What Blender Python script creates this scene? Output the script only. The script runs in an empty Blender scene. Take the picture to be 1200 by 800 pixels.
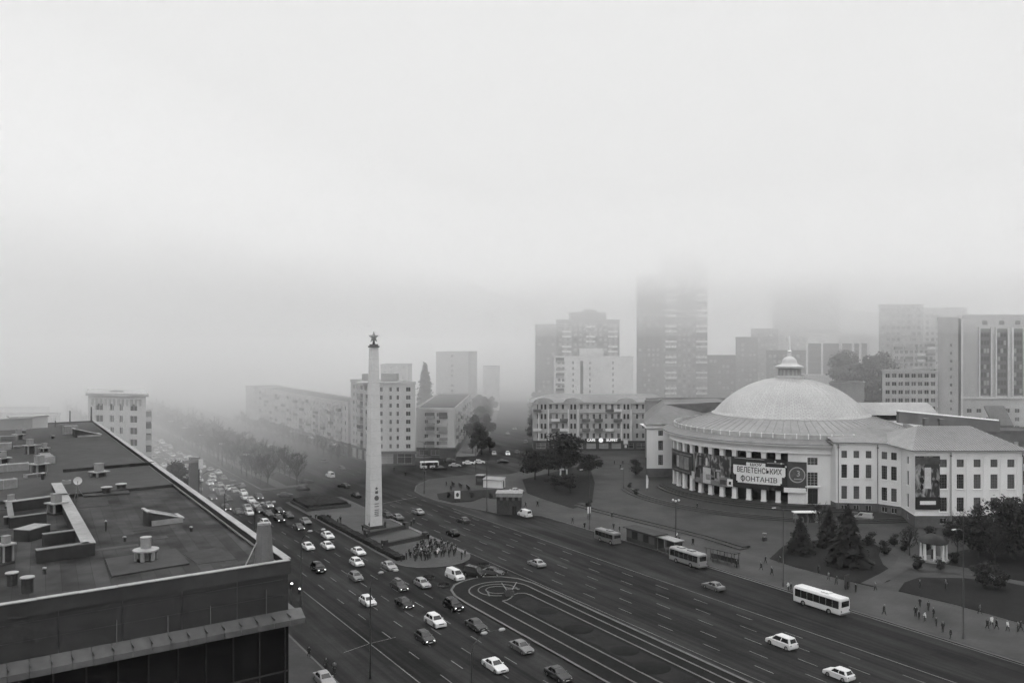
HAZE, BANK, EXPO = .0001, .0050, 1.13
import bpy, bmesh, math, random
from mathutils import Vector, Matrix
random.seed(7)
C = bpy.context.scene.collection
R = math.radians
HC, FPX = 45.0, 1000.0                      # camera height (m), focal length for a 1200 px wide frame
D = Vector((-.524, .852)); N = Vector((.852, .524))   # along the avenue (away), across it (to the right)
ROAD_ANG = math.atan2(D.y, D.x)

def G(px, py, z=0.0):
    y = FPX * (HC - z) / (py - 400.0)
    return Vector(((px - 600.0) / FPX * y, y, z))
def ST(s, t, z=0.0):
    p = D * s + N * t
    return Vector((p.x, p.y, z))
def to_st(p):
    v = Vector((p[0], p[1])); return v.dot(D), v.dot(N)
ORD = ['first','second','third','fourth','fifth','sixth','seventh','eighth','ninth','tenth','eleventh','twelfth','thirteenth',
       'fourteenth','fifteenth','sixteenth','seventeenth','eighteenth','nineteenth','twentieth','twenty-first','twenty-second',
       'twenty-third','twenty-fourth','twenty-fifth','twenty-sixth','twenty-seventh','twenty-eighth','twenty-ninth','thirtieth',
       'thirty-first','thirty-second','thirty-third','thirty-fourth','thirty-fifth','thirty-sixth','thirty-seventh','thirty-eighth',
       'thirty-ninth','fortieth','forty-first','forty-second','forty-third','forty-fourth','forty-fifth']

# ---------------------------------------------------------------- materials (everything is neutral: the photograph is black and white)
MATS = {}
def mat(name, v, rough=.7, var=.25, scale=1.0, metal=0.0, bump=0.0, emit=0.0, streak=None, spec=.15):
    if name in MATS: return MATS[name]
    m = bpy.data.materials.new(name); m.use_nodes = True
    nt = m.node_tree; b = nt.nodes['Principled BSDF']
    b.inputs['Roughness'].default_value = rough
    b.inputs['Metallic'].default_value = metal
    b.inputs['Specular IOR Level'].default_value = spec
    if var > 0:
        tc = nt.nodes.new('ShaderNodeTexCoord')
        src = tc.outputs['Object']
        if streak:
            mp = nt.nodes.new('ShaderNodeMapping'); mp.inputs['Scale'].default_value = streak
            nt.links.new(src, mp.inputs['Vector']); src = mp.outputs['Vector']
        n1 = nt.nodes.new('ShaderNodeTexNoise'); n1.inputs['Scale'].default_value = scale; n1.inputs['Detail'].default_value = 8
        n1.inputs['Roughness'].default_value = .65
        nt.links.new(src, n1.inputs['Vector'])
        n2 = nt.nodes.new('ShaderNodeTexNoise'); n2.inputs['Scale'].default_value = scale * 0.13; n2.inputs['Detail'].default_value = 5
        nt.links.new(src, n2.inputs['Vector'])
        mx = nt.nodes.new('ShaderNodeMath'); mx.operation = 'ADD'
        nt.links.new(n1.outputs['Fac'], mx.inputs[0]); nt.links.new(n2.outputs['Fac'], mx.inputs[1])
        mr = nt.nodes.new('ShaderNodeMapRange')
        mr.inputs['From Min'].default_value = .65; mr.inputs['From Max'].default_value = 1.35
        mr.inputs['To Min'].default_value = v * (1 - var); mr.inputs['To Max'].default_value = v * (1 + var)
        nt.links.new(mx.outputs[0], mr.inputs['Value'])
        nt.links.new(mr.outputs[0], b.inputs['Base Color'])
        if bump > 0:
            bp = nt.nodes.new('ShaderNodeBump'); bp.inputs['Strength'].default_value = bump; bp.inputs['Distance'].default_value = .05
            nt.links.new(n1.outputs['Fac'], bp.inputs['Height']); nt.links.new(bp.outputs[0], b.inputs['Normal'])
    else:
        b.inputs['Base Color'].default_value = (v, v, v, 1)
    if emit > 0:
        b.inputs['Emission Color'].default_value = (1, 1, 1, 1)
        b.inputs['Emission Strength'].default_value = emit
    MATS[name] = m
    return m

def brickmat(name, v, v2, mortar, scale, wid, hei, rough=.75, msize=.02, rot=0.0, lo=.65, hi=1.3, ns=.12):
    """slabs / panels / seams: brick texture in object space"""
    m = bpy.data.materials.new(name); m.use_nodes = True
    nt = m.node_tree; b = nt.nodes['Principled BSDF']; b.inputs['Roughness'].default_value = rough; b.inputs['Specular IOR Level'].default_value = .12
    tc = nt.nodes.new('ShaderNodeTexCoord'); mp = nt.nodes.new('ShaderNodeMapping'); mp.inputs['Rotation'].default_value = (0, 0, rot)
    br = nt.nodes.new('ShaderNodeTexBrick'); br.inputs['Scale'].default_value = scale
    br.inputs['Brick Width'].default_value = wid; br.inputs['Row Height'].default_value = hei; br.inputs['Mortar Size'].default_value = msize
    br.inputs['Color1'].default_value = (v, v, v, 1); br.inputs['Color2'].default_value = (v2, v2, v2, 1); br.inputs['Mortar'].default_value = (mortar,) * 3 + (1,)
    nt.links.new(tc.outputs['Object'], mp.inputs[0]); nt.links.new(mp.outputs[0], br.inputs['Vector'])
    no = nt.nodes.new('ShaderNodeTexNoise'); no.inputs['Scale'].default_value = ns; no.inputs['Detail'].default_value = 9
    nt.links.new(tc.outputs['Object'], no.inputs['Vector'])
    mr = nt.nodes.new('ShaderNodeMapRange'); mr.inputs['From Min'].default_value = .3; mr.inputs['From Max'].default_value = .7
    mr.inputs['To Min'].default_value = lo; mr.inputs['To Max'].default_value = hi
    nt.links.new(no.outputs['Fac'], mr.inputs['Value'])
    mu = nt.nodes.new('ShaderNodeMix'); mu.data_type = 'RGBA'; mu.blend_type = 'MULTIPLY'; mu.inputs['Factor'].default_value = 1
    nt.links.new(br.outputs['Color'], mu.inputs['A']); nt.links.new(mr.outputs[0], mu.inputs['B'])
    nt.links.new(mu.outputs['Result'], b.inputs['Base Color'])
    MATS[name] = m
    return m

M = dict(
    ground=mat('ground', .17, .95, .3, .6, spec=.1),
    paint=mat('road_paint', .135, .7, .6, 1.2),
    kerb=mat('kerb_stone', .10, .8, .3, 2.0),
    paving=brickmat('paving_slabs', .047, .040, .028, 1.0, 1.2, .8, .7),
    plaza=brickmat('plaza_slabs', .068, .058, .04, 1.0, 1.5, 1.5, .6),
    strip=brickmat('pale_slabs', .058, .050, .036, 1.0, 1.0, .6, .7),
    terrace=mat('terrace_stone', .034, .7, .3, .8),
    grass=mat('grass', .011, .95, .5, 2.2, bump=.6),
    soil=mat('flower_bed_soil', .008, .95, .6, 1.5, bump=.6),
    hedge=mat('hedge_leaves', .013, .9, .6, 4.0, bump=.8),
    edging=mat('pale_edging', .13, .8, .35, 2.0),
    granite=mat('dark_granite', .05, .6, .4, 2.0),
    white=mat('white_render', .66, .8, .16, .35),
    cream=mat('cream_plaster', .50, .85, .16, .3, streak=(1, 1, .3)),
    pale=mat('pale_brick', .42, .85, .18, .4, streak=(1, 1, .4)),
    grey=mat('grey_panel', .30, .85, .2, .4, streak=(1, 1, .4)),
    dgrey=mat('dark_panel', .15, .85, .25, .4),
    base=mat('plinth_stone', .12, .85, .3, .8),
    shop=mat('shopfront_dark', .07, .5, .5, .8),
    roofmetal=mat('roof_sheet', .26, .55, .2, .5, streak=(1, 1, 1)),
    roofdark=mat('roof_tar', .10, .85, .4, .8),
    glass=mat('glass_dark', .035, .12, 0, spec=.5),
    glass2=mat('glass_grey', .11, .25, 0, spec=.5),
    glass3=mat('glass_curtained', .32, .5, 0),
    frame=mat('window_frame', .55, .6, 0),
    polegrey=mat('pole_grey', .075, .6, .1, 3), edging_light=mat('lamp_housing', .36, .5, .05, 3),
    darkmetal=mat('dark_metal', .05, .5, 0),
    metal=mat('grey_metal', .16, .45, .15, 3, metal=.2),
    zinc=mat('zinc_sheet', .34, .42, .25, 2.5, metal=.35),
    concrete=mat('concrete', .26, .9, .3, 1.2),
    bark=mat('bark', .045, .95, .4, 4),
    twig=mat('twigs', .024, .95, .3, 2),
    leaf=mat('leaves_dark', .022, .8, .55, 1.2),
    leaf2=mat('leaves_mid', .036, .8, .55, 1.2),
    needle=mat('spruce_needles', .018, .9, .5, 2.0),
    tyre=mat('tyre_rubber', .02, .9, 0),
    rim=mat('wheel_rim', .35, .35, 0, metal=.6),
    carglass=mat('car_glass', .02, .08, 0, spec=.6),
    lamp_on=mat('headlamp_lit', .8, .3, 0, emit=2.2),
    lamp_off=mat('headlamp_glass', .55, .15, 0),
    tail=mat('tail_lamp', .12, .3, 0),
    plate=mat('number_plate', .6, .5, 0),
    c_white=mat('paint_white', .60, .28, .05, 3), c_silver=mat('paint_silver', .30, .3, .06, 3, metal=.3),
    c_grey=mat('paint_grey', .17, .3, .08, 3, metal=.2), c_dark=mat('paint_charcoal', .055, .28, .1, 3),
    c_black=mat('paint_black', .022, .22, .1, 3),
    skin=mat('skin', .24, .6, 0), hair=mat('hair', .03, .8, 0), hair2=mat('hair_fair', .2, .8, 0),
    k_black=mat('coat_black', .022, .9, 0), k_dark=mat('coat_dark_grey', .035, .9, 0), k_grey=mat('coat_grey', .10, .9, 0),
    k_white=mat('coat_white', .62, .9, 0), trousers=mat('trousers_dark', .03, .9, 0),
)

def asphalt():
    """asphalt with tyre-polished tracks along the avenue, repair patches and stains"""
    m = mat('asphalt', .0175, .9, .34, 1.4, bump=.15, spec=.06); nt = m.node_tree; b = nt.nodes['Principled BSDF']
    src = b.inputs['Base Color'].links[0].from_socket
    tc = nt.nodes.new('ShaderNodeTexCoord'); mp = nt.nodes.new('ShaderNodeMapping'); mp.vector_type = 'POINT'; mp.inputs['Rotation'].default_value = (0, 0, -ROAD_ANG)
    nt.links.new(tc.outputs['Object'], mp.inputs[0])
    def noise(scale, vec, detail=4):
        s2 = nt.nodes.new('ShaderNodeMapping'); s2.inputs['Scale'].default_value = vec; nt.links.new(mp.outputs[0], s2.inputs[0])
        n = nt.nodes.new('ShaderNodeTexNoise'); n.inputs['Scale'].default_value = scale; n.inputs['Detail'].default_value = detail; nt.links.new(s2.outputs[0], n.inputs['Vector']); return n.outputs['Fac']
    def rng(sock, a, c, lo, hi):
        r = nt.nodes.new('ShaderNodeMapRange'); r.inputs['From Min'].default_value = a; r.inputs['From Max'].default_value = c; r.inputs['To Min'].default_value = lo; r.inputs['To Max'].default_value = hi; nt.links.new(sock, r.inputs['Value']); return r.outputs[0]
    def mul(a, c):
        q = nt.nodes.new('ShaderNodeMath'); q.operation = 'MULTIPLY'; nt.links.new(a, q.inputs[0]); nt.links.new(c, q.inputs[1]); return q.outputs[0]
    tracks = rng(noise(1.0, (.012, .75, 1), 2), .38, .62, .72, 1.38)
    seams = rng(noise(.9, (.03, 2.4, 1), 3), .4, .6, .88, 1.14)
    vo = nt.nodes.new('ShaderNodeTexVoronoi'); vo.inputs['Scale'].default_value = 1; s2 = nt.nodes.new('ShaderNodeMapping'); s2.inputs['Scale'].default_value = (.06, .22, 1); nt.links.new(mp.outputs[0], s2.inputs[0]); nt.links.new(s2.outputs[0], vo.inputs['Vector']); vo.distance = 'CHEBYCHEV'
    sep = nt.nodes.new('ShaderNodeSeparateColor'); nt.links.new(vo.outputs['Color'], sep.inputs[0])
    patch = rng(sep.outputs[0], .78, .8, 1.0, .74)
    out = mul(mul(mul(src, tracks), seams), patch); nt.links.new(out, b.inputs['Base Color'])
    rr = rng(noise(.25, (.1, .6, 1), 4), .4, .65, .9, .55); nt.links.new(rr, b.inputs['Roughness'])
    return m
M['road'] = asphalt()

# ---------------------------------------------------------------- mesh builder
class MB:
    def __init__(self): self.v = []; self.f = []; self.mi = []
    def add(self, vs, fs, mi=0):
        o = len(self.v); self.v += [tuple(x) for x in vs]
        self.f += [tuple(i + o for i in f) for f in fs]; self.mi += [mi] * len(fs)
        return self
    def quad(self, a, b, c, d, mi=0): return self.add([a, b, c, d], [(0, 1, 2, 3)], mi)
    def box(self, c, s, rz=0, mi=0):
        hx, hy, hz = s[0] / 2, s[1] / 2, s[2] / 2; ca, sa = math.cos(rz), math.sin(rz)
        vs = []
        for dz in (-hz, hz):
            for dx, dy in ((-hx, -hy), (hx, -hy), (hx, hy), (-hx, hy)):
                vs.append((c[0] + dx * ca - dy * sa, c[1] + dx * sa + dy * ca, c[2] + dz))
        return self.add(vs, [(3, 2, 1, 0), (4, 5, 6, 7), (0, 1, 5, 4), (1, 2, 6, 5), (2, 3, 7, 6), (3, 0, 4, 7)], mi)
    def prism(self, poly, z0, z1, mi=0, cap_bottom=True):
        n = len(poly); vs = [(p[0], p[1], z0) for p in poly] + [(p[0], p[1], z1) for p in poly]
        fs = [(i, (i + 1) % n, n + (i + 1) % n, n + i) for i in range(n)] + [tuple(range(n, 2 * n))]
        if cap_bottom: fs.append(tuple(range(n - 1, -1, -1)))
        return self.add(vs, fs, mi)
    def cyl(self, x, y, z0, z1, r0, r1=None, n=10, mi=0):
        r1 = r0 if r1 is None else r1
        a = [2 * math.pi * i / n for i in range(n)]
        vs = [(x + r0 * math.cos(t), y + r0 * math.sin(t), z0) for t in a] + [(x + r1 * math.cos(t), y + r1 * math.sin(t), z1) for t in a]
        return self.add(vs, [(i, (i + 1) % n, n + (i + 1) % n, n + i) for i in range(n)] + [tuple(range(n, 2 * n)), tuple(range(n - 1, -1, -1))], mi)
    def lathe(self, prof, x=0, y=0, n=24, a0=0, a1=2 * math.pi, mi=0):
        full = abs(a1 - a0 - 2 * math.pi) < 1e-6; k = n if full else n + 1
        vs = []
        for r, z in prof:
            for i in range(k):
                t = a0 + (a1 - a0) * i / n; vs.append((x + r * math.cos(t), y + r * math.sin(t), z))
        fs = []
        for j in range(len(prof) - 1):
            for i in range(n):
                i2 = (i + 1) % k; fs.append((j * k + i, j * k + i2, (j + 1) * k + i2, (j + 1) * k + i))
        return self.add(vs, fs, mi)
    def tube(self, pts, rs, n=6, mi=0):
        pts = [Vector(p) for p in pts]
        if not isinstance(rs, (list, tuple)): rs = [rs] * len(pts)
        vs, fs = [], []
        for i, p in enumerate(pts):
            d = (pts[min(i + 1, len(pts) - 1)] - pts[max(i - 1, 0)]).normalized()
            u = d.orthogonal().normalized() if abs(d.z) < .999 else Vector((1, 0, 0))
            if abs(d.z) < .999: u = d.cross(Vector((0, 0, 1))).normalized()
            w = d.cross(u)
            for k in range(n):
                a = 2 * math.pi * k / n; vs.append(p + (u * math.cos(a) + w * math.sin(a)) * rs[i])
        for i in range(len(pts) - 1):
            for k in range(n):
                k2 = (k + 1) % n; fs.append((i * n + k, i * n + k2, (i + 1) * n + k2, (i + 1) * n + k))
        fs += [tuple(range(n - 1, -1, -1)), tuple(range((len(pts) - 1) * n, len(pts) * n))]
        return self.add(vs, fs, mi)
    def ribbon(self, pts, w, z, mi=0, h=0):
        """flat strip (or low kerb when h > 0) along a polyline of xy points"""
        P = [Vector((p[0], p[1])) for p in pts]; L, Rr = [], []
        for i, p in enumerate(P):
            d = (P[min(i + 1, len(P) - 1)] - P[max(i - 1, 0)]).normalized(); nn = Vector((-d.y, d.x)) * w / 2
            L.append(p + nn); Rr.append(p - nn)
        n = len(P); vs = [(p.x, p.y, z + h) for p in L] + [(p.x, p.y, z + h) for p in Rr]
        fs = [(n + i, n + i + 1, i + 1, i) for i in range(n - 1)]
        if h > 0:
            vs += [(p.x, p.y, z) for p in L] + [(p.x, p.y, z) for p in Rr]
            for i in range(n - 1):
                fs += [(i, i + 1, 2 * n + i + 1, 2 * n + i), (n + i + 1, n + i, 3 * n + i, 3 * n + i + 1)]
            fs += [(0, 2 * n, 3 * n, n), (n - 1, 2 * n - 1, 4 * n - 1, 3 * n - 1)]
        return self.add(vs, fs, mi)
    def mesh(self, name, mats, smooth=False, sub=None):
        me = bpy.data.meshes.new(name)
        vs = self.v if sub is None else [(x - sub[0], y - sub[1], z - sub[2]) for x, y, z in self.v]
        me.from_pydata(vs, [], self.f)
        if not isinstance(mats, (list, tuple)): mats = [mats]
        for m in mats: me.materials.append(m)
        me.polygons.foreach_set('material_index', self.mi)
        if smooth: me.polygons.foreach_set('use_smooth', [True] * len(self.f))
        me.update()
        return me
    def build(self, name, mats, parent=None, smooth=False, world=False):
        """link as one object; world=True: vertices are in world space although parent stands elsewhere"""
        sub = None
        if world and parent:
            sub = Vector((0, 0, 0)); q = parent
            while q: sub = sub + q.location; q = q.parent
        o = bpy.data.objects.new(name, self.mesh(name, mats, smooth, sub)); C.objects.link(o)
        if parent: o.parent = parent
        return o

def thing(name, label, cat, loc=(0, 0, 0), rz=0, group=None):
    o = bpy.data.objects.new(name, None); C.objects.link(o); o.empty_display_size = .3
    o.location = loc; o.rotation_euler = (0, 0, rz)
    o['label'] = label; o['category'] = cat
    if group: o['group'] = group
    return o
def tag(o, label, cat, group=None, kind=None):
    if label: o['label'] = label
    if cat: o['category'] = cat
    if group: o['group'] = group
    if kind: o['kind'] = kind
    return o
def structure(name, mb, m, smooth=False):
    o = mb.build(name, m, None, smooth); o['kind'] = 'structure'; return o
def linkdup(o, parent=None):
    c = o.copy(); C.objects.link(c)
    if parent is not None: c.parent = parent
    return c
def dup(root, loc, rz=0, label=None, group=None, paint=None, cat=None, swap=None):
    """copy a thing with its parts and sub-parts; paint: {part stem: material}"""
    r = root.copy(); C.objects.link(r); r.location = loc; r.rotation_euler = (0, 0, rz)
    if label: r['label'] = label
    if group: r['group'] = group
    if cat: r['category'] = cat
    def rec(src, dst):
        st = src.name.split('.')[0]
        if paint and st in paint and dst.type == 'MESH':
            dst.material_slots[0].link = 'OBJECT'; dst.material_slots[0].material = paint[st]
        for ch in list(src.children):
            c = ch.copy(); C.objects.link(c); c.parent = dst; rec(ch, c)
    rec(root, r)
    return r
def setmat(o, m, slot=0):
    o.material_slots[slot].link = 'OBJECT'; o.material_slots[slot].material = m

def text_mb(body, size, extrude=.04, align='CENTER', bold=0.0, sx=1.0):
    """a line of lettering as a mesh in the xy plane: list of verts and faces"""
    cu = bpy.data.curves.new('lettering', 'FONT'); cu.body = body; cu.size = size; cu.extrude = extrude
    cu.align_x = align; cu.align_y = 'CENTER'; cu.offset = bold; cu.resolution_u = 2
    o = bpy.data.objects.new('lettering', cu); C.objects.link(o)
    dg = bpy.context.evaluated_depsgraph_get(); dg.update()
    me = bpy.data.meshes.new_from_object(o.evaluated_get(dg))
    vs = [(v.co.x * sx, v.co.y, v.co.z) for v in me.vertices]; fs = [tuple(p.vertices) for p in me.polygons]
    bpy.data.objects.remove(o); bpy.data.meshes.remove(me); bpy.data.curves.remove(cu)
    return vs, fs

# ---------------------------------------------------------------- facades with real openings
WIN = {}
def window_mesh(w, h, style='cross'):
    k = (round(w, 2), round(h, 2), style)
    if k in WIN: return WIN[k]
    mb = MB()
    mb.quad((-w / 2, 0, 0), (w / 2, 0, 0), (w / 2, 0, h), (-w / 2, 0, h), 0)
    fw = .07
    def bar(x0, x1, z0, z1):
        mb.box(((x0 + x1) / 2, -.02, (z0 + z1) / 2), (x1 - x0, .06, z1 - z0), 0, 1)
    if style != 'bare':
        bar(-w / 2, w / 2, 0, fw); bar(-w / 2, w / 2, h - fw, h); bar(-w / 2, -w / 2 + fw, fw, h - fw); bar(w / 2 - fw, w / 2, fw, h - fw)
        if style == 'cross':
            bar(-fw / 2, fw / 2, fw, h - fw)
            if h > 2.2: bar(-w / 2 + fw, -fw / 2, h * .66, h * .66 + fw); bar(fw / 2, w / 2 - fw, h * .66, h * .66 + fw)
        elif style == 'grid':
            for i in (1, 2): bar(-w / 2 + w * i / 3 - .03, -w / 2 + w * i / 3 + .03, fw, h - fw)
            for i in range(1, 5): bar(-w / 2 + fw, w / 2 - fw, h * i / 5 - .02, h * i / 5 + .02)
    me = mb.mesh('window', [M['glass'], M['frame']])
    WIN[k] = me
    return me

def facade(mb, p0, p1, z0, z1, us, zs, recess=.25, mi=0, skip=None):
    """wall p0->p1 (outward normal on the right hand) with openings us x zs; returns [(pos, ang, w, h)]"""
    p0, p1 = Vector((p0[0], p0[1])), Vector((p1[0], p1[1])); d = (p1 - p0); L = d.length; d = d / L
    nrm = Vector((d.y, -d.x)); ang = math.atan2(d.y, d.x)
    def P(u, z, dep=0): q = p0 + d * u - nrm * dep; return (q.x, q.y, z)
    us = [u for u in us if 0 < u[0] and u[1] < L]
    ub = [0] + [x for u in us for x in u] + [L]; zb = [z0] + [x for z in zs for x in z] + [z1]
    out = []
    for i in range(len(ub) - 1):
        for j in range(len(zb) - 1):
            u0, u1, a, b = ub[i], ub[i + 1], zb[j], zb[j + 1]
            if u1 - u0 < 1e-4 or b - a < 1e-4: continue
            if i % 2 and j % 2 and not (skip and skip((i - 1) // 2, (j - 1) // 2)):
                r = recess
                mb.quad(P(u0, a), P(u0, a, r), P(u0, b, r), P(u0, b), mi); mb.quad(P(u1, a, r), P(u1, a), P(u1, b), P(u1, b, r), mi)
                mb.quad(P(u0, b), P(u0, b, r), P(u1, b, r), P(u1, b), mi); mb.quad(P(u0, a, r), P(u0, a), P(u1, a), P(u1, a, r), mi)
                q = p0 + d * ((u0 + u1) / 2) - nrm * r
                out.append((Vector((q.x, q.y, a)), ang, u1 - u0, b - a))
            else:
                mb.quad(P(u0, a), P(u1, a), P(u1, b), P(u0, b), mi)
    return out

def spread_u(L, n, w, m0=1.0, m1=1.0):
    st = (L - m0 - m1) / n
    return [(m0 + st * (i + .5) - w / 2, m0 + st * (i + .5) + w / 2) for i in range(n)]
def rows(z0, n, fh, sill, h): return [(z0 + fh * i + sill, z0 + fh * i + sill + h) for i in range(n)]

GL = None
def put_windows(parent, wins, style='cross', glass=('glass', 'glass', 'glass2', 'glass3'), cap=100, name='window', frame=None):
    """the first cap openings get a window object each, the rest one mesh of kind stuff"""
    have = sum(1 for c in parent.children if c.name.split('.')[0] == 'window')
    rest = MB()
    wins = list(wins)
    if len(wins) + have > cap: random.shuffle(wins)
    for k, (pos, ang, w, h) in enumerate(wins):
        if have + k < cap:
            o = bpy.data.objects.new(name, window_mesh(w, h, style)); C.objects.link(o)
            o.parent = parent; o.location = Vector(pos) - Vector(parent.location); o.rotation_euler = (0, 0, ang)
            g = random.choice(glass)
            if g != 'glass': setmat(o, M[g])
            if frame: setmat(o, M[frame], 1)
        else:
            ca, sa = math.cos(ang), math.sin(ang)
            mi = random.randrange(len(glass))
            rest.quad(*[(pos[0] + x * ca, pos[1] + x * sa, pos[2] + z) for x, z in ((-w / 2, 0), (w / 2, 0), (w / 2, h), (-w / 2, h))], mi)
    if rest.f:
        o = rest.build('window_grid', [M[g] for g in glass], parent, world=True); o['kind'] = 'stuff'
TOWARDS = math.atan2(-D.y, -D.x); AWAY = math.atan2(D.y, D.x)
# ================================================================ the setting: ground, roads, pavements, lawns
mb = MB(); mb.quad((-1500, -200, -.06), (1500, -200, -.06), (1500, 1500, -.06), (-1500, 1500, -.06)); structure('ground', mb, M['ground'])

def sheet(name, poly, z, m, kerb=None, kerb_w=.3):
    """a paved or grassed area: raised slab with the given outline (xy points)"""
    mb = MB(); P = [Vector((p[0], p[1])) for p in poly]
    area = sum(P[i].x * P[(i + 1) % len(P)].y - P[(i + 1) % len(P)].x * P[i].y for i in range(len(P)))
    if area < 0: P.reverse()
    mb.prism([(p.x, p.y) for p in P], -.05, z, 0, False)
    return structure(name, mb, m)
def kerb_line(pts, z, w=.32, h=.03):
    mb = MB(); mb.ribbon(pts, w, z, 0, h); return structure('kerb', mb, M['kerb'])
def arc(cx, cy, r, a0, a1, n): return [(cx + r * math.cos(a0 + (a1 - a0) * i / n), cy + r * math.sin(a0 + (a1 - a0) * i / n)) for i in range(n + 1)]
def st_poly(pts): return [tuple(ST(s, t).xy) for s, t in pts]

# avenue asphalt (one sheet from kerb to kerb)
mb = MB(); mb.prism(st_poly([(-60, 39.4), (-60, 123), (900, 120), (900, 39.4)]), -.05, 0, 0, False); structure('road', mb, M['road'])
# junction and side street asphalt
jx = [tuple(ST(180, 118).xy), tuple(ST(330, 118).xy), (-34, 330), (-14, 336), (-9, 450), (-9, 640), (26, 640), (22, 450), (13, 372), (13, 352), (60, 352), (60, 300)]
ar_ = sum(jx[i][0] * jx[(i + 1) % len(jx)][1] - jx[(i + 1) % len(jx)][0] * jx[i][1] for i in range(len(jx)))
mb = MB(); mb.prism(jx if ar_ > 0 else jx[::-1], -.055, -.006, 0, False); structure('side_street', mb, M['road'])
mb = MB(); mb.prism([(13, 352), (200, 352), (200, 366), (13, 366)], -.055, -.012, 0, False); structure('side_street', mb, M['road'])
# pavement in front of the department store
sheet('pavement', st_poly([(-60, 10), (-60, 39.4), (900, 39.4), (900, 10)]), .13, M['paving'])
kerb_line(st_poly([(-60, 39.3), (900, 39.3)]), .13)

# obelisk plaza on the median
nose = [(158, 70.6), (156, 71.2), (154, 73), (152.6, 76), (152.2, 79), (152.8, 82), (154.6, 84.6), (157, 86.2), (160, 87)]
plz = st_poly([(236, 87)] + [(236, 71)] + nose)
sheet('plaza', plz, .14, M['plaza'])
kerb_line(st_poly([(236, 71)] + nose + [(236, 87), (236, 71)]), .14)
# far median with its middle path
def median_end(s0, t0, t1, r):
    c = (t0 + t1) / 2
    return [(s0 + r * .0, t1), (s0 - r * .5, t1 - .8), (s0 - r * .5, t0 + .8), (s0, t0)]
mp = [(262, 86), (260.5, 84.6), (258, 72.6), (259.5, 70.8), (900, 70.8), (900, 86)]
sheet('median_path', st_poly(mp), .12, M['plaza'])
kerb_line(st_poly([(900, 70.8), (259.5, 70.8), (258, 72.6), (260.5, 84.6), (262, 86), (900, 86)]), .12)
sheet('lawn', st_poly([(262, 71.2), (261.5, 75.6), (900, 75.6), (900, 71.2)]), .17, M['grass'])
sheet('lawn', st_poly([(263, 79.4), (264, 85.4), (900, 85.4), (900, 79.4)]), .17, M['grass'])

# circus side: pavement, forecourt, lawns
fc_px = [(585, 602), (548, 595), (515, 588), (497, 582), (486, 576), (488, 569), (503, 562), (545, 557), (597, 556), (622, 550), (640, 541)]
fore = [tuple(G(*p).xy) for p in fc_px]
fore_poly = st_poly([(-60, 123), (120, 123), (183, 121.6)]) + fore + [(14, 345), (14, 352), (150, 352), (260, 300), (260, 60), (150, -60)]
sheet('forecourt', fore_poly, .12, M['paving'])
kerb_line(st_poly([(-60, 123.1), (120, 123.1), (183, 121.7)]) + fore, .12)
# pale pavement strip by the bus stops
sheet('pavement', st_poly([(-40, 124), (120, 124), (188, 123), (176, 136.5), (120, 137.2), (86, 139.5), (-40, 139.5)]), .135, M['strip'])
# low dark step strip between pavement and forecourt
mb = MB(); pts = [G(676, 592), G(700, 599), G(740, 609), G(790, 621), G(830, 631), G(872, 644)]
mb.ribbon([p.xy for p in pts], 2.6, .12, 0, .16); mb.ribbon([(p + Vector((.9, 1.4, 0))).xy for p in pts], 2.2, .12, 0, .34)
structure('step_strip', mb, M['terrace'])
# lawns
def lawn_px(px, z=.19): return sheet('lawn', [tuple(G(*p).xy) for p in px], z, M['grass'])
lawn_px([(612, 562), (690, 544), (697, 566), (694, 588), (672, 596), (640, 586), (618, 578)])
lawn_px([(514, 585), (530, 589), (552, 588), (566, 583), (590, 586), (606, 580), (588, 573), (553, 575), (530, 576), (512, 579)])
lawn_px([(902, 655), (928, 664), (985, 679), (1022, 688), (1042, 681), (1048, 672), (1035, 662), (1030, 651), (1034, 640), (1022, 634), (985, 632), (945, 634), (918, 640)])
lawn_px([(1053, 693), (1120, 709), (1180, 726), (1235, 741), (1260, 700), (1180, 683), (1130, 678), (1078, 677), (1060, 683)])
lawn_px([(1100, 660), (1148, 668), (1180, 678), (1260, 692), (1260, 640), (1175, 641), (1130, 645), (1108, 650)])
# sandy park paths
def path_px(px, w, z=.205):
    mb = MB(); mb.ribbon([G(*p).xy for p in px], w, z); return structure('path', mb, M['strip'])
path_px([(1018, 686), (1040, 675), (1058, 664), (1062, 654), (1046, 645), (1030, 637), (1012, 630)], 3.0)
path_px([(1058, 664), (1090, 668), (1130, 672), (1180, 681), (1240, 692)], 2.6, .2)
# circus terrace: a broad round platform with a few steps
CX, CY = 85.5, 263.0
mb = MB()
for r, z in ((52.5, .28), (51.2, .45), (49.9, .62)):
    mb.prism([(CX + r * math.cos(a), CY + r * math.sin(a)) for a in [math.pi * (1.02 + .62 * i / 48) for i in range(49)]] + [(CX, CY)], -.05, z)
for r, z in ((41.5, 1.0), (40.6, 1.35), (39.7, 1.7)):
    mb.prism([(CX + r * math.cos(a), CY + r * math.sin(a)) for a in [math.pi * (1.02 + .62 * i / 48) for i in range(49)]] + [(CX, CY)], -.05, z)
structure('terrace', mb, M['terrace'])
mb = MB()
mb.ribbon(arc(CX, CY, 49.6, math.pi * 1.03, math.pi * 1.62, 48), .5, .625)
mb.ribbon(arc(CX, CY, 41.2, math.pi * 1.03, math.pi * 1.62, 48), .45, 1.005)
structure('terrace_kerb', mb, M['kerb'])

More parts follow.
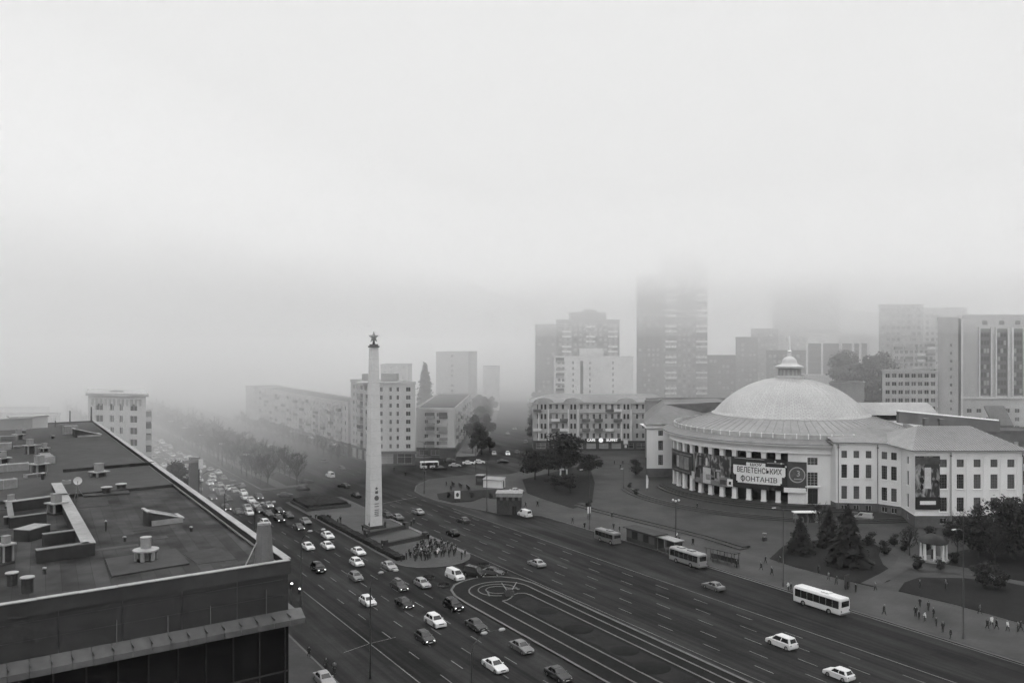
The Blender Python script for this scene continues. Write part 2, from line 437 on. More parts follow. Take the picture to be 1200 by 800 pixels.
# road markings (4 mm sheets with worn paint)
mb = MB(); zp = .006
def line(t0, s0, s1, w=.16, t1=None):
    t1 = t0 if t1 is None else t1
    mb.ribbon([ST(s0, t0).xy, ST((s0 + s1) / 2, (t0 + t1) / 2).xy, ST(s1, t1).xy], w, zp)
def dashes(t0, s0, s1, on=3.4, off=6.6, w=.18, ph=0):
    s = s0 + ph
    while s < s1: line(t0, s, s + on, w); s += on + off
line(48.6, 40, 151, .18)
for k, t in enumerate((52.2, 55.8, 59.4, 63.0, 66.6)): dashes(t, 70, 230, ph=(k * 3.7) % 10)
line(109.2, 40, 205, .22, 107.0); line(87.3, 50, 218, .17, 87.6)
for k, t in enumerate((90.9, 94.5, 98.1, 101.7, 105.4)): dashes(t, 60, 228, ph=(k * 4.3) % 10)
for t in (90, 93.6, 97.2): dashes(t + 12, 270, 500, ph=t % 7)
for t in (52, 55.6, 59.2, 62.8): dashes(t, 262, 520, ph=t % 7)
mb.ribbon([ST(219, 88).xy, ST(222, 97).xy, ST(225, 106).xy], .35, zp)
mb.ribbon([ST(118, 44).xy, ST(119.5, 48.5).xy, ST(120, 53).xy], .14, zp); mb.ribbon([ST(92, 43.5).xy, ST(94, 49).xy, ST(97, 56).xy], .14, zp)
o = structure('road_marking', mb, M['paint'])
# ================================================================ department store whose roof fills the lower left corner
K = Vector((-17.5, 66.7)); UF = Vector((-.812, -.584)); VF = Vector((-.5265, .8502))
ZR = 27.3                                            # roof deck; the parapet coping is at 28.0
def KP(u, v, z=None):
    p = K + UF * u + VF * v
    return Vector((p.x, p.y, z)) if z is not None else (p.x, p.y)
def GR(px, py, z=ZR): return G(px, py, z)
store = thing('department_store', 'long flat-roofed department store with dark panelled front and cluttered roof', 'building', KP(20, 40, 0))
W_, L_ = 62.0, 138.6
mb = MB(); mb.prism([KP(.3, .3), KP(W_, .3), KP(W_, L_), KP(.3, L_)][::-1], 0, 26.9); mb.build('wall', M['dgrey'], store, world=True)

mb = MB(); mb.prism([KP(.3, .3), KP(W_, .3), KP(W_, L_), KP(.3, L_)][::-1], 26.9, ZR)
roof = mb.build('roof', brickmat('tar_roof', .042, .026, .014, 1.0, 9.0, 1.05, .8, .02, -math.atan2(VF.y, VF.x) + .05, .4, 1.75, .33), store, world=True)
# parapet with zinc coping
mb = MB()
for a, b in (((0, 0), (W_, 0)), ((0, .0), (0, L_)), ((W_, 0), (W_, L_)), ((0, L_), (W_, L_))):
    pa, pb = Vector(KP(*a)), Vector(KP(*b)); d = (pb - pa); ang = math.atan2(d.y, d.x); c = (pa + pb) / 2
    mb.box((c.x, c.y, 27.42), (d.length + .3, .34, 1.0), ang)
mb.build('parapet', mat('parapet_wall', .042, .85, .35, .8), store, world=True)
mb = MB()
for a, b, w in (((-.1, -.02), (W_, -.02), .5), ((-.02, .3), (-.02, L_), .62)):
    pa, pb = Vector(KP(*a)), Vector(KP(*b)); d = (pb - pa); n = int(d.length / 2.4); ang = math.atan2(d.y, d.x)
    for i in range(n):
        c = pa + d * ((i + .5) / n)
        mb.box((c.x, c.y, 27.96 + random.uniform(-.012, .012)), (d.length / n - .03, w + random.uniform(-.02, .02), .07), ang + random.uniform(-.002, .002))
mb.build('coping', M['zinc'], store, world=True)
mb = MB(); mb.tube([KP(.55, .6, 27.55), KP(.55, L_, 27.55)], .09, 6); mb.build('cable_duct', M['metal'], store, world=True)
# panelled upper front
mb = MB(); n = 13
for i in range(n):
    for j, (za, zb) in enumerate(((24.1, 25.3), (25.32, 26.5), (26.52, 27.6))):
        a, b = KP(i * 4.0 + .015, -.06), KP((i + 1) * 4.0 - .015, -.06)
        mb.quad((b[0], b[1], za), (a[0], a[1], za), (a[0], a[1], zb), (b[0], b[1], zb))
mb.build('front_panelling', mat('front_panel', .037, .55, .3, .5), store, world=True)
# sloping sheet-metal ledge, one joint every metre and a bit
mb = MB(); u = -1.0
while u < 54:
    a0, b0, a1, b1 = KP(u, -.08), KP(u + 1.22, -.08), KP(u, -1.25), KP(u + 1.22, -1.25)
    zt, zo = 24.1, 23.62
    mb.quad((b1[0], b1[1], zo), (a1[0], a1[1], zo), (a0[0], a0[1], zt), (b0[0], b0[1], zt))
    mb.quad((b1[0], b1[1], zo - .42), (a1[0], a1[1], zo - .42), (a1[0], a1[1], zo), (b1[0], b1[1], zo))
    e = KP(u + 1.22, -.7); mb.box((e[0], e[1], 23.9), (.05, 1.15, .16), math.atan2(UF.y, UF.x))
    u += 1.25
a, b = KP(-1.0, -1.2), KP(54, -1.2); a2, b2 = KP(-1.0, -.1), KP(54, -.1)
mb.quad((a[0], a[1], 23.22), (b[0], b[1], 23.22), (b2[0], b2[1], 23.22), (a2[0], a2[1], 23.22))
mb.quad((a[0], a[1], 23.22), (a2[0], a2[1], 23.22), (a2[0], a2[1], 24.1), (a[0], a[1], 23.62))
mb.build('ledge', mat('ledge_sheet', .11, .5, .25, 1.5, metal=.2), store, world=True)
# ledge returns along the street side
mb = MB(); v = 0
while v < L_:
    a0, b0, a1, b1 = KP(.0, v), KP(.0, v + 1.22), KP(-1.0, v), KP(-1.0, v + 1.22)
    mb.quad((a1[0], a1[1], 23.62), (b1[0], b1[1], 23.62), (b0[0], b0[1], 24.1), (a0[0], a0[1], 24.1))
    mb.quad((a1[0], a1[1], 23.2), (b1[0], b1[1], 23.2), (b1[0], b1[1], 23.62), (a1[0], a1[1], 23.62)); v += 1.25
mb.build('ledge', MATS['ledge_sheet'], store, world=True)
# glazed wall under the ledge, with thin mullions and one transom
mb = MB(); a, b = KP(0, -.1), KP(54, -.1)
mb.quad((b[0], b[1], 2), (a[0], a[1], 2), (a[0], a[1], 23.2), (b[0], b[1], 23.2)); mb.build('curtain_wall', mat('front_glazing', .010, .25, .2, .3), store, world=True)
for i in range(27):
    c = KP(.3 + i * 2.0, -.16); mb = MB(); mb.box((c[0], c[1], 12.6), (.09, .12, 21.0), math.atan2(UF.y, UF.x)); mb.build('mullion', mat('front_mullion', .026, .6, .2, 1), store, world=True)
for z in (19.4, 15.6):
    a, b = Vector(KP(0, -.17)), Vector(KP(54, -.17)); c = (a + b) / 2
    mb = MB(); mb.box((c.x, c.y, z), ((b - a).length, .1, .1), math.atan2(UF.y, UF.x)); mb.build('transom', MATS['parapet_wall'], store, world=True)
for i, (u, h) in enumerate(((1.8, 2.0), (6.0, 1.5), (9.0, 1.3), (12.4, 1.7), (20.0, 1.6), (23.6, 1.7), (27.6, 1.6))):
    c = KP(u, -.22); mb = MB(); mb.cyl(c[0], c[1], 24.0, 24.0 + h, .035, .03, 6); mb.build('rod', M['metal'], store, world=True)
# raised step across the roof
def seg_wall(mb, a, b, w, z0, z1, mi=0):
    a, b = Vector(a), Vector(b); d = b - a; c = (a + b) / 2
    mb.box((c.x, c.y, (z0 + z1) / 2), (d.length, w, z1 - z0), math.atan2(d.y, d.x), mi)
mb = MB(); seg_wall(mb, GR(74, 556).xy, GR(180, 547).xy, .5, ZR, ZR + .75); mb.build('roof_upstand', MATS['tar_roof'], store, world=True)
mb = MB(); a = KP(.6, 43); b = KP(W_ - 1, 43)
mb.prism([KP(.6, 44.2), KP(28, 43.2), KP(W_ - .6, 43.2), KP(W_ - .6, L_ - .6), KP(.6, L_ - .6)][::-1], ZR + .004, ZR + .35); mb.build('upper_roof', mat('old_roof_felt', .052, .9, .35, .5, bump=.3), store, world=True)
# low walls round the light wells: dark face, pale coping
TZ = ZR + 1.0
mat('coping_worn', .16, .9, .4, 1.0)
wells = [((66, 566), (104, 637), .95), ((104.5, 636), (42, 644.5), .6), ((10, 588), (80, 579), .8), ((11, 606.5), (54, 601), .45), ((25, 621), (50, 614), 1.6), ((50, 626), (88, 621), .5), ((10.5, 588), (13, 606), .4)]
for a, b, w in wells:
    A, B = GR(*a, TZ).xy, GR(*b, TZ).xy
    mb = MB(); seg_wall(mb, A, B, w, ZR - .02, TZ); lw = mb.build('light_well_wall', MATS['parapet_wall'], store, world=True)
    mb = MB(); seg_wall(mb, A, B, w + .12, TZ, TZ + .07); mb.build('coping', M['concrete'] if w > .7 else MATS['coping_worn'], lw, world=True)
# patch of newer felt under the big vent and other patches
mb = MB(); pts = [GR(123, 656), GR(206, 643.5), GR(222, 661), GR(131, 676.5)]; mb.prism([p.xy for p in pts][::-1], ZR, ZR + .12); mb.build('vent_pad', mat('pad_felt', .052, .85, .3, .9), store, world=True)
mb = MB(); pts = [GR(213, 648), GR(256, 641), GR(278, 655), GR(232, 661)]; mb.prism([p.xy for p in pts][::-1], ZR, ZR + .025); mb.build('felt_patch', mat('patch_felt', .044, .9, .4, 1.2), store, world=True)
mb = MB(); pts = [GR(92, 582), GR(125, 583), GR(128, 592), GR(88, 596)]; mb.prism([p.xy for p in pts][::-1], ZR, ZR + .03); mb.build('felt_patch', MATS['patch_felt'], store, world=True)
mb = MB(); pts = [GR(96, 572), GR(148, 571), GR(152, 579), GR(98, 583)]; mb.prism([p.xy for p in pts][::-1], ZR, ZR + .2); mb.build('vent_pad', MATS['pad_felt'], store, world=True)

rgp = random.Random(5)
for i in range(22):      # mended strips of felt
    u0, v0 = rgp.uniform(1.2, 30), rgp.uniform(1.5, 41); du, dv = rgp.choice(((rgp.uniform(.5, 1.1), rgp.uniform(2, 9)), (rgp.uniform(2, 6), rgp.uniform(.5, 1.1)), (rgp.uniform(1, 2.6), rgp.uniform(1, 2.6))))
    mb = MB(); mb.prism([KP(u0, v0), KP(u0 + du, v0 + rgp.uniform(-.1, .1)), KP(u0 + du, v0 + dv), KP(u0 + rgp.uniform(-.1, .1), v0 + dv)][::-1], ZR - .01, ZR + .006 + .0012 * i)
    mb.build('felt_patch', mat('mended_felt_%s' % 'abcd'[i % 4], (.022, .046, .030, .056)[i % 4], (.5, .85, .7, .9)[i % 4], .5, .8), store, world=True)
# --- loose plant on the roof
def round_vent(px, py, d, label, sq=False):
    p = GR(px, py); t = thing('roof_vent', label, 'roof vent', p, .4, 'ventilation caps on the store roof')
    r = d / 2
    mb = MB(); mb.cyl(0, 0, 0, .12, r * .95, r * .95, 20); mb.cyl(0, 0, .12, .85, r * .55, r * .55, 16); mb.build('drum', M['dgrey'], t)
    for i in range(6):
        a = i * math.pi / 3 + .2; mb = MB(); mb.box((r * .82 * math.cos(a), r * .82 * math.sin(a), .48), (.16, .3, .74), a); mb.build('leg', M['concrete'], t)
    mb = MB(); mb.lathe([(0, .85), (r * 1.05, .85), (r * 1.05, .97), (r * .45, 1.05), (0, 1.06)], n=24); mb.build('cap', M['zinc'], t)
    mb = MB(); mb.lathe([(r * .42, 1.04), (r * .42, 1.85), (r * .46, 1.86), (r * .46, 1.95), (.0, 1.97)], n=18); mb.build('stack', M['zinc'], t)
    return t
def box_vent(px, py, w, h, label, stack=True):
    p = GR(px, py); t = thing('roof_vent', label, 'roof vent', p, -.55, 'ventilation caps on the store roof')
    mb = MB(); mb.box((0, 0, .1), (w * .9, w * .9, .2)); mb.box((0, 0, h * .5), (w * .55, w * .55, h)); mb.build('drum', M['granite'], t)
    for sx in (-1, 1):
        for sy in (-1, 1): mb = MB(); mb.box((sx * w * .36, sy * w * .36, h * .5), (w * .12, w * .12, h)); mb.build('leg', M['concrete'], t)
    mb = MB(); mb.box((0, 0, h + .06), (w * 1.1, w * 1.1, .12)); mb.build('cap', M['zinc'], t)
    if stack: mb = MB(); mb.box((0, 0, h + .12 + w * .28), (w * .5, w * .5, w * .56)); mb.box((0, 0, h + .14 + w * .57), (w * .56, w * .56, .05)); mb.build('stack', M['concrete'], t)
    return t
round_vent(171, 657, 1.9, 'round mushroom-capped roof vent standing on a pale felt pad near the roof edge')
box_vent(116, 561, 1.7, .9, 'square stacked roof vent on a pad just past the satellite dish')
box_vent(66, 602, 1.5, 1.1, 'square stacked roof vent straddling the pale coping of the light well')
box_vent(7, 660, 1.0, 1.5, 'pale square roof vent beside the front low wall, cut by the picture edge')
box_vent(35, 534, 1.5, 1.6, 'dark square roof vent between the pale ducts, with a pale lid')
box_vent(46, 556, 1.8, 1.4, 'wide roof vent behind the light wells, end of the long white duct')
box_vent(3, 545, 1.6, 1.0, 'grey roof vent behind the long white duct at the picture edge')
box_vent(22, 517, 1.5, 1.2, 'dark roof vent in front of the pale stair head')
box_vent(52, 531, 1.2, .8, 'small roof vent at the open end of the low grey duct')
box_vent(13, 595, 1.0, .7, 'small roof vent inside the light well frame')
def pipe(px, py, r, h, label):
    p = GR(px, py); t = thing('vent_pipe', label, 'vent pipe', p, 0, 'stub pipes on the store roof')
    mb = MB(); mb.cyl(0, 0, 0, h, r, r, 12); mb.build('pipe', M['granite'], t)
    mb = MB(); mb.lathe([(0, h), (r * 1.25, h), (r * 1.25, h + .08), (0, h + .14)], n=14); mb.build('cap', M['zinc'], t)
pipe(14, 685, .36, .85, 'dark stub pipe with pale lid, the one farther from the front parapet')
pipe(32, 694, .38, 1.05, 'dark stub pipe with pale lid beside the front parapet')
pipe(125, 579, .5, .8, 'dark squat pipe on the pad between dish and square vent')
pipe(142, 575, .5, .8, 'dark squat pipe at the far end of the vent pad')
pipe(124, 622, .08, .9, 'thin upright pipe alone on the open roof')
for px, py in ((135, 620), (224, 620), (146, 632), (243, 640), (43, 648)):
    pass
pipe(28, 512, .3, 1.2, 'slim dark pipe before the stair head')
pipe(62, 516, .25, .8, 'slim dark pipe right of the low grey duct')
pipe(50, 565, .2, 1.1, 'slim dark pipe behind the light well frame')
pipe(8, 614, .25, .7, 'slim dark pipe at the picture edge by the light well')
pipe(146, 634, .12, .35, 'tiny dark pipe between skylight and mushroom vent')
pipe(224, 622, .12, .35, 'tiny dark pipe on the open roof right of the skylight')
pipe(52, 672, .12, .4, 'tiny dark pipe in front of the low front wall')
# wedge skylights
def skylight(px, py, s, label):
    p = GR(px, py); t = thing('roof_skylight', label, 'skylight', p, math.atan2(UF.y, UF.x) + math.pi, 'wedge skylights on the store roof')
    mb = MB(); mb.prism([(-1.5 * s, 0), (1.5 * s, 0), (1.5 * s, .55 * s), (-1.5 * s, 1.9 * s)], 0, .0)
    mb = MB(); w = 1.15 * s
    prof = [(-1.5 * s, 0), (1.6 * s, 0), (1.6 * s, .45 * s), (-1.5 * s, 1.35 * s)]
    vs = [(x, -w, z) for x, z in prof] + [(x, w, z) for x, z in prof]
    mb.add(vs, [(0, 1, 2, 3), (7, 6, 5, 4), (0, 4, 5, 1), (1, 5, 6, 2), (2, 6, 7, 3), (3, 7, 4, 0)]); mb.build('curb', M['granite'], t)
    mb = MB(); mb.box((.2 * s, -w - .06, .26 * s), (2.9 * s, .1, .5 * s)); mb.build('apron', M['concrete'], t)
    mb = MB(); o = .05
    mb.quad((-1.3 * s, -w * .85, 1.30 * s + o), (1.35 * s, -w * .85, .52 * s + o), (1.35 * s, w * .85, .52 * s + o), (-1.3 * s, w * .85, 1.30 * s + o)); mb.build('glazing', M['glass'], t)
    for fx, fz in ((-1.5, 1.38), (1.62, .47)):
        mb = MB(); mb.box((fx * s, 0, fz * s), (.32 * s, 2 * w + .15, .11)); mb.build('flashing', M['zinc'], t)
    mb = MB(); mb.tube([(-1.5 * s, -w, 1.38 * s), (1.6 * s, -w, .5 * s)], .07, 4); mb.build('edge_strip', M['zinc'], t)
skylight(190, 612, 1.0, 'dark wedge-shaped skylight in the middle of the open roof')
skylight(101, 513, 1.35, 'dark wedge-shaped skylight near the far end of the roof')
# satellite dish
p = GR(91, 583); t = thing('satellite_dish', 'white round satellite dish on a tripod beside the light wells', 'satellite dish', p, .5)
mb = MB(); mb.cyl(0, 0, 0, 1.9, .05, .05, 8); mb.build('mast', M['metal'], t)
for i in range(3):
    a = i * 2.09; mb = MB(); mb.tube([(.7 * math.cos(a), .7 * math.sin(a), 0), (0, 0, 1.1)], .04, 5); mb.build('leg', M['metal'], t)
mb = MB()
vs = []; 
for r, dd in ((.02, .12), (.25, .09), (.45, .0)):
    for i in range(20): a = 2 * math.pi * i / 20; vs.append((r * math.cos(a), -.15 + dd - .05, 1.95 + r * math.sin(a)))
mb.add(vs, [(j * 20 + i, j * 20 + (i + 1) % 20, (j + 1) * 20 + (i + 1) % 20, (j + 1) * 20 + i) for j in range(2) for i in range(20)] + [tuple(range(20))]); mb.build('reflector', M['white'], t)
mb = MB(); mb.tube([(0, -.1, 1.5), (0, -.6, 1.9)], .03, 5); mb.box((0, -.62, 1.92), (.1, .14, .1)); mb.build('feed_arm', M['metal'], t)
p = GR(78, 570); t = thing('air_unit', 'small pale air-conditioning unit beside the satellite dish', 'air conditioner', p, .4)
mb = MB(); mb.box((0, 0, .45), (.95, .5, .7)); mb.build('casing', M['concrete'], t); mb = MB(); mb.cyl(0, 0, .802, .83, .24, .24, 14); mb.build('fan_guard', M['granite'], t)
for fx in (-.35, .35):
    mb = MB(); mb.box((fx, 0, .05), (.1, .5, .1)); mb.build('foot', M['darkmetal'], t)
# ducts and boxes at the left edge of the roof
def duct(pa, pb, w, h, z, label, name='air_duct', m='concrete', legs=True):
    A, B = GR(*pa), GR(*pb); d = (B - A); c = (A + B) / 2; L = d.length
    t = thing(name, label, name.replace('_', ' '), c, math.atan2(d.y, d.x), 'sheet-metal ducts on the store roof')
    mb = MB(); mb.box((0, 0, z + h / 2), (L, w, h)); mb.build('casing', M[m], t)
    n = max(2, int(L / 2.2))
    for i in range(n + 1): mb = MB(); mb.box((-L / 2 + L * i / n, 0, z + h / 2), (.06, w + .08, h + .08)); mb.build('flange', M['zinc'], t)
    if legs and z > .1:
        for i in range(n):
            for s in (-1, 1): mb = MB(); mb.box((-L / 2 + L * (i + .5) / n, s * w * .4, z / 2), (.08, .08, z)); mb.build('leg', M['darkmetal'], t)
duct((-18, 557), (33, 553), 1.3, 1.0, .3, 'long white duct lying across the roof, end by the wide vent')
duct((-14, 578), (18, 574), 1.0, 1.2, .2, 'short pale duct in front of the long white one')
duct((-16, 530), (13, 528.5), 1.4, 1.2, .2, 'short pale duct behind the long white one')
duct((16, 527), (52, 525), 1.2, .5, .15, 'low grey duct reaching out over the open roof', m='metal')
duct((52, 541), (58, 546), 1.4, 1.0, .3, 'stubby grey duct elbow beside the wide vent', m='metal')
duct((-16, 519), (20, 518), 1.2, .9, .25, 'long grey duct across the far left of the roof', m='metal')
duct((30, 563), (52, 560), .9, .6, .15, 'thin grey duct behind the light wells', m='metal')
duct((75, 511), (90, 510), 1.6, 1.5, .4, 'fat pale tank-like duct beside the far skylight')
p = GR(33, 503); t = thing('stair_head', 'pale flat-roofed stair head near the far left end of the store roof', 'roof house', p, math.atan2(UF.y, UF.x))
mb = MB(); mb.box((0, 0, 1.3), (6.5, 4, 2.6)); mb.build('wall', M['cream'], t); mb = MB(); mb.box((0, 0, 2.7), (7, 4.4, .2)); mb.build('roof', M['zinc'], t); mb = MB(); mb.box((1.2, 2.03, 1.05), (1, .06, 2.1)); mb.build('door', M['granite'], t)
p = GR(6, 505); t = thing('stair_head', 'grey low plant room at the picture edge of the store roof', 'roof house', p, math.atan2(UF.y, UF.x))
mb = MB(); mb.box((0, 0, 1.2), (9, 4, 2.4)); mb.build('wall', M['grey'], t); mb = MB(); mb.box((0, 0, 2.5), (9.4, 4.4, .2)); mb.build('roof', M['zinc'], t); mb = MB(); mb.box((2, 2.03, 1.05), (1, .06, 2.1)); mb.build('door', M['granite'], t)
def mast(px, py, h, r, label):
    p = GR(px, py); t = thing('roof_mast', label, 'mast', p, 0, 'thin masts on the store roof')
    mb = MB(); mb.cyl(0, 0, 0, .15, r * 3, r * 3, 10); mb.build('foot', M['concrete'], t); mb = MB(); mb.cyl(0, 0, .15, h, r, r * .7, 8); mb.build('pole', M['darkmetal'], t)
mast(82, 499, 3.2, .14, 'dark thin mast at the far end of the store roof')
mast(107, 496, 3.6, .2, 'dark thicker mast at the far street corner of the store roof')
mast(65, 502, 1.6, .12, 'short stub mast left of the two far masts')
# wrapped mast at the near street corner
p = KP(1.35, 2.1, ZR); t = thing('wrapped_roof_mast', 'tapering grey sheeted mast at the street corner of the store roof', 'mast', p, .3)
mb = MB(); prof = [(1.02, 0), (.9, .9), (.78, 2.2), (.66, 3.2)]
k = 14; vs = []
for r, z in prof:
    for i in range(k): a = 2 * math.pi * i / k; rr = r * (1 - .1 * (i % 2)); vs.append((rr * math.cos(a) * .8, rr * math.sin(a) * .8, z))
mb.add(vs, [(j * k + i, j * k + (i + 1) % k, (j + 1) * k + (i + 1) % k, (j + 1) * k + i) for j in range(3) for i in range(k)] + [tuple(range(3 * k, 4 * k))]); mb.build('sheeting', M['metal'], t)
mb = MB(); mb.box((-.22, -.1, 3.28), (.5, .55, .14)); mb.box((.3, .15, 3.26), (.42, .5, .12)); mb.build('top_plates', M['zinc'], t)
mb = MB(); mb.tube([(-1.5, -1.0, .05), (-.55, -.4, 1.9)], .05, 5); mb.build('stay', M['zinc'], t)
# ================================================================ the domed circus
circus = thing('circus_building', 'white round circus hall with big pale dome, columned front and advertising boards', 'circus building', (CX, CY, 0))
ZT = 1.7
def CP(phi, r, z=0):
    a = R(phi); return Vector((CX + r * math.sin(a), CY - r * math.cos(a), z))
def ring_wall(mb, a0, a1, r, z0, z1, n=24, mi=0, inward=False):
    for i in range(n):
        p, q = a0 + (a1 - a0) * i / n, a0 + (a1 - a0) * (i + 1) / n
        f = [CP(p, r, z0), CP(q, r, z0), CP(q, r, z1), CP(p, r, z1)]
        mb.add(f, [(0, 1, 2, 3)], mi)
def ring_block(mb, a0, a1, r0, r1, z0, z1, n=24, mi=0):
    """curved block between two radii"""
    k = n + 1; vs = []
    for r, z in ((r1, z0), (r1, z1), (r0, z1), (r0, z0)):
        for i in range(k): vs.append(CP(a0 + (a1 - a0) * i / n, r, z))
    fs = []
    for j in range(4):
        j2 = (j + 1) % 4
        for i in range(n): fs.append((j * k + i, j * k + i + 1, j2 * k + i + 1, j2 * k + i))
    fs += [(0, k, 2 * k, 3 * k), (k - 1, 4 * k - 1, 3 * k - 1, 2 * k - 1)]
    mb.add(vs, fs, mi)
wallm = mat('circus_wall', .76, .85, .13, .22, streak=(1, 1, .25))
# drum behind the colonnade (dark glazing), dark bays
mb = MB(); ring_wall(mb, -92, -16, 33.6, ZT, 15.2, 40); mb.build('foyer_glazing', mat('foyer_glass', .022, .3, .4, .4), circus, world=True)
# piers
k = 0
phis = [-86, -79.5, -73, -66.5, -60.2, -54, -47.8, -41.6, -35, -28.6, -22.6]
for ph in phis:
    p = CP(ph, 35.9); mb = MB(); mb.box((p.x, p.y, (ZT + 15.2) / 2), (1.25, .95, 15.2 - ZT), R(ph)); mb.box((p.x, p.y, ZT + .2), (1.45, 1.1, .4), R(ph)); mb.box((p.x, p.y, 14.95), (1.45, 1.1, .5), R(ph))
    mb.build('pier', wallm, circus, world=True)
# plain wall right of the colonnade, with three openings one above the other
mb = MB(); wins = []
AB = [-18.6, -16.6, -14.6, -12.8, -11.2, -6.2, -4.6, -3, -1.4, .2, 1.8]
A = [CP(x, 36.4).xy for x in AB]
for i in range(10):
    L = (Vector(A[i + 1]) - Vector(A[i])).length
    if i == 4: wins += facade(mb, A[i], A[i + 1], ZT, 15.2, [(.25, L - .25)], [(ZT + .05, ZT + 4.2), (6.6, 10.2), (12.1, 14.1)], .35)
    else: mb.quad((*A[i], ZT), (*A[i + 1], ZT), (*A[i + 1], 15.2), (*A[i], 15.2))
pq = CP(-18.6, 33.4); mb.quad((pq.x, pq.y, ZT), (*A[0], ZT), (*A[0], 15.2), (pq.x, pq.y, 15.2))
mb.build('wall', wallm, circus, world=True)
put_windows(circus, wins[1:], 'grid', ('glass',)); 
o = bpy.data.objects.new('entrance_door', window_mesh(wins[0][2], wins[0][3], 'cross')); C.objects.link(o); o.parent = circus; o.location = wins[0][0] - Vector((CX, CY, 0)); o.rotation_euler = (0, 0, wins[0][1]); setmat(o, M['darkmetal'], 1)
for za, zb in ((ZT + 4.2, 5.95), (10.4, 12.1)):
    pass
# surround of the entrance bay
for ph in (-11.1, -6.3):
    p = CP(ph, 36.6); mb = MB(); mb.box((p.x, p.y, (ZT + 6.2) / 2 + .3), (.45, .35, 6.0 - ZT), R(ph)); mb.build('door_jamb', MATS['circus_wall'], circus, world=True)
p = CP(-8.75, 36.75); mb = MB(); mb.box((p.x, p.y, 6.45), (3.9, .7, .3), R(-8.75)); mb.build('door_hood', wallm, circus, world=True)
# entablature: frieze, projecting cornice, metal eave
mb = MB(); ring_block(mb, -92, 2, 33.5, 36.7, 15.2, 16.9, 60); mb.build('frieze', wallm, circus, world=True)
mb = MB(); ring_block(mb, -92, 2, 33.5, 37.0, 15.15, 15.45, 60); ring_block(mb, -92, 2, 33.4, 37.6, 16.9, 17.2, 60); ring_block(mb, -92, 2, 33.4, 38.3, 17.2, 17.55, 60); mb.build('cornice', mat('cornice_paint', .80, .8, .1, .5), circus, world=True)
mb = MB()
mb.lathe([(38.5, 17.56), (38.5, 17.75), (34.9, 18.75)], CX, CY, 96); mb.build('eave_roof', mat('eave_sheet', .17, .6, .3, .6), circus, world=True)
mb = MB(); mb.lathe([(34.9, 18.6), (35.0, 20.0), (34.6, 20.05), (34.5, 18.9)], CX, CY, 96); mb.build('roof_parapet', mat('parapet_paint', .40, .8, .35, .6), circus, world=True)
for i in range(28):
    a = -100 + i * 5; p = CP(a, 34.85); mb = MB(); mb.box((p.x, p.y, 19.5), (.28, .32, 1.3), R(a)); mb.build('parapet_post', wallm, circus, world=True)
# ribbed skirt roof and dome
RD = 22.9
mb = MB(); nr = 120; prof = [(34.5, 18.9), (30.5, 20.4), (26.5, 21.7), (RD + .4, 22.75)]
mb.lathe(prof, CX, CY, nr); mb.build('skirt_roof', mat('skirt_sheet', .24, .6, .22, .5), circus, world=True)
mb = MB()
for i in range(84):
    a = 2 * math.pi * i / 84
    mb.tube([(CX + r * math.cos(a), CY + r * math.sin(a), z + .03) for r, z in prof], .07, 4)
mb.build('roof_seams', mat('seam_sheet', .18, .6, .2, 1), circus, world=True)
# dome: spherical cap covered with scale-like plates
RS = (RD ** 2 + 11.2 ** 2) / (2 * 11.2); zc = 22.9 + 11.2 - RS; am = math.asin(RD / RS)
mb = MB(); mb.lathe([(RD + .5, 22.6), (RD + .5, 23.0)] + [(RS * math.sin(am * (1 - i / 24)), zc + RS * math.cos(am * (1 - i / 24))) for i in range(24)] + [(.4, zc + RS)], CX, CY, 96)
dm = bpy.data.materials.new('dome_plates'); dm.use_nodes = True; nt_ = dm.node_tree; b_ = nt_.nodes['Principled BSDF']; b_.inputs['Roughness'].default_value = .5; b_.inputs['Metallic'].default_value = .15
tc_ = nt_.nodes.new('ShaderNodeTexCoord'); sp = nt_.nodes.new('ShaderNodeSeparateXYZ'); nt_.links.new(tc_.outputs['Object'], sp.inputs[0])
at = nt_.nodes.new('ShaderNodeMath'); at.operation = 'ARCTAN2'; nt_.links.new(sp.outputs['Y'], at.inputs[0]); nt_.links.new(sp.outputs['X'], at.inputs[1])
m1 = nt_.nodes.new('ShaderNodeMath'); m1.operation = 'MULTIPLY'; m1.inputs[1].default_value = 36 / math.pi; nt_.links.new(at.outputs[0], m1.inputs[0])
m2 = nt_.nodes.new('ShaderNodeMath'); m2.operation = 'MULTIPLY'; m2.inputs[1].default_value = 1.9; nt_.links.new(sp.outputs['Z'], m2.inputs[0])
cb = nt_.nodes.new('ShaderNodeCombineXYZ'); nt_.links.new(m1.outputs[0], cb.inputs[0]); nt_.links.new(m2.outputs[0], cb.inputs[1])
br = nt_.nodes.new('ShaderNodeTexBrick'); br.inputs['Scale'].default_value = 1; br.inputs['Brick Width'].default_value = .8; br.inputs['Row Height'].default_value = .8; br.inputs['Mortar Size'].default_value = .09
br.inputs['Color1'].default_value = (.43, .43, .43, 1); br.inputs['Color2'].default_value = (.37, .37, .37, 1); br.inputs['Mortar'].default_value = (.32, .32, .32, 1)
nt_.links.new(cb.outputs[0], br.inputs['Vector'])
nz = nt_.nodes.new('ShaderNodeTexNoise'); nz.inputs['Scale'].default_value = .07; nz.inputs['Detail'].default_value = 10; nt_.links.new(tc_.outputs['Object'], nz.inputs['Vector'])
mr_ = nt_.nodes.new('ShaderNodeMapRange'); mr_.inputs['From Min'].default_value = .35; mr_.inputs['From Max'].default_value = .7; mr_.inputs['To Min'].default_value = 1.06; mr_.inputs['To Max'].default_value = .80; nt_.links.new(nz.outputs['Fac'], mr_.inputs['Value'])
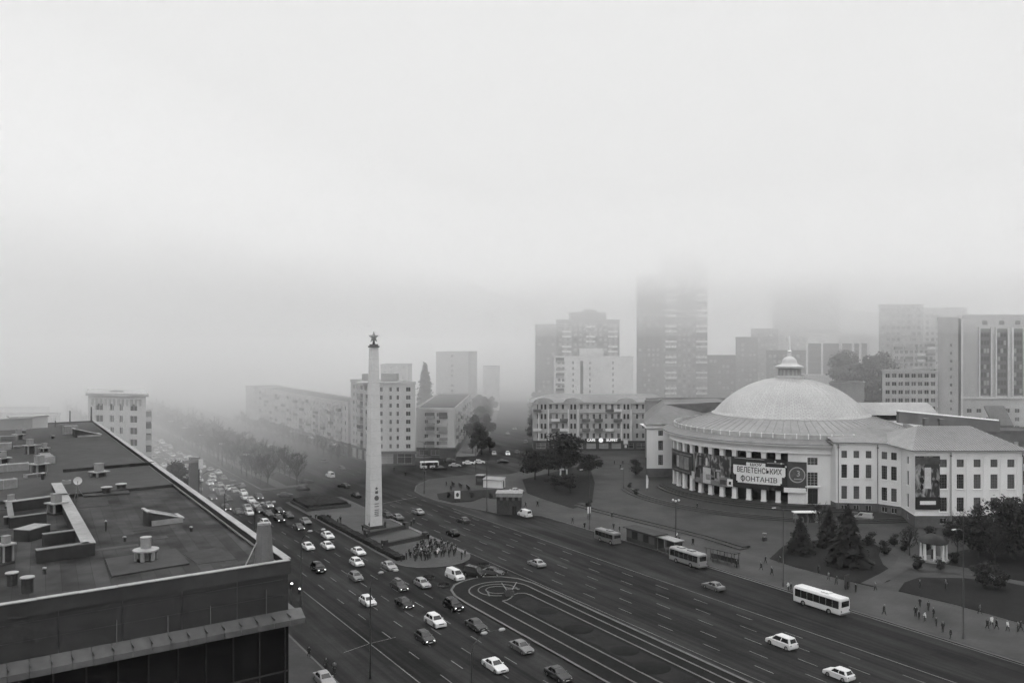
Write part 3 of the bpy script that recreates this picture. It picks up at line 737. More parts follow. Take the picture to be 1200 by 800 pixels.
mu_ = nt_.nodes.new('ShaderNodeMix'); mu_.data_type = 'RGBA'; mu_.blend_type = 'MULTIPLY'; mu_.inputs['Factor'].default_value = 1
nt_.links.new(br.outputs['Color'], mu_.inputs['A']); nt_.links.new(mr_.outputs[0], mu_.inputs['B']); nt_.links.new(mu_.outputs['Result'], b_.inputs['Base Color'])
dome = mb.build('dome', dm, circus, True, world=True)
mb = MB()
for i in range(48):
    a = 2 * math.pi * i / 48
    mb.tube([(CX + RS * math.sin(am * (1 - j / 12)) * math.cos(a), CY + RS * math.sin(am * (1 - j / 12)) * math.sin(a), zc + RS * math.cos(am * (1 - j / 12)) + .01) for j in range(12)], .06, 3)
mb.build('dome_ribs', mat('rib_sheet', .46, .5, .15, 1), dome, world=False)
dome.children[0].location = (-CX, -CY, 0)
z0 = zc + RS
mb = MB(); mb.lathe([(4.3, z0 - .55), (4.3, z0 + .15), (3.3, z0 + .3), (3.2, z0 + 2.4), (4.3, z0 + 2.8), (4.3, z0 + 3.3)], CX, CY, 32)
lan = mb.build('lantern', mat('lantern_paint', .42, .8, .2, .8), circus, world=True)
for i in range(16):
    a = 2 * math.pi * (i + .5) / 16; mb = MB(); mb.box((CX + 3.24 * math.cos(a), CY + 3.24 * math.sin(a), z0 + 1.4), (.12, .7, 1.7), a); q = mb.build('lantern_window', M['glass3'], lan); q.location = (-CX, -CY, 0)
mb = MB(); mb.lathe([(4.25, z0 + 3.3), (2.6, z0 + 3.9), (2.3, z0 + 4.3), (2.2, z0 + 4.9), (1.9, z0 + 5.5), (1.1, z0 + 6.1), (.5, z0 + 6.4), (0, z0 + 6.5)], CX, CY, 28); mb.build('lantern_roof', M['cream'], circus, True, world=True)
mb = MB(); mb.lathe([(.6, z0 + 6.3), (.5, z0 + 7.5), (.75, z0 + 7.8), (.42, z0 + 8.2), (.22, z0 + 12.2), (.0, z0 + 12.8)], CX, CY, 12); mb.build('spire', M['white'], circus, world=True)
# ---------------- advertising boards on the colonnade (curved panels)
def board(name, a0, a1, z0, z1, m, r=36.9, th=.25, parent=None, n=16):
    mb = MB(); ring_block(mb, a0, a1, r - th, r, z0, z1, n)
    return mb.build(name, m, circus if parent is None else parent, world=True)
def arc_text(body, size, phc, z, r, m, parent, bold=0, sx=1.0, ext=.04):
    vs, fs = text_mb(body, size, ext, 'CENTER', bold, sx)
    mb = MB(); mb.add([CP(phc + math.degrees(x / r), r + zz, z + y) for x, y, zz in vs], fs)
    return mb.build('lettering', m, parent, world=True)
dk = mat('board_dark', .022, .6, .5, .5)
black = mat('letter_black', .012, .7, 0); bw_ = mat('board_white', .74, .6, .05, 1)
# backing of the middle and right hand boards
bb = board('board_backing', -63, -11.2, 6.0, 12.9, dk, 36.75, .2, None, 40)
main = board('show_board', -42.2, -19.0, 5.0, 13.4, dk, 36.95, .18, None, 24)
# white sign plate with an irregular outline: stacked curved slabs
pl = MB()
for a0, a1, za, zb in ((-35.6, -27.6, 11.2, 12.1), (-41.4, -19.6, 8.9, 11.2), (-41.1, -19.9, 8.6, 8.9), (-40.0, -21.0, 6.9, 8.6), (-39.4, -21.6, 6.45, 6.9)):
    ring_block(pl, a0, a1, 36.94, 37.08, za, zb, 24)
plate = pl.build('sign_plate', bw_, circus, world=True)
arc_text('ШОУ', .95, -31.5, 11.55, 37.10, black, plate, .02, 1.5)
arc_text('ВЕЛЕТЕНСЬКИХ', 2.05, -30.4, 9.95, 37.10, black, plate, .02, .74)
vs_, fs_ = text_mb('ООНТАНІВ', 1.85, .04, 'CENTER', .012, 1.0)
x0_ = min(v[0] for v in vs_); ow, _f = text_mb('О', 1.85, .04, 'CENTER', .012, 1.0); xw = max(v[0] for v in ow) - min(v[0] for v in ow)
mb = MB(); mb.add([CP(-30.4 + math.degrees(x / 37.10), 37.10 + zz, 7.6 + y) for x, y, zz in vs_], fs_)     # the letter is a ring with an upright through it
xc = x0_ + xw / 2; hy = max(v[1] for v in ow)
for s0_, s1_ in ((-hy * 1.18, -hy * .62), (-hy * .62, hy * .62), (hy * .62, hy * 1.18)):
    mb.add([CP(-30.4 + math.degrees((xc + dx) / 37.10), 37.15, 7.6 + z) for dx, z in ((-.13, s0_), (.13, s0_), (.13, s1_), (-.13, s1_))], [(0, 1, 2, 3)])
mb.build('lettering', black, plate, world=True)
mb = MB(); ring_block(mb, -44.2, -41.7, 36.94, 37.08, 5.0, 7.0, 6); bdg = mb.build('round_badge', bw_, circus, world=True)
mb = MB(); ring_block(mb, -43.5, -42.4, 37.08, 37.12, 5.5, 6.3, 4); mb.build('badge_mark', black, bdg, world=True)
mb = MB(); ring_block(mb, -41, -28, 36.94, 37.02, 13.0, 13.2, 12); mb.build('board_stripe', M['grey'], main, world=True)
mb = MB(); ring_block(mb, -27, -20, 36.94, 37.02, 12.2, 12.4, 12); mb.build('board_stripe', M['grey'], main, world=True)
for ph, z in ((-23.6, 12.75), (-21.2, 12.3), (-19.4, 11.5)):
    p = CP(ph, 37.1, z); mb = MB(); mb.lathe([(0, -.28), (.2, -.2), (.28, 0), (.2, .2), (0, .28)], 0, 0, 10); mb.v = [(v[0] + p.x, v[1] + p.y, v[2] + p.z) for v in mb.v]; mb.build('globe_lamp', M['lamp_off'], main, True, world=True)
# right hand board with a ring emblem and a pale strip below
rb = board('emblem_board', -18.8, -11.2, 5.2, 12.9, mat('board_mid', .06, .6, .5, .6), 37.0, .2)
def ring_mark(phc, zc_, r0, r1, m, parent, rr=37.05):
    n = 32; vs, fs = [], []
    for i in range(n):
        a = 2 * math.pi * i / n
        for r in (r0, r1): vs.append(CP(phc + math.degrees(r * math.cos(a) / rr), rr, zc_ + r * math.sin(a)))
    fs = [(2 * i, 2 * i + 1, (2 * i + 3) % (2 * n), (2 * i + 2) % (2 * n)) for i in range(n)]
    mb = MB(); mb.add(vs, fs); return mb.build('ring_emblem', m, parent, world=True)
ring_mark(-15, 9.5, 1.85, 2.1, mat('emblem_paint', .40, .6, .2, 1), rb)
mb = MB(); n = 28; mb.add([CP(-15 + math.degrees(1.84 * math.cos(2 * math.pi * i / n) / 37.03), 37.03, 9.5 + 1.84 * math.sin(2 * math.pi * i / n)) for i in range(n)], [tuple(range(n))[::-1]]); mb.build('emblem_disc', mat('emblem_disc', .10, .6, .6, 1.2), rb, world=True)
arc_text('3', 2.2, -14.5, 9.8, 37.06, MATS['emblem_paint'], rb, .03, .9)
mb = MB(); ring_block(mb, -16.2, -13.2, 37.04, 37.08, 8.3, 8.5, 6); mb.build('emblem_bar', MATS['emblem_paint'], rb, world=True)
mb = MB(); ring_block(mb, -20.2, -11.6, 37.0, 37.16, 4.75, 6.0, 10); mb.build('light_strip', mat('strip_white', .75, .5, .06, 2), circus, world=True)
# picture boards: abstract posters in large patches of grey
pm = bpy.data.materials.new('poster_print'); pm.use_nodes = True; nt_ = pm.node_tree; b_ = nt_.nodes['Principled BSDF']; b_.inputs['Roughness'].default_value = .6
tc_ = nt_.nodes.new('ShaderNodeTexCoord'); mp_ = nt_.nodes.new('ShaderNodeMapping'); mp_.inputs['Scale'].default_value = (.55, .55, .22); nz = nt_.nodes.new('ShaderNodeTexNoise'); nz.inputs['Scale'].default_value = 1.2; nz.inputs['Detail'].default_value = 3; nz.inputs['Distortion'].default_value = 1.2
cr = nt_.nodes.new('ShaderNodeValToRGB'); cr.color_ramp.elements[0].position = .47; cr.color_ramp.elements[0].color = (.02, .02, .02, 1); cr.color_ramp.elements[1].position = .70; cr.color_ramp.elements[1].color = (.38, .38, .38, 1)
nt_.links.new(tc_.outputs['Object'], mp_.inputs[0]); nt_.links.new(mp_.outputs[0], nz.inputs['Vector']); nt_.links.new(nz.outputs['Fac'], cr.inputs[0]); nt_.links.new(cr.outputs[0], b_.inputs['Base Color'])
pb = board('picture_board', -62.4, -42.6, 4.6, 13.2, pm, 36.98, .2, None, 20)
mb = MB(); ring_block(mb, -57.2, -52.8, 36.98, 37.06, 4.9, 9.3, 6); mb.build('figure_panel', mat('figure_pale', .5, .6, .25, .8), pb, world=True)
mb = MB(); ring_block(mb, -55.6, -54.6, 36.98, 37.06, 9.9, 12.0, 4); mb.build('figure_panel', MATS['figure_pale'], pb, world=True)
mb = MB(); ring_block(mb, -61.5, -43, 36.98, 37.03, 4.7, 7.4, 20); mb.build('painted_band', mat('band_grey', .20, .6, .5, .6), pb, world=True)
rp = random.Random(9)
for i in range(16):
    a0 = rp.uniform(-61.8, -46); w_ = rp.uniform(.8, 3.2); za = rp.uniform(4.9, 11.4); h_ = rp.uniform(.5, 2.6); v = rp.choice((.015, .02, .03, .08, .16, .30))
    mb = MB(); ring_block(mb, a0, min(-43, a0 + w_), 36.98, 37.035 + .003 * i, za, min(13.0, za + h_), 4); mb.build('printed_panel', mat('print_%d' % int(v * 1000), v, .6, .6, .9), pb, world=True)
lb = board('left_board', -85, -64, 6.2, 12.6, mat('left_board_dark', .045, .6, .6, .5), 36.98, .2, None, 16)
for a0, a1, za, zb, v in ((-82, -79, 8, 11, .2), (-78, -75.5, 7.8, 11.2, .32), (-75, -71, 7.6, 11.4, .16), (-70.5, -67, 7.6, 11.2, .26), (-84, -65, 11.6, 12.0, .18), (-83, -66, 6.6, 7.0, .14)):
    mb = MB(); ring_block(mb, a0, a1, 36.98, 37.05, za, zb, 5); mb.build('printed_panel', mat('print_%d' % int(v * 100), v, .6, .5, .8), lb, world=True)
mb = MB(); ring_block(mb, -64.6, -62.6, 36.98, 37.1, 5.2, 7.6, 4); mb.build('round_badge', MATS['figure_pale'], circus, world=True)

# ---------------- wings right of the rotunda
EZ = 18.3
pts = [(84.6, 227.2), (84.7, 223.2), (95.0, 222.0), (99.2, 217.6), (97.5, 206.4), (123.6, 206.4), (123.6, 212.0), (131, 212.0)]
mb = MB(); bs = MB(); wins = []; bwins = []
zrow = [(3.9, 7.3), (9.4, 12.9), (14.6, 16.5)]
nw = [0, 3, 2, 1, 5, 0, 1]
for i in range(7):
    a, b = pts[i], pts[i + 1]; L = (Vector(b) - Vector(a)).length
    if i == 4:
        us = [(6.0 + 4.08 * q, 7.75 + 4.08 * q) for q in range(5)]
    elif i == 3: us = [(L * .42, L * .42 + 1.6)]
    else: us = spread_u(L, nw[i], 1.45, .6, .6) if nw[i] else []
    wins += facade(mb, a, b, 3.0, EZ - 1.2, us, zrow, .3)
    bwins += facade(bs, a, b, 0, 3.0, us, [(.9, 2.3)], .25)
mb.build('wing_wall', wallm, circus, world=True); bs.build('wing_plinth', M['base'], circus, world=True)
put_windows(circus, wins, 'grid', ('glass', 'glass2', 'glass2', 'glass2'), frame='metal'); put_windows(circus, bwins, 'cross', ('glass',), name='basement_window')
# sills and flat pilasters between the windows of the projecting block
for pos, ang, w, h in wins:
    if h > 2.5:
        q = Vector((pos.x, pos.y, pos.z - .12)) + Vector((math.sin(ang), -math.cos(ang), 0)) * .4
        mb = MB(); mb.box(q, (w + .4, .3, .16), ang); mb.build('window_sill', MATS['cornice_paint'], circus, world=True)
for q in range(5):
    x = 97.5 + 8.85 + 4.08 * q; mb = MB(); mb.box((x + .05, 206.31, 10.0), (1.3, .18, 13.9)); mb.build('pilaster', wallm, circus, world=True)
def offs(P, d):
    out = []
    V = [Vector(p) for p in P]
    for i, p in enumerate(V):
        ns = []
        if i > 0: e = (V[i] - V[i - 1]).normalized(); ns.append(Vector((e.y, -e.x)))
        if i < len(V) - 1: e = (V[i + 1] - V[i]).normalized(); ns.append(Vector((e.y, -e.x)))
        n_ = sum(ns, Vector((0, 0))); n_ = n_ / max(n_.dot(ns[0]), .3); out.append(p + n_ * d)
    return out
def band(name, P, d0, d1, z0, z1, m):
    A_, B_ = offs(P, d0), offs(P, d1); mb = MB()
    for i in range(len(P) - 1):
        a, b, c, e = B_[i], B_[i + 1], A_[i + 1], A_[i]
        mb.add([(a.x, a.y, z0), (b.x, b.y, z0), (c.x, c.y, z0), (e.x, e.y, z0), (a.x, a.y, z1), (b.x, b.y, z1), (c.x, c.y, z1), (e.x, e.y, z1)],
               [(3, 2, 1, 0), (4, 5, 6, 7), (0, 1, 5, 4), (2, 3, 7, 6)] + ([(3, 0, 4, 7)] if i == 0 else []) + ([(1, 2, 6, 5)] if i == len(P) - 2 else []))
    return mb.build(name, m, circus, world=True)
band('wing_frieze', pts, -.02, .12, EZ - 1.2, EZ - .05, wallm); band('wing_cornice', pts, -.1, .55, EZ - .05, EZ + .25, MATS['cornice_paint']); band('wing_eave', pts, -.4, 1.0, EZ + .25, EZ + .45, MATS['eave_sheet'])
band('plinth_course', pts, -.02, .12, 2.9, 3.06, MATS['cornice_paint'])
# drain pipes
for x, y in ((85.2, 222.9), (95.0, 221.8), (99.2, 217.2), (106.0, 206.15), (123.4, 206.15)):
    mb = MB(); mb.cyl(x, y - .12, 1, EZ, .1, .1, 6); mb.box((x, y - .15, EZ - .9), (.35, .3, .4)); mb.build('drain_pipe', M['dgrey'], circus, world=True)
# roofs of the wings
rm = M['roofmetal']
def hip(mb, x0, x1, y0, y1, z, zr, ins, yr=None):
    yr = (y0 + y1) / 2 if yr is None else yr
    a, b = (x0 + ins, yr, zr), (x1 - ins, yr, zr)
    mb.add([(x0, y0, z), (x1, y0, z), (x1, y1, z), (x0, y1, z), a, b], [(0, 1, 5, 4), (1, 2, 5), (2, 3, 4, 5), (3, 0, 4)])
    return a, b
mb = MB(); a, b = hip(mb, 96.4, 124.8, 205.4, 234, 18.72, 23.4, 7.5, 218.5)
sm_ = MB()
for i in range(46):   # standing seams on the front slope
    x = 96.6 + i * .62
    t1 = min(1.0, (x - 96.4) / 7.5, (124.8 - x) / 7.5)
    sm_.tube([(x, 205.5, 18.78), (x, 205.4 + 13.1 * t1, 18.77 + 4.68 * t1)], .10, 4)
mb.build('wing_roof', rm, circus, world=True); sm_.build('roof_seams', MATS['seam_sheet'], circus, world=True)
mb = MB(); mb.add([(84.0, 222.4, 18.76), (95.4, 221.2, 18.76), (99.4, 217.0, 18.76), (105, 218.5, 21.2), (104, 240, 21.6), (100, 262, 22.0), (84, 228.5, 19.6), (98, 236, 21.4)], [(0, 1, 7, 6), (1, 2, 3, 7), (3, 4, 7), (7, 4, 5, 6)]); mb.build('link_roof', mat('link_sheet', .20, .6, .3, .5), circus, world=True)
mb = MB(); mb.prism([(100, 218), (123.4, 212.4), (123.4, 233), (104, 234)], 0, 18.6); mb.prism([(86, 232), (99, 222), (104, 234), (122, 236), (122, 284), (90, 292)], 0, 18.5); mb.build('rear_wing', wallm, circus, world=True)
# low white vaulted hall behind
mb = MB(); n = 12; x0, x1 = 108, 131
vs = [(x, 262 + 20 * (j / n), 20.5 + 5.2 * math.sin(math.pi * min(1, .12 + .88 * j / n))) for x in (x0, x1) for j in range(n + 1)]
mb.add(vs, [(j, j + 1, n + 2 + j, n + 1 + j)[::-1] for j in range(n)] + [tuple(range(n + 1)), tuple(range(2 * n + 1, n, -1))]); mb.build('vaulted_roof', M['grey'], circus, world=True)
mb = MB(); mb.prism([(108, 262), (131, 262), (131, 282), (108, 282)], 0, 20.6); mb.build('hall_wall', wallm, circus, world=True)
for i, (x, y, z) in enumerate(((113, 263.2, 21.8), (119, 263.5, 22.2), (121.5, 262.8, 21.6), (123.5, 263.4, 22))):
    mb = MB(); mb.box((x, y, z), (.7, .5, .9)); mb.build('roof_vent', M['dgrey'], circus, world=True)
mb = MB(); mb.add([(107, 236, 22.5), (131, 229, 20.6), (131, 229, 23.6), (107, 236, 25.6), (107, 237.5, 22.5), (131, 230.5, 20.6), (131, 230.5, 23.6), (107, 237.5, 25.6)], [(0, 1, 2, 3), (7, 6, 5, 4), (3, 2, 6, 7), (0, 3, 7, 4), (1, 5, 6, 2)]); mb.build('firewall', M['dgrey'], circus, world=True)
mb = MB(); mb.tube([(107, 236.7, 25.7), (131, 229.7, 23.7)], .28, 4); mb.build('firewall_coping', M['white'], circus, world=True)
for x, y in ((109.5, 226), (112.6, 224)):
    mb = MB(); mb.box((x, y, 22.8), (1.1, 1.1, 3.4)); mb.box((x, y, 24.6), (1.4, 1.4, .25)); mb.build('chimney', M['dgrey'], circus, world=True)
# pavilion left of the rotunda
mb = MB(); wins = []; P = [(44.8, 284.0), (53.4, 284.0), (53.4, 292)]
wins += facade(mb, P[0], P[1], 2.8, 16.2, [(3.9, 5.5)], [(3.9, 7.3), (8.8, 12.0), (13.6, 15.4)], .3); facade(mb, P[1], P[2], 2.8, 16.2, [], [])
facade(mb, (50.6, 320), P[0], 2.8, 16.2, [], []); mb.quad((44.8, 284, 16.2), (53.4, 284, 16.2), (53.4, 300, 16.2), (44.8, 300, 16.2)); mb.build('pavilion_wall', wallm, circus, world=True)
put_windows(circus, wins, 'grid', ('glass',))
mb = MB(); mb.prism([(44.7, 283.9), (53.5, 283.9), (56.3, 300), (47.4, 300)], 0, 2.8); mb.build('pavilion_plinth', M['base'], circus, world=True)
mb = MB(); mb.prism([(44.2, 283.3), (54.0, 283.3), (60, 325), (51, 325)], 16.2, 16.6); mb.prism([(43.9, 283.0), (54.3, 283.0), (60.3, 325), (50.7, 325)], 17.3, 17.6); mb.build('pavilion_cornice', MATS['cornice_paint'], circus, world=True)
mb = MB(); mb.prism([(44.6, 283.7), (53.6, 283.7), (59.6, 324), (51.2, 324)], 16.6, 17.3); mb.build('pavilion_frieze', wallm, circus, world=True)
mb = MB(); mb.add([(43.6, 282.7, 17.62), (60, 282.7, 17.62), (72, 300, 19), (72, 326, 19), (50.4, 326, 17.62), (53, 296, 23.2), (76, 300, 23.8), (56, 318, 23.2), (76, 318, 23.8)],
              [(0, 1, 2, 6, 5), (0, 5, 7, 4), (5, 6, 8, 7), (4, 7, 8, 3)]); mb.build('pavilion_roof', mat('old_roof_sheet', .17, .7, .3, .5), circus, world=True)
# tall poster on the projecting block
mb = MB(); mb.box((100.4, 206.2, 10.9), (5.9, .22, 12.9)); pb = mb.build('tall_poster', pm, circus, world=True)
mb = MB(); mb.box((100.4, 206.06, 6.0), (5.9, .06, 3.0)); mb.build('poster_foot', dk, pb, world=True)
mb = MB(); mb.box((100.4, 206.0, 6.1), (3.8, .05, .9)); mb.build('poster_strip', MATS['strip_white'], pb, world=True)
mb = MB(); mb.prism([(99.6, 206.02), (101.2, 206.02), (101.1, 206.06), (99.7, 206.06)], 9.5, 14.6); mb.build('poster_figure', MATS['figure_pale'], pb, world=True)
mb = MB(); mb.box((100.4, 206.05, 16.2), (5.9, .06, 1.6)); mb.build('poster_head', mat('poster_head', .07, .6, .6, 1.0), pb, world=True)

for i in range(14):      # printed figures and flourishes on the tall poster
    v = rp.choice((.015, .03, .10, .2, .34)); x = 100.4 + rp.choice((-1, 1)) * rp.uniform(1.0, 2.4); z = rp.uniform(8.2, 15); mb = MB(); n = 10; r0, r1 = rp.uniform(.25, .6), rp.uniform(.4, 1.1)
    mb.add([(x + r0 * math.cos(2 * math.pi * k / n) * rp.uniform(.7, 1.1), 206.055 - .004 * i, z + r1 * math.sin(2 * math.pi * k / n) * rp.uniform(.7, 1.1)) for k in range(n)], [tuple(range(n))]); mb.build('printed_panel', mat('print_%d' % int(v * 1000), v, .6, .6, .9), pb, world=True)
# ================================================================ the buildings of the town in the fog
def pxz(py, y): return HC - (py - 400.0) * y / FPX
def pxx(px, y): return (px - 600.0) / FPX * y
def block(label, P, z1, wall, nfl, fh=2.9, cols=(6, 0, 0), z0=0, base=0, win=(1.5, 1.6), sill=.95, style='cross', glass=('glass', 'glass2', 'glass2', 'glass3'),
          roof='flat', name='apartment_building', cat='building', plinth='shop', recess=.22, group=None, par=.8, skipf=None, top_gap=None, roofm='roofdark'):
    """four-cornered block: P = front-left, front-right, back-right, back-left; cols = windows per floor on front, right, left"""
    c = sum((Vector(p) for p in P), Vector((0, 0))) / 4
    t = thing(name, label, cat, (c.x, c.y, 0), 0, group)
    mb = MB(); wins = []
    zb = z0 + base
    zs = rows(zb, nfl, fh, sill, win[1])
    zs = [z for z in zs if z[1] < z1 - .2]
    for k, (i, j) in enumerate(((0, 1), (1, 2), (3, 0))):
        a, b = P[i], P[j]; L = (Vector(b) - Vector(a)).length
        n = cols[k]
        us = n if isinstance(n, list) else (spread_u(L, n, min(win[0], L / n * .75), .8, .8) if n else [])
        wins += facade(mb, a, b, zb, z1, us, zs if us else [], recess, 0, skipf if k == 0 else None)
    mb.quad((*P[2], zb), (*P[3], zb), (*P[3], z1), (*P[2], z1)); mb.quad(*[(*p, z1 - .02) for p in P])
    mb.build('wall', wall, t, world=True)
    if base:
        q = MB(); wi2 = []
        for k, (i, j) in enumerate(((0, 1), (1, 2), (3, 0))):
            a, b = P[i], P[j]; L = (Vector(b) - Vector(a)).length; n = max(2, int(L / 5))
            wi2 += facade(q, a, b, z0, zb - .02, spread_u(L, n, L / n * .72, .5, .5), [(z0 + .6, zb - 1.0)], .3)
        q.build('shop_floor', M[plinth], t, world=True)
        put_windows(t, wi2[:24], 'cross', ('glass', 'glass2', 'glass3'), name='shop_window')
    put_windows(t, wins, style, glass)
    e = (Vector(P[1]) - Vector(P[0])).normalized()
    if roof == 'flat':
        mb = MB(); V = [Vector(p) for p in P]
        for i in range(4):
            a, b = V[i], V[(i + 1) % 4]; d = b - a; m = (a + b) / 2; mb.box((m.x, m.y, z1 + par / 2 - .1), (d.length + .35, .35, par + .2), math.atan2(d.y, d.x))
        mb.build('parapet', wall, t, world=True)
        mb = MB(); mb.prism([(p[0], p[1]) for p in P], z1, z1 + .2); mb.build('roof', M[roofm], t, world=True)
    elif roof == 'hip':
        mb = MB(); V = [c + (Vector(p) - c) * 1.05 for p in P]; zr = z1 + par
        w = min((V[1] - V[0]).length, (V[2] - V[1]).length) / 2
        if (V[1] - V[0]).length >= (V[2] - V[1]).length:
            r0 = (V[0] + V[3]) / 2 + e * w; r1 = (V[1] + V[2]) / 2 - e * w
            fs = [(0, 1, 5, 4), (1, 2, 5), (2, 3, 4, 5), (3, 0, 4), (3, 2, 1, 0)]
        else:
            g = (V[3] - V[0]).normalized(); r0 = (V[0] + V[1]) / 2 + g * w; r1 = (V[3] + V[2]) / 2 - g * w
            fs = [(0, 1, 4), (1, 2, 5, 4), (2, 3, 5), (3, 0, 4, 5), (3, 2, 1, 0)]
        mb.add([(*v, z1 + .05) for v in V] + [(*r0, zr), (*r1, zr)], fs); mb.build('roof', M[roofm], t, world=True)
    return t
def rect(px0, px1, y, dep, sk=0.0):
    """front edge px0..px1 at distance y, running back dep metres (sk: sideways drift of the back)"""
    x0, x1 = pxx(px0, y), pxx(px1, y)
    if x0 > 30 and not sk: sk = x0 / y * dep
    return [(x0, y), (x1, y), (x1 + sk, y + dep), (x0 + sk, y + dep)]
def addbox(t, name, c, s, m, rz=0):
    mb = MB(); mb.box(c, s, rz); return mb.build(name, m, t, world=True)
def balcony(t, c, w, m, rz=0, dep=1.2, h=1.1, glazed=False):
    ca, sa = math.cos(rz), math.sin(rz)
    def W(x, y): return (c[0] + x * ca - y * sa, c[1] + x * sa + y * ca)
    mb = MB()
    p = W(0, -dep / 2); mb.box((p[0], p[1], c[2] + .07), (w, dep, .14), rz)
    p = W(0, -dep + .04); mb.box((p[0], p[1], c[2] + .14 + h / 2), (w, .08, h), rz)
    for s in (-1, 1): p = W(s * (w / 2 - .04), -dep / 2); mb.box((p[0], p[1], c[2] + .14 + h / 2), (.08, dep - .16, h), rz)
    b = mb.build('balcony', m, t, world=True)
    if glazed:
        mb = MB(); p = W(0, -dep + .03); mb.box((p[0], p[1], c[2] + .14 + h + .65), (w - .05, .05, 1.3), rz)
        o = mb.build('balcony_glazing', M[random.choice(('glass2', 'glass', 'glass3'))], b)
        o.location = -Vector((t.location.x, t.location.y, 0))
    return b

# --- nine-floor corner house beyond the store (left)
y = 214; P = [(pxx(94, y), y + 4), (pxx(171, y), y), (pxx(171, y) - 8, y + 17), (pxx(94, y) - 8, y + 21)]
t = block('pale nine-storey corner house with wide cornice and stacked bay balconies beyond the store roof', P, 31.2, M['cream'], 10, 2.95, ([(2.2, 4.4), (6.4, 7.6), (9.2, 10.2), (12.3, 14.4)], 3, 0), roof='hip', par=.9, win=(2, 1.75), glass=('glass', 'glass2', 'glass2'))
ang = math.atan2(P[1][1] - P[0][1], P[1][0] - P[0][0]); e = Vector((math.cos(ang), math.sin(ang))); nn = Vector((e.y, -e.x)); cc = (Vector(P[0]) + Vector(P[1]) + Vector(P[2]) + Vector(P[3])) / 4
mb = MB(); mb.prism([tuple(cc + (Vector(p) - cc) * 1.09) for p in P], 31.25, 31.9); mb.build('cornice', M['pale'], t, world=True)
for i in range(12):
    p = Vector(P[0]) + e * (1.3 + i * 1.28) + nn * .05; addbox(t, 'frieze_arch', (p.x, p.y, 29.6), (.55, .16, 1.7), M['glass3'], ang)
for k in range(8):
    z = 4.2 + k * 2.95; rd = (Vector(P[2]) - Vector(P[1])).normalized(); rn = Vector((rd.y, -rd.x)); p = Vector(P[1]) + rd * 3.2 + rn * .7; ang2 = math.atan2(rd.y, rd.x)
    bb_ = addbox(t, 'bay_balcony', (p.x, p.y, z + .55), (4.4, 1.5, 1.2), M['cream'], ang2)
    q = addbox(t, 'bay_glazing', (p.x, p.y, z + 1.85), (4.2, 1.3, 1.4), M['glass3'] if k % 2 else M['glass2'], ang2)
# --- low rooftops beyond the store at the picture's left edge
block('long pale low block beyond the plant rooms of the store roof', rect(-60, 46, 300, 14), pxz(489, 300), M['pale'], 6, 3.0, (9, 2, 0), par=.6)
block('grey distant block dissolving in fog at the picture edge', rect(-120, 40, 420, 14), pxz(480, 420), M['grey'], 7, 3.0, (10, 0, 0), par=.5)

# --- eight-storey corner house behind the obelisk
A0 = Vector((-49.6, 310.0)); B0 = A0 + Vector((14.4, .5)); C0 = B0 + D * 24.8 ; D0 = A0 + D * 24.8
P = [tuple(A0), tuple(B0), tuple(C0), tuple(D0)]
t = block('pale eight-storey corner house right behind the obelisk, dark shop floor below', P, 29.6, M['cream'], 8, 2.95, ([(1.6, 2.6), (5.0, 5.9), (7.6, 8.5), (11.0, 12.7)], 4, [(2.5, 4.0), (5.6, 6.8), (9.5, 12.5), (15, 16.4), (18.2, 21.2)]), base=5.2, win=(1.6, 1.6), glass=('glass', 'glass', 'glass2'))
addbox(t, 'shop_fascia', (-42.3, 309.4, 4.75), (15.4, .6, .9), M['base']); addbox(t, 'roof_cornice', ((A0 + C0).x / 2, (A0 + C0).y / 2, 29.9), (15.6, 22, .4), M['pale'], 0)
addbox(t, 'stair_head', (-46, 322, 31.6), (6, 5, 2.8), M['grey']); addbox(t, 'stair_head', (-55, 326, 31.4), (4, 4, 2.4), M['grey'])
la = math.atan2((A0 - D0).y, (A0 - D0).x)
for k in range(7):
    for u in (11.0, 19.8):
        p = D0 + (A0 - D0).normalized() * u; balcony(t, (p.x, p.y, 5.3 + k * 2.95), 3.4, M['grey'] if (k + int(u)) % 3 else M['cream'], la, 1.1, 1.05, (k * 3 + int(u)) % 4 < 2)
# --- long row along the avenue
A1 = ST(318, 120.0).xy; L1 = 128
P = [tuple(ST(318, 120.2).xy), tuple(ST(318, 133).xy), tuple(ST(318 + L1, 133).xy), tuple(ST(318 + L1, 120.2).xy)]
t = block('long pale six-storey terrace with balconies running back along the avenue into fog', P, 20.6, M['cream'], 5, 2.95, (0, 0, 30), base=5.2, win=(1.5, 1.6), glass=('glass', 'glass2', 'glass2', 'glass3'), par=.7)
la = math.atan2(-D.y, -D.x)
for i in range(13):
    for k in range(5):
        if (i * 7 + k * 3) % 5 == 0: continue
        p = ST(318 + L1 - 6.5 - i * 9.4, 120.15); balcony(t, (p.x, p.y, 5.3 + k * 2.95), 3.6, random.choice((M['grey'], M['pale'], M['cream'], M['dgrey'])), la, 1.2, 1.05, random.random() < .6)
for i in range(16):
    p = ST(322 + i * 7.7, 119.6); addbox(t, 'shop_awning', (p.x, p.y, 3.4), (5.8, 1.0, .5), M['white'] if i % 4 == 1 else M['base'], la)
P = [tuple(ST(450, 119).xy), tuple(ST(450, 135).xy), tuple(ST(468, 135).xy), tuple(ST(468, 119).xy)]
block('pale end house in thick fog where the avenue terrace fades out', P, 20.5, M['pale'], 6, 2.95, (3, 0, 4), base=4, par=.7)
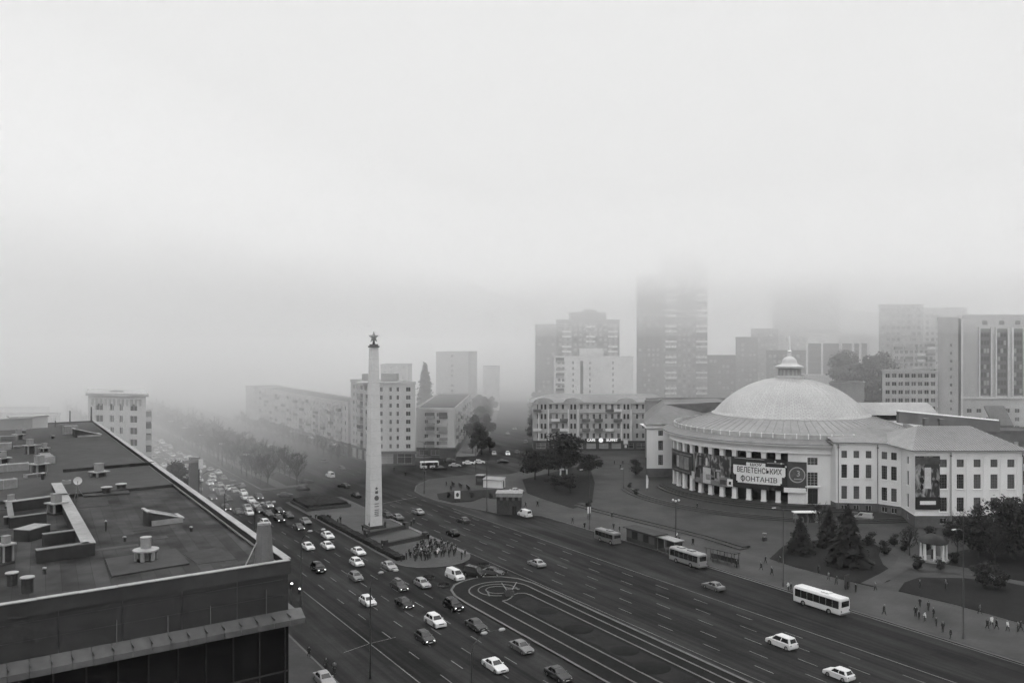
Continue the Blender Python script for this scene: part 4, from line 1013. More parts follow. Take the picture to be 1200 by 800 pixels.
# --- five-storey panel house at the mouth of the side street
P = [(pxx(488, 334), 334), (pxx(533, 334), 332), (-20.4, 428), (-37, 430)]
t = block('five-storey panel house whose balconied flank follows the side street', P, 18.3, M['cream'], 5, 2.8, ([(3.2, 4.6), (8.0, 9.4)], 16, 0), base=3.6, win=(1.4, 1.5), glass=('glass', 'glass2', 'glass2'), par=.9)
for k in range(5):
    for x in (pxx(505, 333), pxx(520, 333)): balcony(t, (x, 333.2, 3.7 + k * 2.8), 3.3, random.choice((M['grey'], M['cream'], M['dgrey'])), -.13, 1.1, 1.05, k % 2 == 0)
ra = math.atan2(P[2][1] - P[1][1], P[2][0] - P[1][0])
for k in range(5):
    for i in range(8):
        if (i + k * 2) % 5 == 0: continue
        p = Vector(P[1]).lerp(Vector(P[2]), (i + .6) / 8.4); balcony(t, (p.x, p.y, 3.7 + k * 2.8), 3.4, random.choice((M['grey'], M['cream'], M['pale'])), ra, 1.2, 1.05, random.random() < .7)
addbox(t, 'corner_shop', (pxx(525, 331), 330.2, 1.9), (6.2, 3.6, 3.8), M['shop'])

# --- fading slabs over the side street
t = block('tall plain grey slab behind the panel house, one column of small windows', rect(511, 549, 500, 26, 4), pxz(413, 500), M['pale'], 13, 2.9, ([(8.6, 10.2)], 3, 0), par=.6)
block('blank white gable slab alone over the side street trees', rect(566, 585, 560, 24), pxz(430, 560), M['white'], 9, 3, (0, 2, 0), par=.4)
block('low hazy block left of the poplar and behind the corner house', rect(446, 478, 470, 20), pxz(428, 470), M['grey'], 12, 2.9, (4, 0, 0), par=.6)

# --- ornate four-storey house across the forecourt
y = 354; P = rect(625, 790, y, 16); L = P[1][0] - P[0][0]
us = []; n = 22
for i in range(n): u = 1.0 + i * (L - 2) / n; us.append((u + .5, u + 1.55))
t = block('ornate pale four-storey house with arched gables, balconies and lit cafe sign', P, 19.8, M['pale'], 4, 4.0, (us, 0, 5), base=3.9, win=(1.1, 2.1), sill=1.0, roof='hip', par=3.0, glass=('glass', 'glass', 'glass2'), roofm='roofmetal', plinth='shop')
for u in (4.2, 16.5, 38.5):
    x = P[0][0] + u
    addbox(t, 'projecting_bay', (x, y - .18, 11.8), (4.4, .5, 15.8), M['pale'])
    mb = MB(); k = 10; vs = [(x + 4.2 * math.cos(math.pi * i / k), y - .5, 19.7 + 2.0 * math.sin(math.pi * i / k)) for i in range(k + 1)]; vs += [(a, b + .5, c_) for a, b, c_ in vs]
    mb.add(vs, [tuple(range(k + 1)), tuple(range(2 * k + 1, k, -1))] + [(i, i + k + 1, i + k + 2, i + 1) for i in range(k)]); mb.build('arched_gable', M['pale'], t, world=True)
    for s in (-2.0, 2.0): addbox(t, 'pilaster', (x + s, y - .5, 10.5), (.55, .3, 13), M['white'])
    for s in (-.75, .75):
        for zz in (4.9, 8.9, 12.9, 16.9): addbox(t, 'bay_window', (x + s, y - .45, zz + 1.05), (.8, .08, 2.1), M['glass'])
for u in (1.6, 9.2, 12.6, 21.8, 27.0, 31.6, 35.0):
    for zz in (7.9, 11.9, 15.9):
        if (int(u) + int(zz)) % 3 == 0: continue
        balcony(t, (P[0][0] + u, y, zz), 3.4, M['dgrey'] if int(u * 3 + zz) % 3 else M['white'], 0, 1.1, 1.0)
addbox(t, 'string_course', (P[0][0] + L / 2, y - .12, 19.4), (L + .3, .5, .5), M['cream']); addbox(t, 'string_course', (P[0][0] + L / 2, y - .1, 15.7), (L + .1, .35, .25), M['cream'])
addbox(t, 'sign_board', ((pxx(686, y) + pxx(727, y)) / 2, y - .35, 4.15), (pxx(728, y) - pxx(685, y), .3, 1.5), M['shop'])
lit = mat('sign_lit', .8, .5, 0, emit=.25)
def flat_text(body, size, x, y, z, m, parent, bold=.02, sx=1.0, rz=0.0):
    vs, fs = text_mb(body, size, .03, 'CENTER', bold, sx); mb = MB(); ca, sa = math.cos(rz), math.sin(rz)
    mb.add([(x + a * ca + c_ * sa, y + a * sa - c_ * ca, z + b) for a, b, c_ in vs], fs); return mb.build('lettering', m, parent, world=True)
flat_text('CAFE', 1.5, pxx(692.5, y), y - .56, 4.15, lit, t, .05, 1.0); flat_text('BUFFET', 1.5, pxx(717, y), y - .56, 4.15, lit, t, .05, .95)
mb = MB(); mb.cyl(0, 0, -.06, .06, .95, .95, 16); mb.v = [(v[0] + pxx(704, y), v[2] + y - .6, v[1] + 4.15) for v in mb.v]; mb.build('round_sign', lit, t, world=True)
addbox(t, 'hanging_sign', (pxx(733, y), y - .7, 3.4), (1.7, .3, 1.7), M['white']); addbox(t, 'hanging_sign', (pxx(733, y), y - .7, 1.6), (.9, .3, 1.1), M['white'])

# --- blocks and towers behind
y = 436; P = rect(651, 742, y, 18)
t = block('wide pale block above the ornate house, plain gable panels and one dark stair strip', P, pxz(419, y), M['white'], 12, 2.95, ([(1.0, 2.6), (3.2, 4.6), (8.6, 9.4), (17.2, 18.0), (29.0, 29.8)], 0, 0), win=(1, 1.5), par=.6, glass=('glass2', 'glass2', 'glass'))
addbox(t, 'stair_strip', (P[0][0] + 13.4, y - .05, 17), (1.5, .12, 36), M['dgrey']); addbox(t, 'lift_house', (P[0][0] + 19, y + 8, pxz(414, y)), (12, 6, 5), M['white'])
for k in range(9): balcony(t, (P[0][0] + 2.2, y, 3 + k * 3.9), 4.2, M['grey'], 0, 1.1, 1.1, k % 2 == 0)
y = 505; P = rect(652, 726, y, 26, 2)
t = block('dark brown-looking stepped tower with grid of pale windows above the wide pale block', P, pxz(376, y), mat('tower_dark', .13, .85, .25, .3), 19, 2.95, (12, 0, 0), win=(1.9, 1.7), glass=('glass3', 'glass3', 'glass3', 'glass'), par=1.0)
addbox(t, 'stepped_top', (pxx(690, y), y + 10, pxz(371, y)), (pxx(709, y) - pxx(668, y), 18, 5.5), MATS['tower_dark']); addbox(t, 'stepped_top', (pxx(693, y), y + 10, pxz(366, y)), (pxx(700, y) - pxx(686, y), 8, 4), MATS['tower_dark'])
for k in range(18):
    for q in (664, 692, 718): balcony(t, (pxx(q, y), y, 3 + k * 2.95), 5.5, M['white'] if (k + q) % 3 else M['grey'], 0, 1.2, 1.1)
y = 540; block('fainter lower wing beside the stepped tower', rect(628, 652, y, 20), pxz(381, y), MATS['tower_dark'], 17, 2.95, (4, 0, 0), win=(1.7, 1.6), par=.8)
y = 488; P = rect(775, 829, y, 30, 6)
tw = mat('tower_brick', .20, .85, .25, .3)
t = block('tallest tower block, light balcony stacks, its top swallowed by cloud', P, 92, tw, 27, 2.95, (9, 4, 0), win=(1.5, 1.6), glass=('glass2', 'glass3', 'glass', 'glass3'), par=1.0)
for k in range(26):
    for q in (786, 822): balcony(t, (pxx(q, y), y, 3 + k * 2.95), 6.2, M['white'] if (k * 5 + q) % 3 else tw, 0, 1.3, 1.15, k % 3 == 0)
y = 500; t = block('recessed dark wing of flats left of the tallest tower', rect(746, 775, y, 24), 83, MATS['tower_dark'], 25, 2.95, (5, 0, 0), win=(1.5, 1.6), glass=('glass', 'glass2', 'glass3'), par=.8)
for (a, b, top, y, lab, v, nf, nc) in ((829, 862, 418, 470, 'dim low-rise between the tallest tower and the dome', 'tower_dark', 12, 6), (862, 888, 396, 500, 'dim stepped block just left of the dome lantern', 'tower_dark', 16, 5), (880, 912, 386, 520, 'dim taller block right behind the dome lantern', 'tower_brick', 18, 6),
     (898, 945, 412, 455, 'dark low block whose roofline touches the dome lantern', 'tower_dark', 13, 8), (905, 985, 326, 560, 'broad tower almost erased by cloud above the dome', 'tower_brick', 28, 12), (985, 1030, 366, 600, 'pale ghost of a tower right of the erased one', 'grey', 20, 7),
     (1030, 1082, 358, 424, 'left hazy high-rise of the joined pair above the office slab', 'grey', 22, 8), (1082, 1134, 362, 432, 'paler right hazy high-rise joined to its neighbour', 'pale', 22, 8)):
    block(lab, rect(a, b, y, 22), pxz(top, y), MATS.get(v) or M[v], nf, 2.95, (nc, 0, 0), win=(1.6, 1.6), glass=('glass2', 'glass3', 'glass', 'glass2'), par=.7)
# --- office block with white pilasters and dark glass
y = 448; P = rect(945, 1019, y, 20); z1 = pxz(393, y); t = block('office block of dark glass panels between white pilasters behind the dome', P, z1, M['white'], 0, 3, (0, 0, 0), par=1.0)
for a, b in ((947, 962), (964, 983), (987, 998), (1001, 1006.5), (1009, 1016)):
    x0, x1 = pxx(a, y), pxx(b, y); addbox(t, 'glass_panel', ((x0 + x1) / 2, y - .06, 25.5), (x1 - x0, .12, 37), M['glass2'] if a != 1001 else M['glass'])
    for k in range(11): addbox(t, 'spandrel', ((x0 + x1) / 2, y - .14, 8 + 3.3 * k), (x1 - x0, .06, .5), M['dgrey'])
for a in (945.5, 963, 985, 999.5, 1007.8, 1018): addbox(t, 'pilaster', (pxx(a, y), y - .3, 25), (1.0, .6, 42), M['white'])
addbox(t, 'plant_room', (pxx(966, 430), 440, 25), (pxx(986, 430) - pxx(950, 430), 8, 6), M['pale'])
# --- hillside flats and small blocks right of the dome
y = 400; t = block('hillside block of flats with cluttered pale balconies behind the four-storey office', rect(1046, 1096, y, 16), pxz(402, y), M['pale'], 15, 2.95, (8, 0, 0), win=(1.4, 1.5), glass=('glass', 'glass2', 'glass2'), par=.8)
for k in range(14):
    for q in (1052, 1064, 1078, 1090): 
        if (k * 3 + q) % 4: balcony(t, (pxx(q, y), y, 3 + k * 2.95), 3.8, random.choice((M['white'], M['grey'], M['dgrey'])), 0, 1.2, 1.05, random.random() < .5)
y = 318; t = block('four-storey pale office with strip windows right of the circus vault', rect(1034, 1098, y, 14), pxz(436, y), M['pale'], 11, 3.05, ([(1.2 + i * 2.42, 2.9 + i * 2.42) for i in range(8)], 0, 0), win=(1.8, 1.6), glass=('glass', 'glass', 'glass2'), par=.7)
y = 320; t = block('plain grey box roofhouse beside the dome', rect(972, 1013, 318, 10), pxz(449, 318), M['grey'], 0, 3, (0, 0, 0), par=.4, name='annex_building')
# --- tall hotel at the right edge
y = 330; z1 = pxz(371, y); P = rect(1128, 1290, y, 24)
t = block('tall pale hotel with long vertical strips of dark glass between white piers', P, z1, M['cream'], 6, 3.3, (14, 0, 0), win=(1.9, 1.6), glass=('glass', 'glass2', 'glass2'), par=.8, z0=0)
for a, b in ((1147, 1161), (1166.5, 1181), (1186, 1199), (1205, 1218), (1224, 1237)):
    x0, x1 = pxx(a, y), pxx(b, y); zt, zb_ = pxz(385, y), pxz(463, y); addbox(t, 'glass_strip', ((x0 + x1) / 2, y - .08, (zt + zb_) / 2), (x1 - x0, .16, zt - zb_), M['glass2'])
    for k in range(8):
        for s in (.25, .5, .75): addbox(t, 'strip_pane', (x0 + (x1 - x0) * s, y - .18, zb_ + 1.7 + 3.1 * k), ((x1 - x0) * .2, .06, 1.7), M['glass'] if random.random() < .7 else M['glass3'])
    addbox(t, 'attic_window', ((x0 + x1) / 2, y - .06, pxz(378, y)), (1.9, .14, 1.6), M['glass2'])
    for xx in (x0, x1): addbox(t, 'pier', (xx, y - .35, (zt + zb_) / 2), (.5, .7, zt - zb_ + 1), M['white'])
addbox(t, 'mid_cornice', (pxx(1209, y), y - .3, pxz(466, y)), (pxx(1290, y) - pxx(1128, y), .6, .7), M['white'])
y = 322; t2 = block('narrow blank slab with dark edge strip left of the hotel', rect(1099, 1123, y, 22), pxz(373, y), M['pale'], 15, 3, ([(4.6, 5.4)], 0, 0), win=(.7, 1.2), glass=('glass2',), par=.5)
addbox(t2, 'edge_strip', (pxx(1124.4, y), y + .4, pxz(373, y) / 2), (.9, 1.0, pxz(373, y)), M['dgrey']); addbox(t2, 'edge_strip', (pxx(1127.5, y), y + .5, pxz(373, y) / 2), (.7, 1.0, pxz(373, y)), M['white'])
y = 300; tc_ = thing('entrance_canopy', 'dark sloping entrance canopy at the foot of the hotel', 'canopy', (pxx(1176, y), y, 0))
mb = MB(); x0, x1 = pxx(1164, y), pxx(1188, y); mb.add([(x0, y, 15.5), (x1, y, 15.5), (x1, y + 6, 22), (x0, y + 6, 22), (x0, y, 15), (x1, y, 15), (x1, y + 6, 21.5), (x0, y + 6, 21.5)], [(0, 1, 2, 3), (7, 6, 5, 4), (0, 4, 5, 1), (1, 5, 6, 2), (3, 7, 4, 0)]); mb.build('roof', M['dgrey'], tc_, world=True)
mb = MB(); mb.prism([(x0 + .4, y + .4), (x1 - .4, y + .4), (x1 - .4, y + 6), (x0 + .4, y + 6)], 0, 15.2); mb.build('wall', M['shop'], tc_, world=True)
block('low dark-roofed hall between circus wing and hotel', rect(1140, 1300, 285, 12), pxz(506, 285), M['dgrey'], 4, 3, (8, 0, 0), par=.5, name='low_hall')
block('low grey building with flat felt roof behind the circus pavilion', rect(756, 855, 330, 14), pxz(470, 330), M['grey'], 0, 3, (0, 0, 0), par=.5, name='low_hall')
# ================================================================ obelisk, plaza furniture, flower bed
ob = thing('obelisk', 'tall pale stone obelisk with dark star on top and relief medals near its foot', 'obelisk', G(438, 617, .14), ROAD_ANG)
stone = mat('obelisk_stone', .60, .8, .12, 1.6)
mb = MB()
def sq(h, z): return [(-h, -h, z), (h, -h, z), (h, h, z), (-h, h, z)]
def shaft(levels, m, name):
    mb = MB(); vs = []
    for h, z in levels: c = h * .07; vs += [(-h + c, -h, z), (h - c, -h, z), (h, -h + c, z), (h, h - c, z), (h - c, h, z), (-h + c, h, z), (-h, h - c, z), (-h, -h + c, z)]
    mb.add(vs, [(j * 8 + i, j * 8 + (i + 1) % 8, (j + 1) * 8 + (i + 1) % 8, (j + 1) * 8 + i) for j in range(len(levels) - 1) for i in range(8)] + [tuple(range(8 * (len(levels) - 1), 8 * len(levels))), tuple(range(7, -1, -1))])
    return mb.build(name, m, ob)
shaft([(1.6, .3), (1.43, 16), (1.03, 36.7), (.87, 43.4)], stone, 'shaft')
for i in range(1, 15):     # dark joints between the stone courses
    z = i * 2.9; h = 1.6 - .0106 * z if z < 16 else 1.43 - (z - 16) * .0193; mb = MB(); mb.box((0, 0, z), (2 * h + .03, 2 * h + .03, .05)); mb.build('joint', M['pale'], ob)
mb = MB(); mb.box((0, 0, .08), (4.6, 4.6, .5)); mb.box((0, 0, .35), (3.8, 3.8, .3)); mb.build('plinth', M['granite'], ob)
mb = MB(); mb.box((0, 0, 43.6), (2.1, 2.1, .4)); mb.box((0, 0, 44.0), (1.6, 1.6, .4)); mb.build('capital', M['dgrey'], ob)
# five-pointed star, thick in the middle, facing along the avenue
mb = MB(); vs = [(-.32, 0, 45.9), (.32, 0, 45.9)]
for i in range(10):
    a = math.pi / 2 + i * math.pi / 5; r = 1.5 if i % 2 == 0 else .62; vs.append((0, r * math.cos(a), 45.9 + r * math.sin(a)))
mb.add(vs, [(0, 2 + i, 2 + (i + 1) % 10) for i in range(10)] + [(1, 2 + (i + 1) % 10, 2 + i) for i in range(10)]); mb.build('star', mat('star_metal', .26, .4, .2, 2, metal=.4), ob)
mb = MB(); mb.cyl(0, 0, 44.1, 45.2, .35, .2, 10); mb.build('star_stem', M['granite'], ob)
# relief on the faces that look back along the avenue
rl = mat('relief_bronze', .10, .6, .3, 3)
def on_face(name, y, z, w, h, kind='bar'):
    x = -(1.6 - .0106 * z) - .03; mb = MB()
    if kind == 'disc':
        n = 18; a = [2 * math.pi * i / n for i in range(n)]
        mb.add([(x - .05, y + w / 2 * math.cos(t), z + h / 2 * math.sin(t)) for t in a] + [(x + .2, y + w / 2 * math.cos(t), z + h / 2 * math.sin(t)) for t in a], [tuple(range(n)), ] + [(i, (i + 1) % n, n + (i + 1) % n, n + i) for i in range(n)])
    elif kind == 'star':
        vs = [(x - .16, y, z)] + [(x + .0, y + (w / 2 if i % 2 == 0 else w / 5) * math.cos(math.pi / 2 + i * math.pi / 5), z + (h / 2 if i % 2 == 0 else h / 5) * math.sin(math.pi / 2 + i * math.pi / 5)) for i in range(10)]
        mb.add(vs, [(0, 1 + i, 1 + (i + 1) % 10) for i in range(10)])
    else: mb.box((x + .05, y, z), (.25, w, h))
    return mb.build(name, rl, ob)
on_face('medal_star', -.1, 9.5, 1.0, 1.05, 'star'); on_face('medal_ribbon', -.1, 8.6, .7, .6); on_face('wreath_medal', -.1, 7.2, 1.15, 1.2, 'disc')
for z, w in ((5.85, 1.0), (5.2, 1.05), (4.35, 1.05), (3.9, 1.1), (3.45, 1.1), (3.0, 1.0)): on_face('inscription_bar', -.1, z, w, .16)
# dark hedge along the store side of the plaza, low walls across it
hd = thing('hedge', 'long dark clipped hedge along the store side of the obelisk plaza', 'hedge', ST(184, 72.2, .14), ROAD_ANG)
def rough_hedge(mb, x0, x1, y0, y1, h, step=.5):
    nx, ny = max(2, int((x1 - x0) / step)), max(2, int((y1 - y0) / step)); vs = []; fs = []
    prof = [(y0, 0), (y0 - .03, h * .5), (y0 + .08, h * .93)] + [(y0 + (y1 - y0) * (j + 1) / (ny + 1), h) for j in range(ny)] + [(y1 - .08, h * .93), (y1 + .03, h * .5), (y1, 0)]
    k = len(prof)
    for i in range(nx + 1):
        for y, z in prof: vs.append((x0 + (x1 - x0) * i / nx + random.uniform(-.06, .06), y + random.uniform(-.09, .09), max(0, z + random.uniform(-.11, .11)) if z else 0))
    for i in range(nx):
        for j in range(k - 1): fs.append((i * k + j, (i + 1) * k + j, (i + 1) * k + j + 1, i * k + j + 1))
    fs += [tuple(range(k)), tuple(range((nx + 1) * k - 1, nx * k - 1, -1))]
    mb.add(vs, fs)
mb = MB(); rough_hedge(mb, -23, 26, -1.0, .9, .9); mb.build('foliage', M['hedge'], hd)
def low_wall(s0, t0, s1, t1, label):
    a, b = ST(s0, t0), ST(s1, t1); c = (a + b) / 2; t = thing('low_wall', label, 'wall', (c.x, c.y, .14), math.atan2((b - a).y, (b - a).x), 'low walls across the obelisk plaza'); L = (b - a).length
    mb = MB(); mb.box((0, 0, .4), (L, .8, .8)); mb.build('wall', M['granite'], t)
    mb = MB(); mb.box((0, 0, .84), (L + .1, .95, .08)); mb.build('coping', MATS['parapet_wall'], t)
    for x in (-L / 2, L / 2): mb = MB(); mb.box((x, 0, .75), (1.1, 1.1, 1.5)); mb.build('pier', M['granite'], t)
low_wall(185, 74.5, 188, 85.6, 'low dark granite wall across the plaza, the one touching the obelisk side'); low_wall(173.5, 74, 176, 85.0, 'low dark granite wall across the plaza, the one nearer the crowd')
mb = MB(); mb.ribbon([ST(158, 86.4).xy, ST(175, 86.6).xy, ST(200, 86.6).xy], .9, .145, 0, .1); structure('plaza_curb', mb, M['edging'])
# square raised bed with hedge
sb = thing('raised_bed', 'square raised bed of dark clipped hedge on the plaza behind the obelisk', 'hedge', ST(227.5, 78, .14), ROAD_ANG)
mb = MB(); mb.prism([(-7.2, -6.2), (7.2, -6.2), (7.2, 6.2), (-7.2, 6.2)], 0, .75); mb.build('stone_rim', M['granite'], sb)
mb = MB(); mb.prism([(-6.9, -5.9), (6.9, -5.9), (6.9, 5.9), (-6.9, 5.9)], .75, .8); mb.build('soil', M['soil'], sb)
mb = MB(); rough_hedge(mb, -6.6, 6.6, -5.6, 5.6, .55, .7); mb.v = [(x, y, z + .8) for x, y, z in mb.v]; mb.build('foliage', M['hedge'], sb)
# flower bed island with pale edging lines
fbv = [(141.5, 78.5), (141.2, 81), (139.8, 83.6), (137, 85.6), (133, 86.4)]
outl = [(141.5, 78.5), (141, 76), (139.5, 73.4), (137, 71.4), (133.5, 70.3), (128, 70), (60, 69.2)]
fb = thing('flower_bed', 'long dark flower bed island with rounded end and looping pale edging lines', 'flower bed', ST(100, 78))
mb = MB(); P = st_poly(outl + [(60, 85.2)] + [(120, 86.2)] + fbv[::-1]); ar = sum(P[i][0] * P[(i + 1) % len(P)][1] - P[(i + 1) % len(P)][0] * P[i][1] for i in range(len(P)))
P = P if ar > 0 else P[::-1]; mb.prism(P, -.05, .16); mb.build('soil', M['soil'], fb, world=True)
full = [(60, 85.2), (120, 86.2)] + fbv[::-1] + outl[1:]
mb = MB(); mb.ribbon(st_poly(full), .42, .165, 0, .05); mb.build('kerb', M['base'], fb, world=True)
def st_arc(sc_, tc, r, a0, a1, n=24): return [(sc_ + r * math.cos(R(a0 + (a1 - a0) * i / n)), tc + r * math.sin(R(a0 + (a1 - a0) * i / n))) for i in range(n + 1)]
l1 = [(60, 72.2), (120, 73.0)] + [(s_ , t_) for s_, t_ in st_arc(132, 78.8, 5.7, -90, 90)] + [(120, 84.2), (60, 83.2)]
mb = MB(); mb.ribbon(st_poly(l1), .26, .17, 0, .06); mb.build('edging', M['edging'], fb, world=True)
l2 = [(60, 75.2), (126.5, 75.9)]; l3 = [(60, 81.0), (127, 81.9), (128.4, 81.6), (129, 80.6), (128.6, 79.4), (127.4, 78.2), (126.6, 77.0), (126.5, 75.9)]
for l in (l2, l3): mb = MB(); mb.ribbon(st_poly(l), .24, .17, 0, .06); mb.build('edging', M['edging'], fb, world=True)
for r, a0, a1 in ((3.6, -100, 60), (2.2, -120, 40)): mb = MB(); mb.ribbon(st_poly(st_arc(132.6, 78.6, r, a0 - 60, a1 + 60)), .2, .17, 0, .06); mb.build('edging', M['edging'], fb, world=True)
for a, b in (((133.0, 76.6), (130.2, 75.4)), ((133.2, 80.4), (131.0, 82.2))): mb = MB(); mb.ribbon(st_poly([a, b]), .3, .17, 0, .06); mb.build('edging', M['edging'], fb, world=True)
lp = MB(); P = st_poly([(62, 76.2), (124, 76.8), (125.5, 78.2), (126.4, 80.9), (62, 80.2)]); P = P if sum(P[i][0] * P[(i + 1) % 5][1] - P[(i + 1) % 5][0] * P[i][1] for i in range(5)) > 0 else P[::-1]
lp.prism(P, .16, .2); lp.build('dark_planting', M['hedge'], fb, world=True)
for i, (s_, t_, r) in enumerate(((118, 79.2, 2.0), (108, 78.6, 2.4), (97, 78.8, 2.2), (90, 78, 2.6), (82, 78.6, 2.3))):
    mb = MB(); mb.lathe([(r, .2), (r * .9, .3), (r * .5, .36), (0, .38)], n=16); mb.v = [(v[0] + ST(s_, t_).x, v[1] + ST(s_, t_).y, v[2]) for v in mb.v]; mb.build('planting_mound', M['soil'], fb, True, world=True)
fs_ = thing('flower_sculpture', 'dark plinth with two pale upswept fins at the round end of the flower bed', 'sculpture', G(597, 697, .17), .2)
mb = MB(); mb.box((0, 0, .4), (1.5, 1.3, .8)); mb.box((0, 0, .95), (1.0, .9, .3)); mb.build('plinth', M['granite'], fs_)
for s in (-1, 1): mb = MB(); mb.tube([(s * .4, 0, .8), (s * .8, .1, 1.4), (s * 1.35, .2, 2.2)], [.1, .11, .05], 6); mb.build('fin', M['concrete'], fs_)
for px_, py_, lb in ((502, 678, 'left of the white panel van'), (520, 687, 'nearest the flower bed kerb'), (567, 663, 'behind the black van'), (588, 672, 'beyond the parked charcoal saloon')):
    p = G(px_, py_, 0); t = thing('round_planter', 'low dark round planter ' + lb, 'planter', p, 0, 'round planters between plaza and flower bed')
    mb = MB(); mb.cyl(0, 0, 0, .35, 1.1, 1.2, 16); mb.build('tub', M['granite'], t)
    mb = MB(); 
    for i in range(140):
        a, r_ = random.uniform(0, 6.28), 1.05 * math.sqrt(random.random()); c = Vector((r_ * math.cos(a), r_ * math.sin(a), .4 + random.random() * .35 * (1.15 - r_))); d1 = Vector((random.uniform(-1, 1), random.uniform(-1, 1), random.uniform(-.3, 1))).normalized() * .16; d2 = d1.orthogonal().normalized() * .12; mb.quad(c - d1, c + d2, c + d1, c - d2)
    mb.build('foliage', M['hedge'], t)

# ---------------- lamps and poles
def twin_lamp(s_, t_, label):
    p = ST(s_, t_, 0); t = thing('street_lamp', label, 'street lamp', p, math.atan2(N.y, N.x), 'twin-headed street lamps on the store side')
    mb = MB(); mb.cyl(0, 0, 0, 1.2, .2, .16, 10); mb.cyl(0, 0, 1.2, 12.2, .13, .09, 10); mb.build('pole', M['darkmetal'], t)
    mb = MB(); mb.tube([(0, 0, 12.1), (.25, 0, 13.0), (.9, 0, 13.6), (1.8, 0, 13.9), (3.6, 0, 14.0)], .055, 6); mb.build('arm', M['darkmetal'], t)
    for x in (1.5, 3.7): mb = MB(); mb.lathe([(0, -.16), (.3, -.1), (.38, 0), (.25, .14), (0, .18)], n=12); mb.v = [(v[0] * 1.15 + x, v[1] * .7, v[2] + 13.95) for v in mb.v]; mb.build('lamp_head', M['edging_light'], t, True)
for s_, lb in ((79, 'cut off by the lower picture edge'), (107, 'its arm over the white hatchback'), (136.5, 'just right of the store corner'), (165, 'seen behind the sheeted corner mast'), (189, 'halfway along the store roof edge'), (213, 'near the pylon at the store far end')):
    twin_lamp(s_, 43.6, 'twin-headed street lamp with curved arm, ' + lb)
def tall_lamp(px_, py_, h, label, arm=2.2, m='polegrey', rz=None, z=.12):
    p = G(px_, py_, z); t = thing('lamp_post', label, 'lamp post', p, math.atan2(-N.y, -N.x) if rz is None else rz, 'tall lamp posts')
    mb = MB(); mb.cyl(0, 0, 0, .9, .2, .17, 10); mb.cyl(0, 0, .9, h, .12, .07, 10); mb.build('pole', M[m], t)
    mb = MB(); mb.tube([(0, 0, h - .1), (arm * .4, 0, h + .35), (arm, 0, h + .5)], .045, 6); mb.build('arm', M[m], t)
    mb = MB(); mb.box((arm + .3, 0, h + .48), (.8, .28, .14)); mb.build('lamp_head', M['lamp_off'], t)
    return t
tall_lamp(918, 687, 14.2, 'tall grey lamp post at the kerb between shelter and white bus'); tall_lamp(1129, 748, 16.3, 'tall grey lamp post at the kerb beside the waiting group'); t = tall_lamp(691, 620, 14, 'tall lamp post with a white sign at its foot by the small grey bus')
mb = MB(); mb.box((0, -.25, 4.6), (.9, .25, 1.5)); mb.build('sign', M['white'], t); mb = MB(); mb.box((0, -.25, 3.0), (1.0, .25, 1.1)); mb.build('sign', M['metal'], t)
tall_lamp(570.5, 599, 13.4, 'slim dark lamp post at the kerb left of the dark kiosk', m='darkmetal'); tall_lamp(557.5, 557, 9, 'short slim lamp post behind the junction corner crowd', m='darkmetal'); tall_lamp(497, 578, 15, 'pale banded lamp post at the very tip of the junction corner')
tall_lamp(1129, 640, 6.5, 'short lamp post by the circus plinth behind the park', .6); tall_lamp(731, 572, 5.6, 'slim short pole alone on the forecourt', .4)
def globe_lamp(p, h, label, n=4, group='globe lamps on the tree median'):
    t = thing('globe_lamp', label, 'lamp', p, .3, group)
    mb = MB(); mb.lathe([(.3, 0), (.3, .5), (.14, .8), (.09, h - .6), (.07, h)], n=10); mb.build('pole', M['darkmetal'], t)
    for i in range(n):
        a = 2 * math.pi * i / n; x, y = .75 * math.cos(a), .75 * math.sin(a)
        mb = MB(); mb.tube([(0, 0, h - .7), (x * .7, y * .7, h - .75), (x, y, h - .3)], .04, 5); mb.build('arm', M['darkmetal'], t)
        mb = MB(); mb.lathe([(0, -.26), (.2, -.18), (.27, 0), (.2, .18), (0, .26)], n=10); mb.v = [(v[0] + x, v[1] + y, v[2] + h - .05) for v in mb.v]; mb.build('globe', M['white'], t, True)
    return t
g = globe_lamp(G(792, 631, .135), 8.8, 'ornamental lamp with white globes between bus kiosk and open shelter', 3, 'ornamental globe lamps')
gl = globe_lamp(ST(283, 72.2, .17), 8.0, 'white globe lamp on the store side of the tree median, first from the junction')
for side, tt in (('store side', 72.2), ('terrace side', 84.6)):
    for i in range(6):
        if side == 'store side' and i == 0: continue
        dup(gl, ST(283 + i * 34, tt, .17), .3, 'white globe lamp on the %s of the tree median, %s from the junction' % (side, ORD[i]))
for px_, py_, lb in ((341.5, 683, 'left of the twin-headed lamp, the lower lit one'), (351, 689, 'right of the twin-headed lamp, the brighter lit one')):
    p = G(px_, py_, 4.6); t = thing('traffic_light', 'small lit signal on a dark post ' + lb, 'traffic light', (p.x, p.y, 0), TOWARDS, 'signals by the store corner')
    mb = MB(); mb.cyl(0, 0, 0, 3.9, .08, .07, 8); mb.build('post', M['darkmetal'], t); mb = MB(); mb.box((0, 0, 4.25), (.35, .4, 1.1)); mb.build('housing', M['c_black'], t)
    mb = MB(); mb.lathe([(0, -.14), (.14, -.1), (.19, 0), (.14, .1), (0, .14)], n=10); mb.v = [(v[0] + .2, v[1], v[2] + 4.6) for v in mb.v]; mb.build('lens', mat('signal_lit', .8, .4, 0, emit=2.5), t, True)
py_ = thing('pylon', 'tall grey pylon with stepped head and dark flank at the far end of the store', 'pylon', (-76.5, 205, 0), .5)
mb = MB(); mb.box((0, 0, 8), (2.0, 1.6, 16)); mb.build('shaft', M['metal'], py_); mb = MB(); mb.box((1.15, .3, 8), (.3, 1.8, 16)); mb.build('flank', M['granite'], py_)
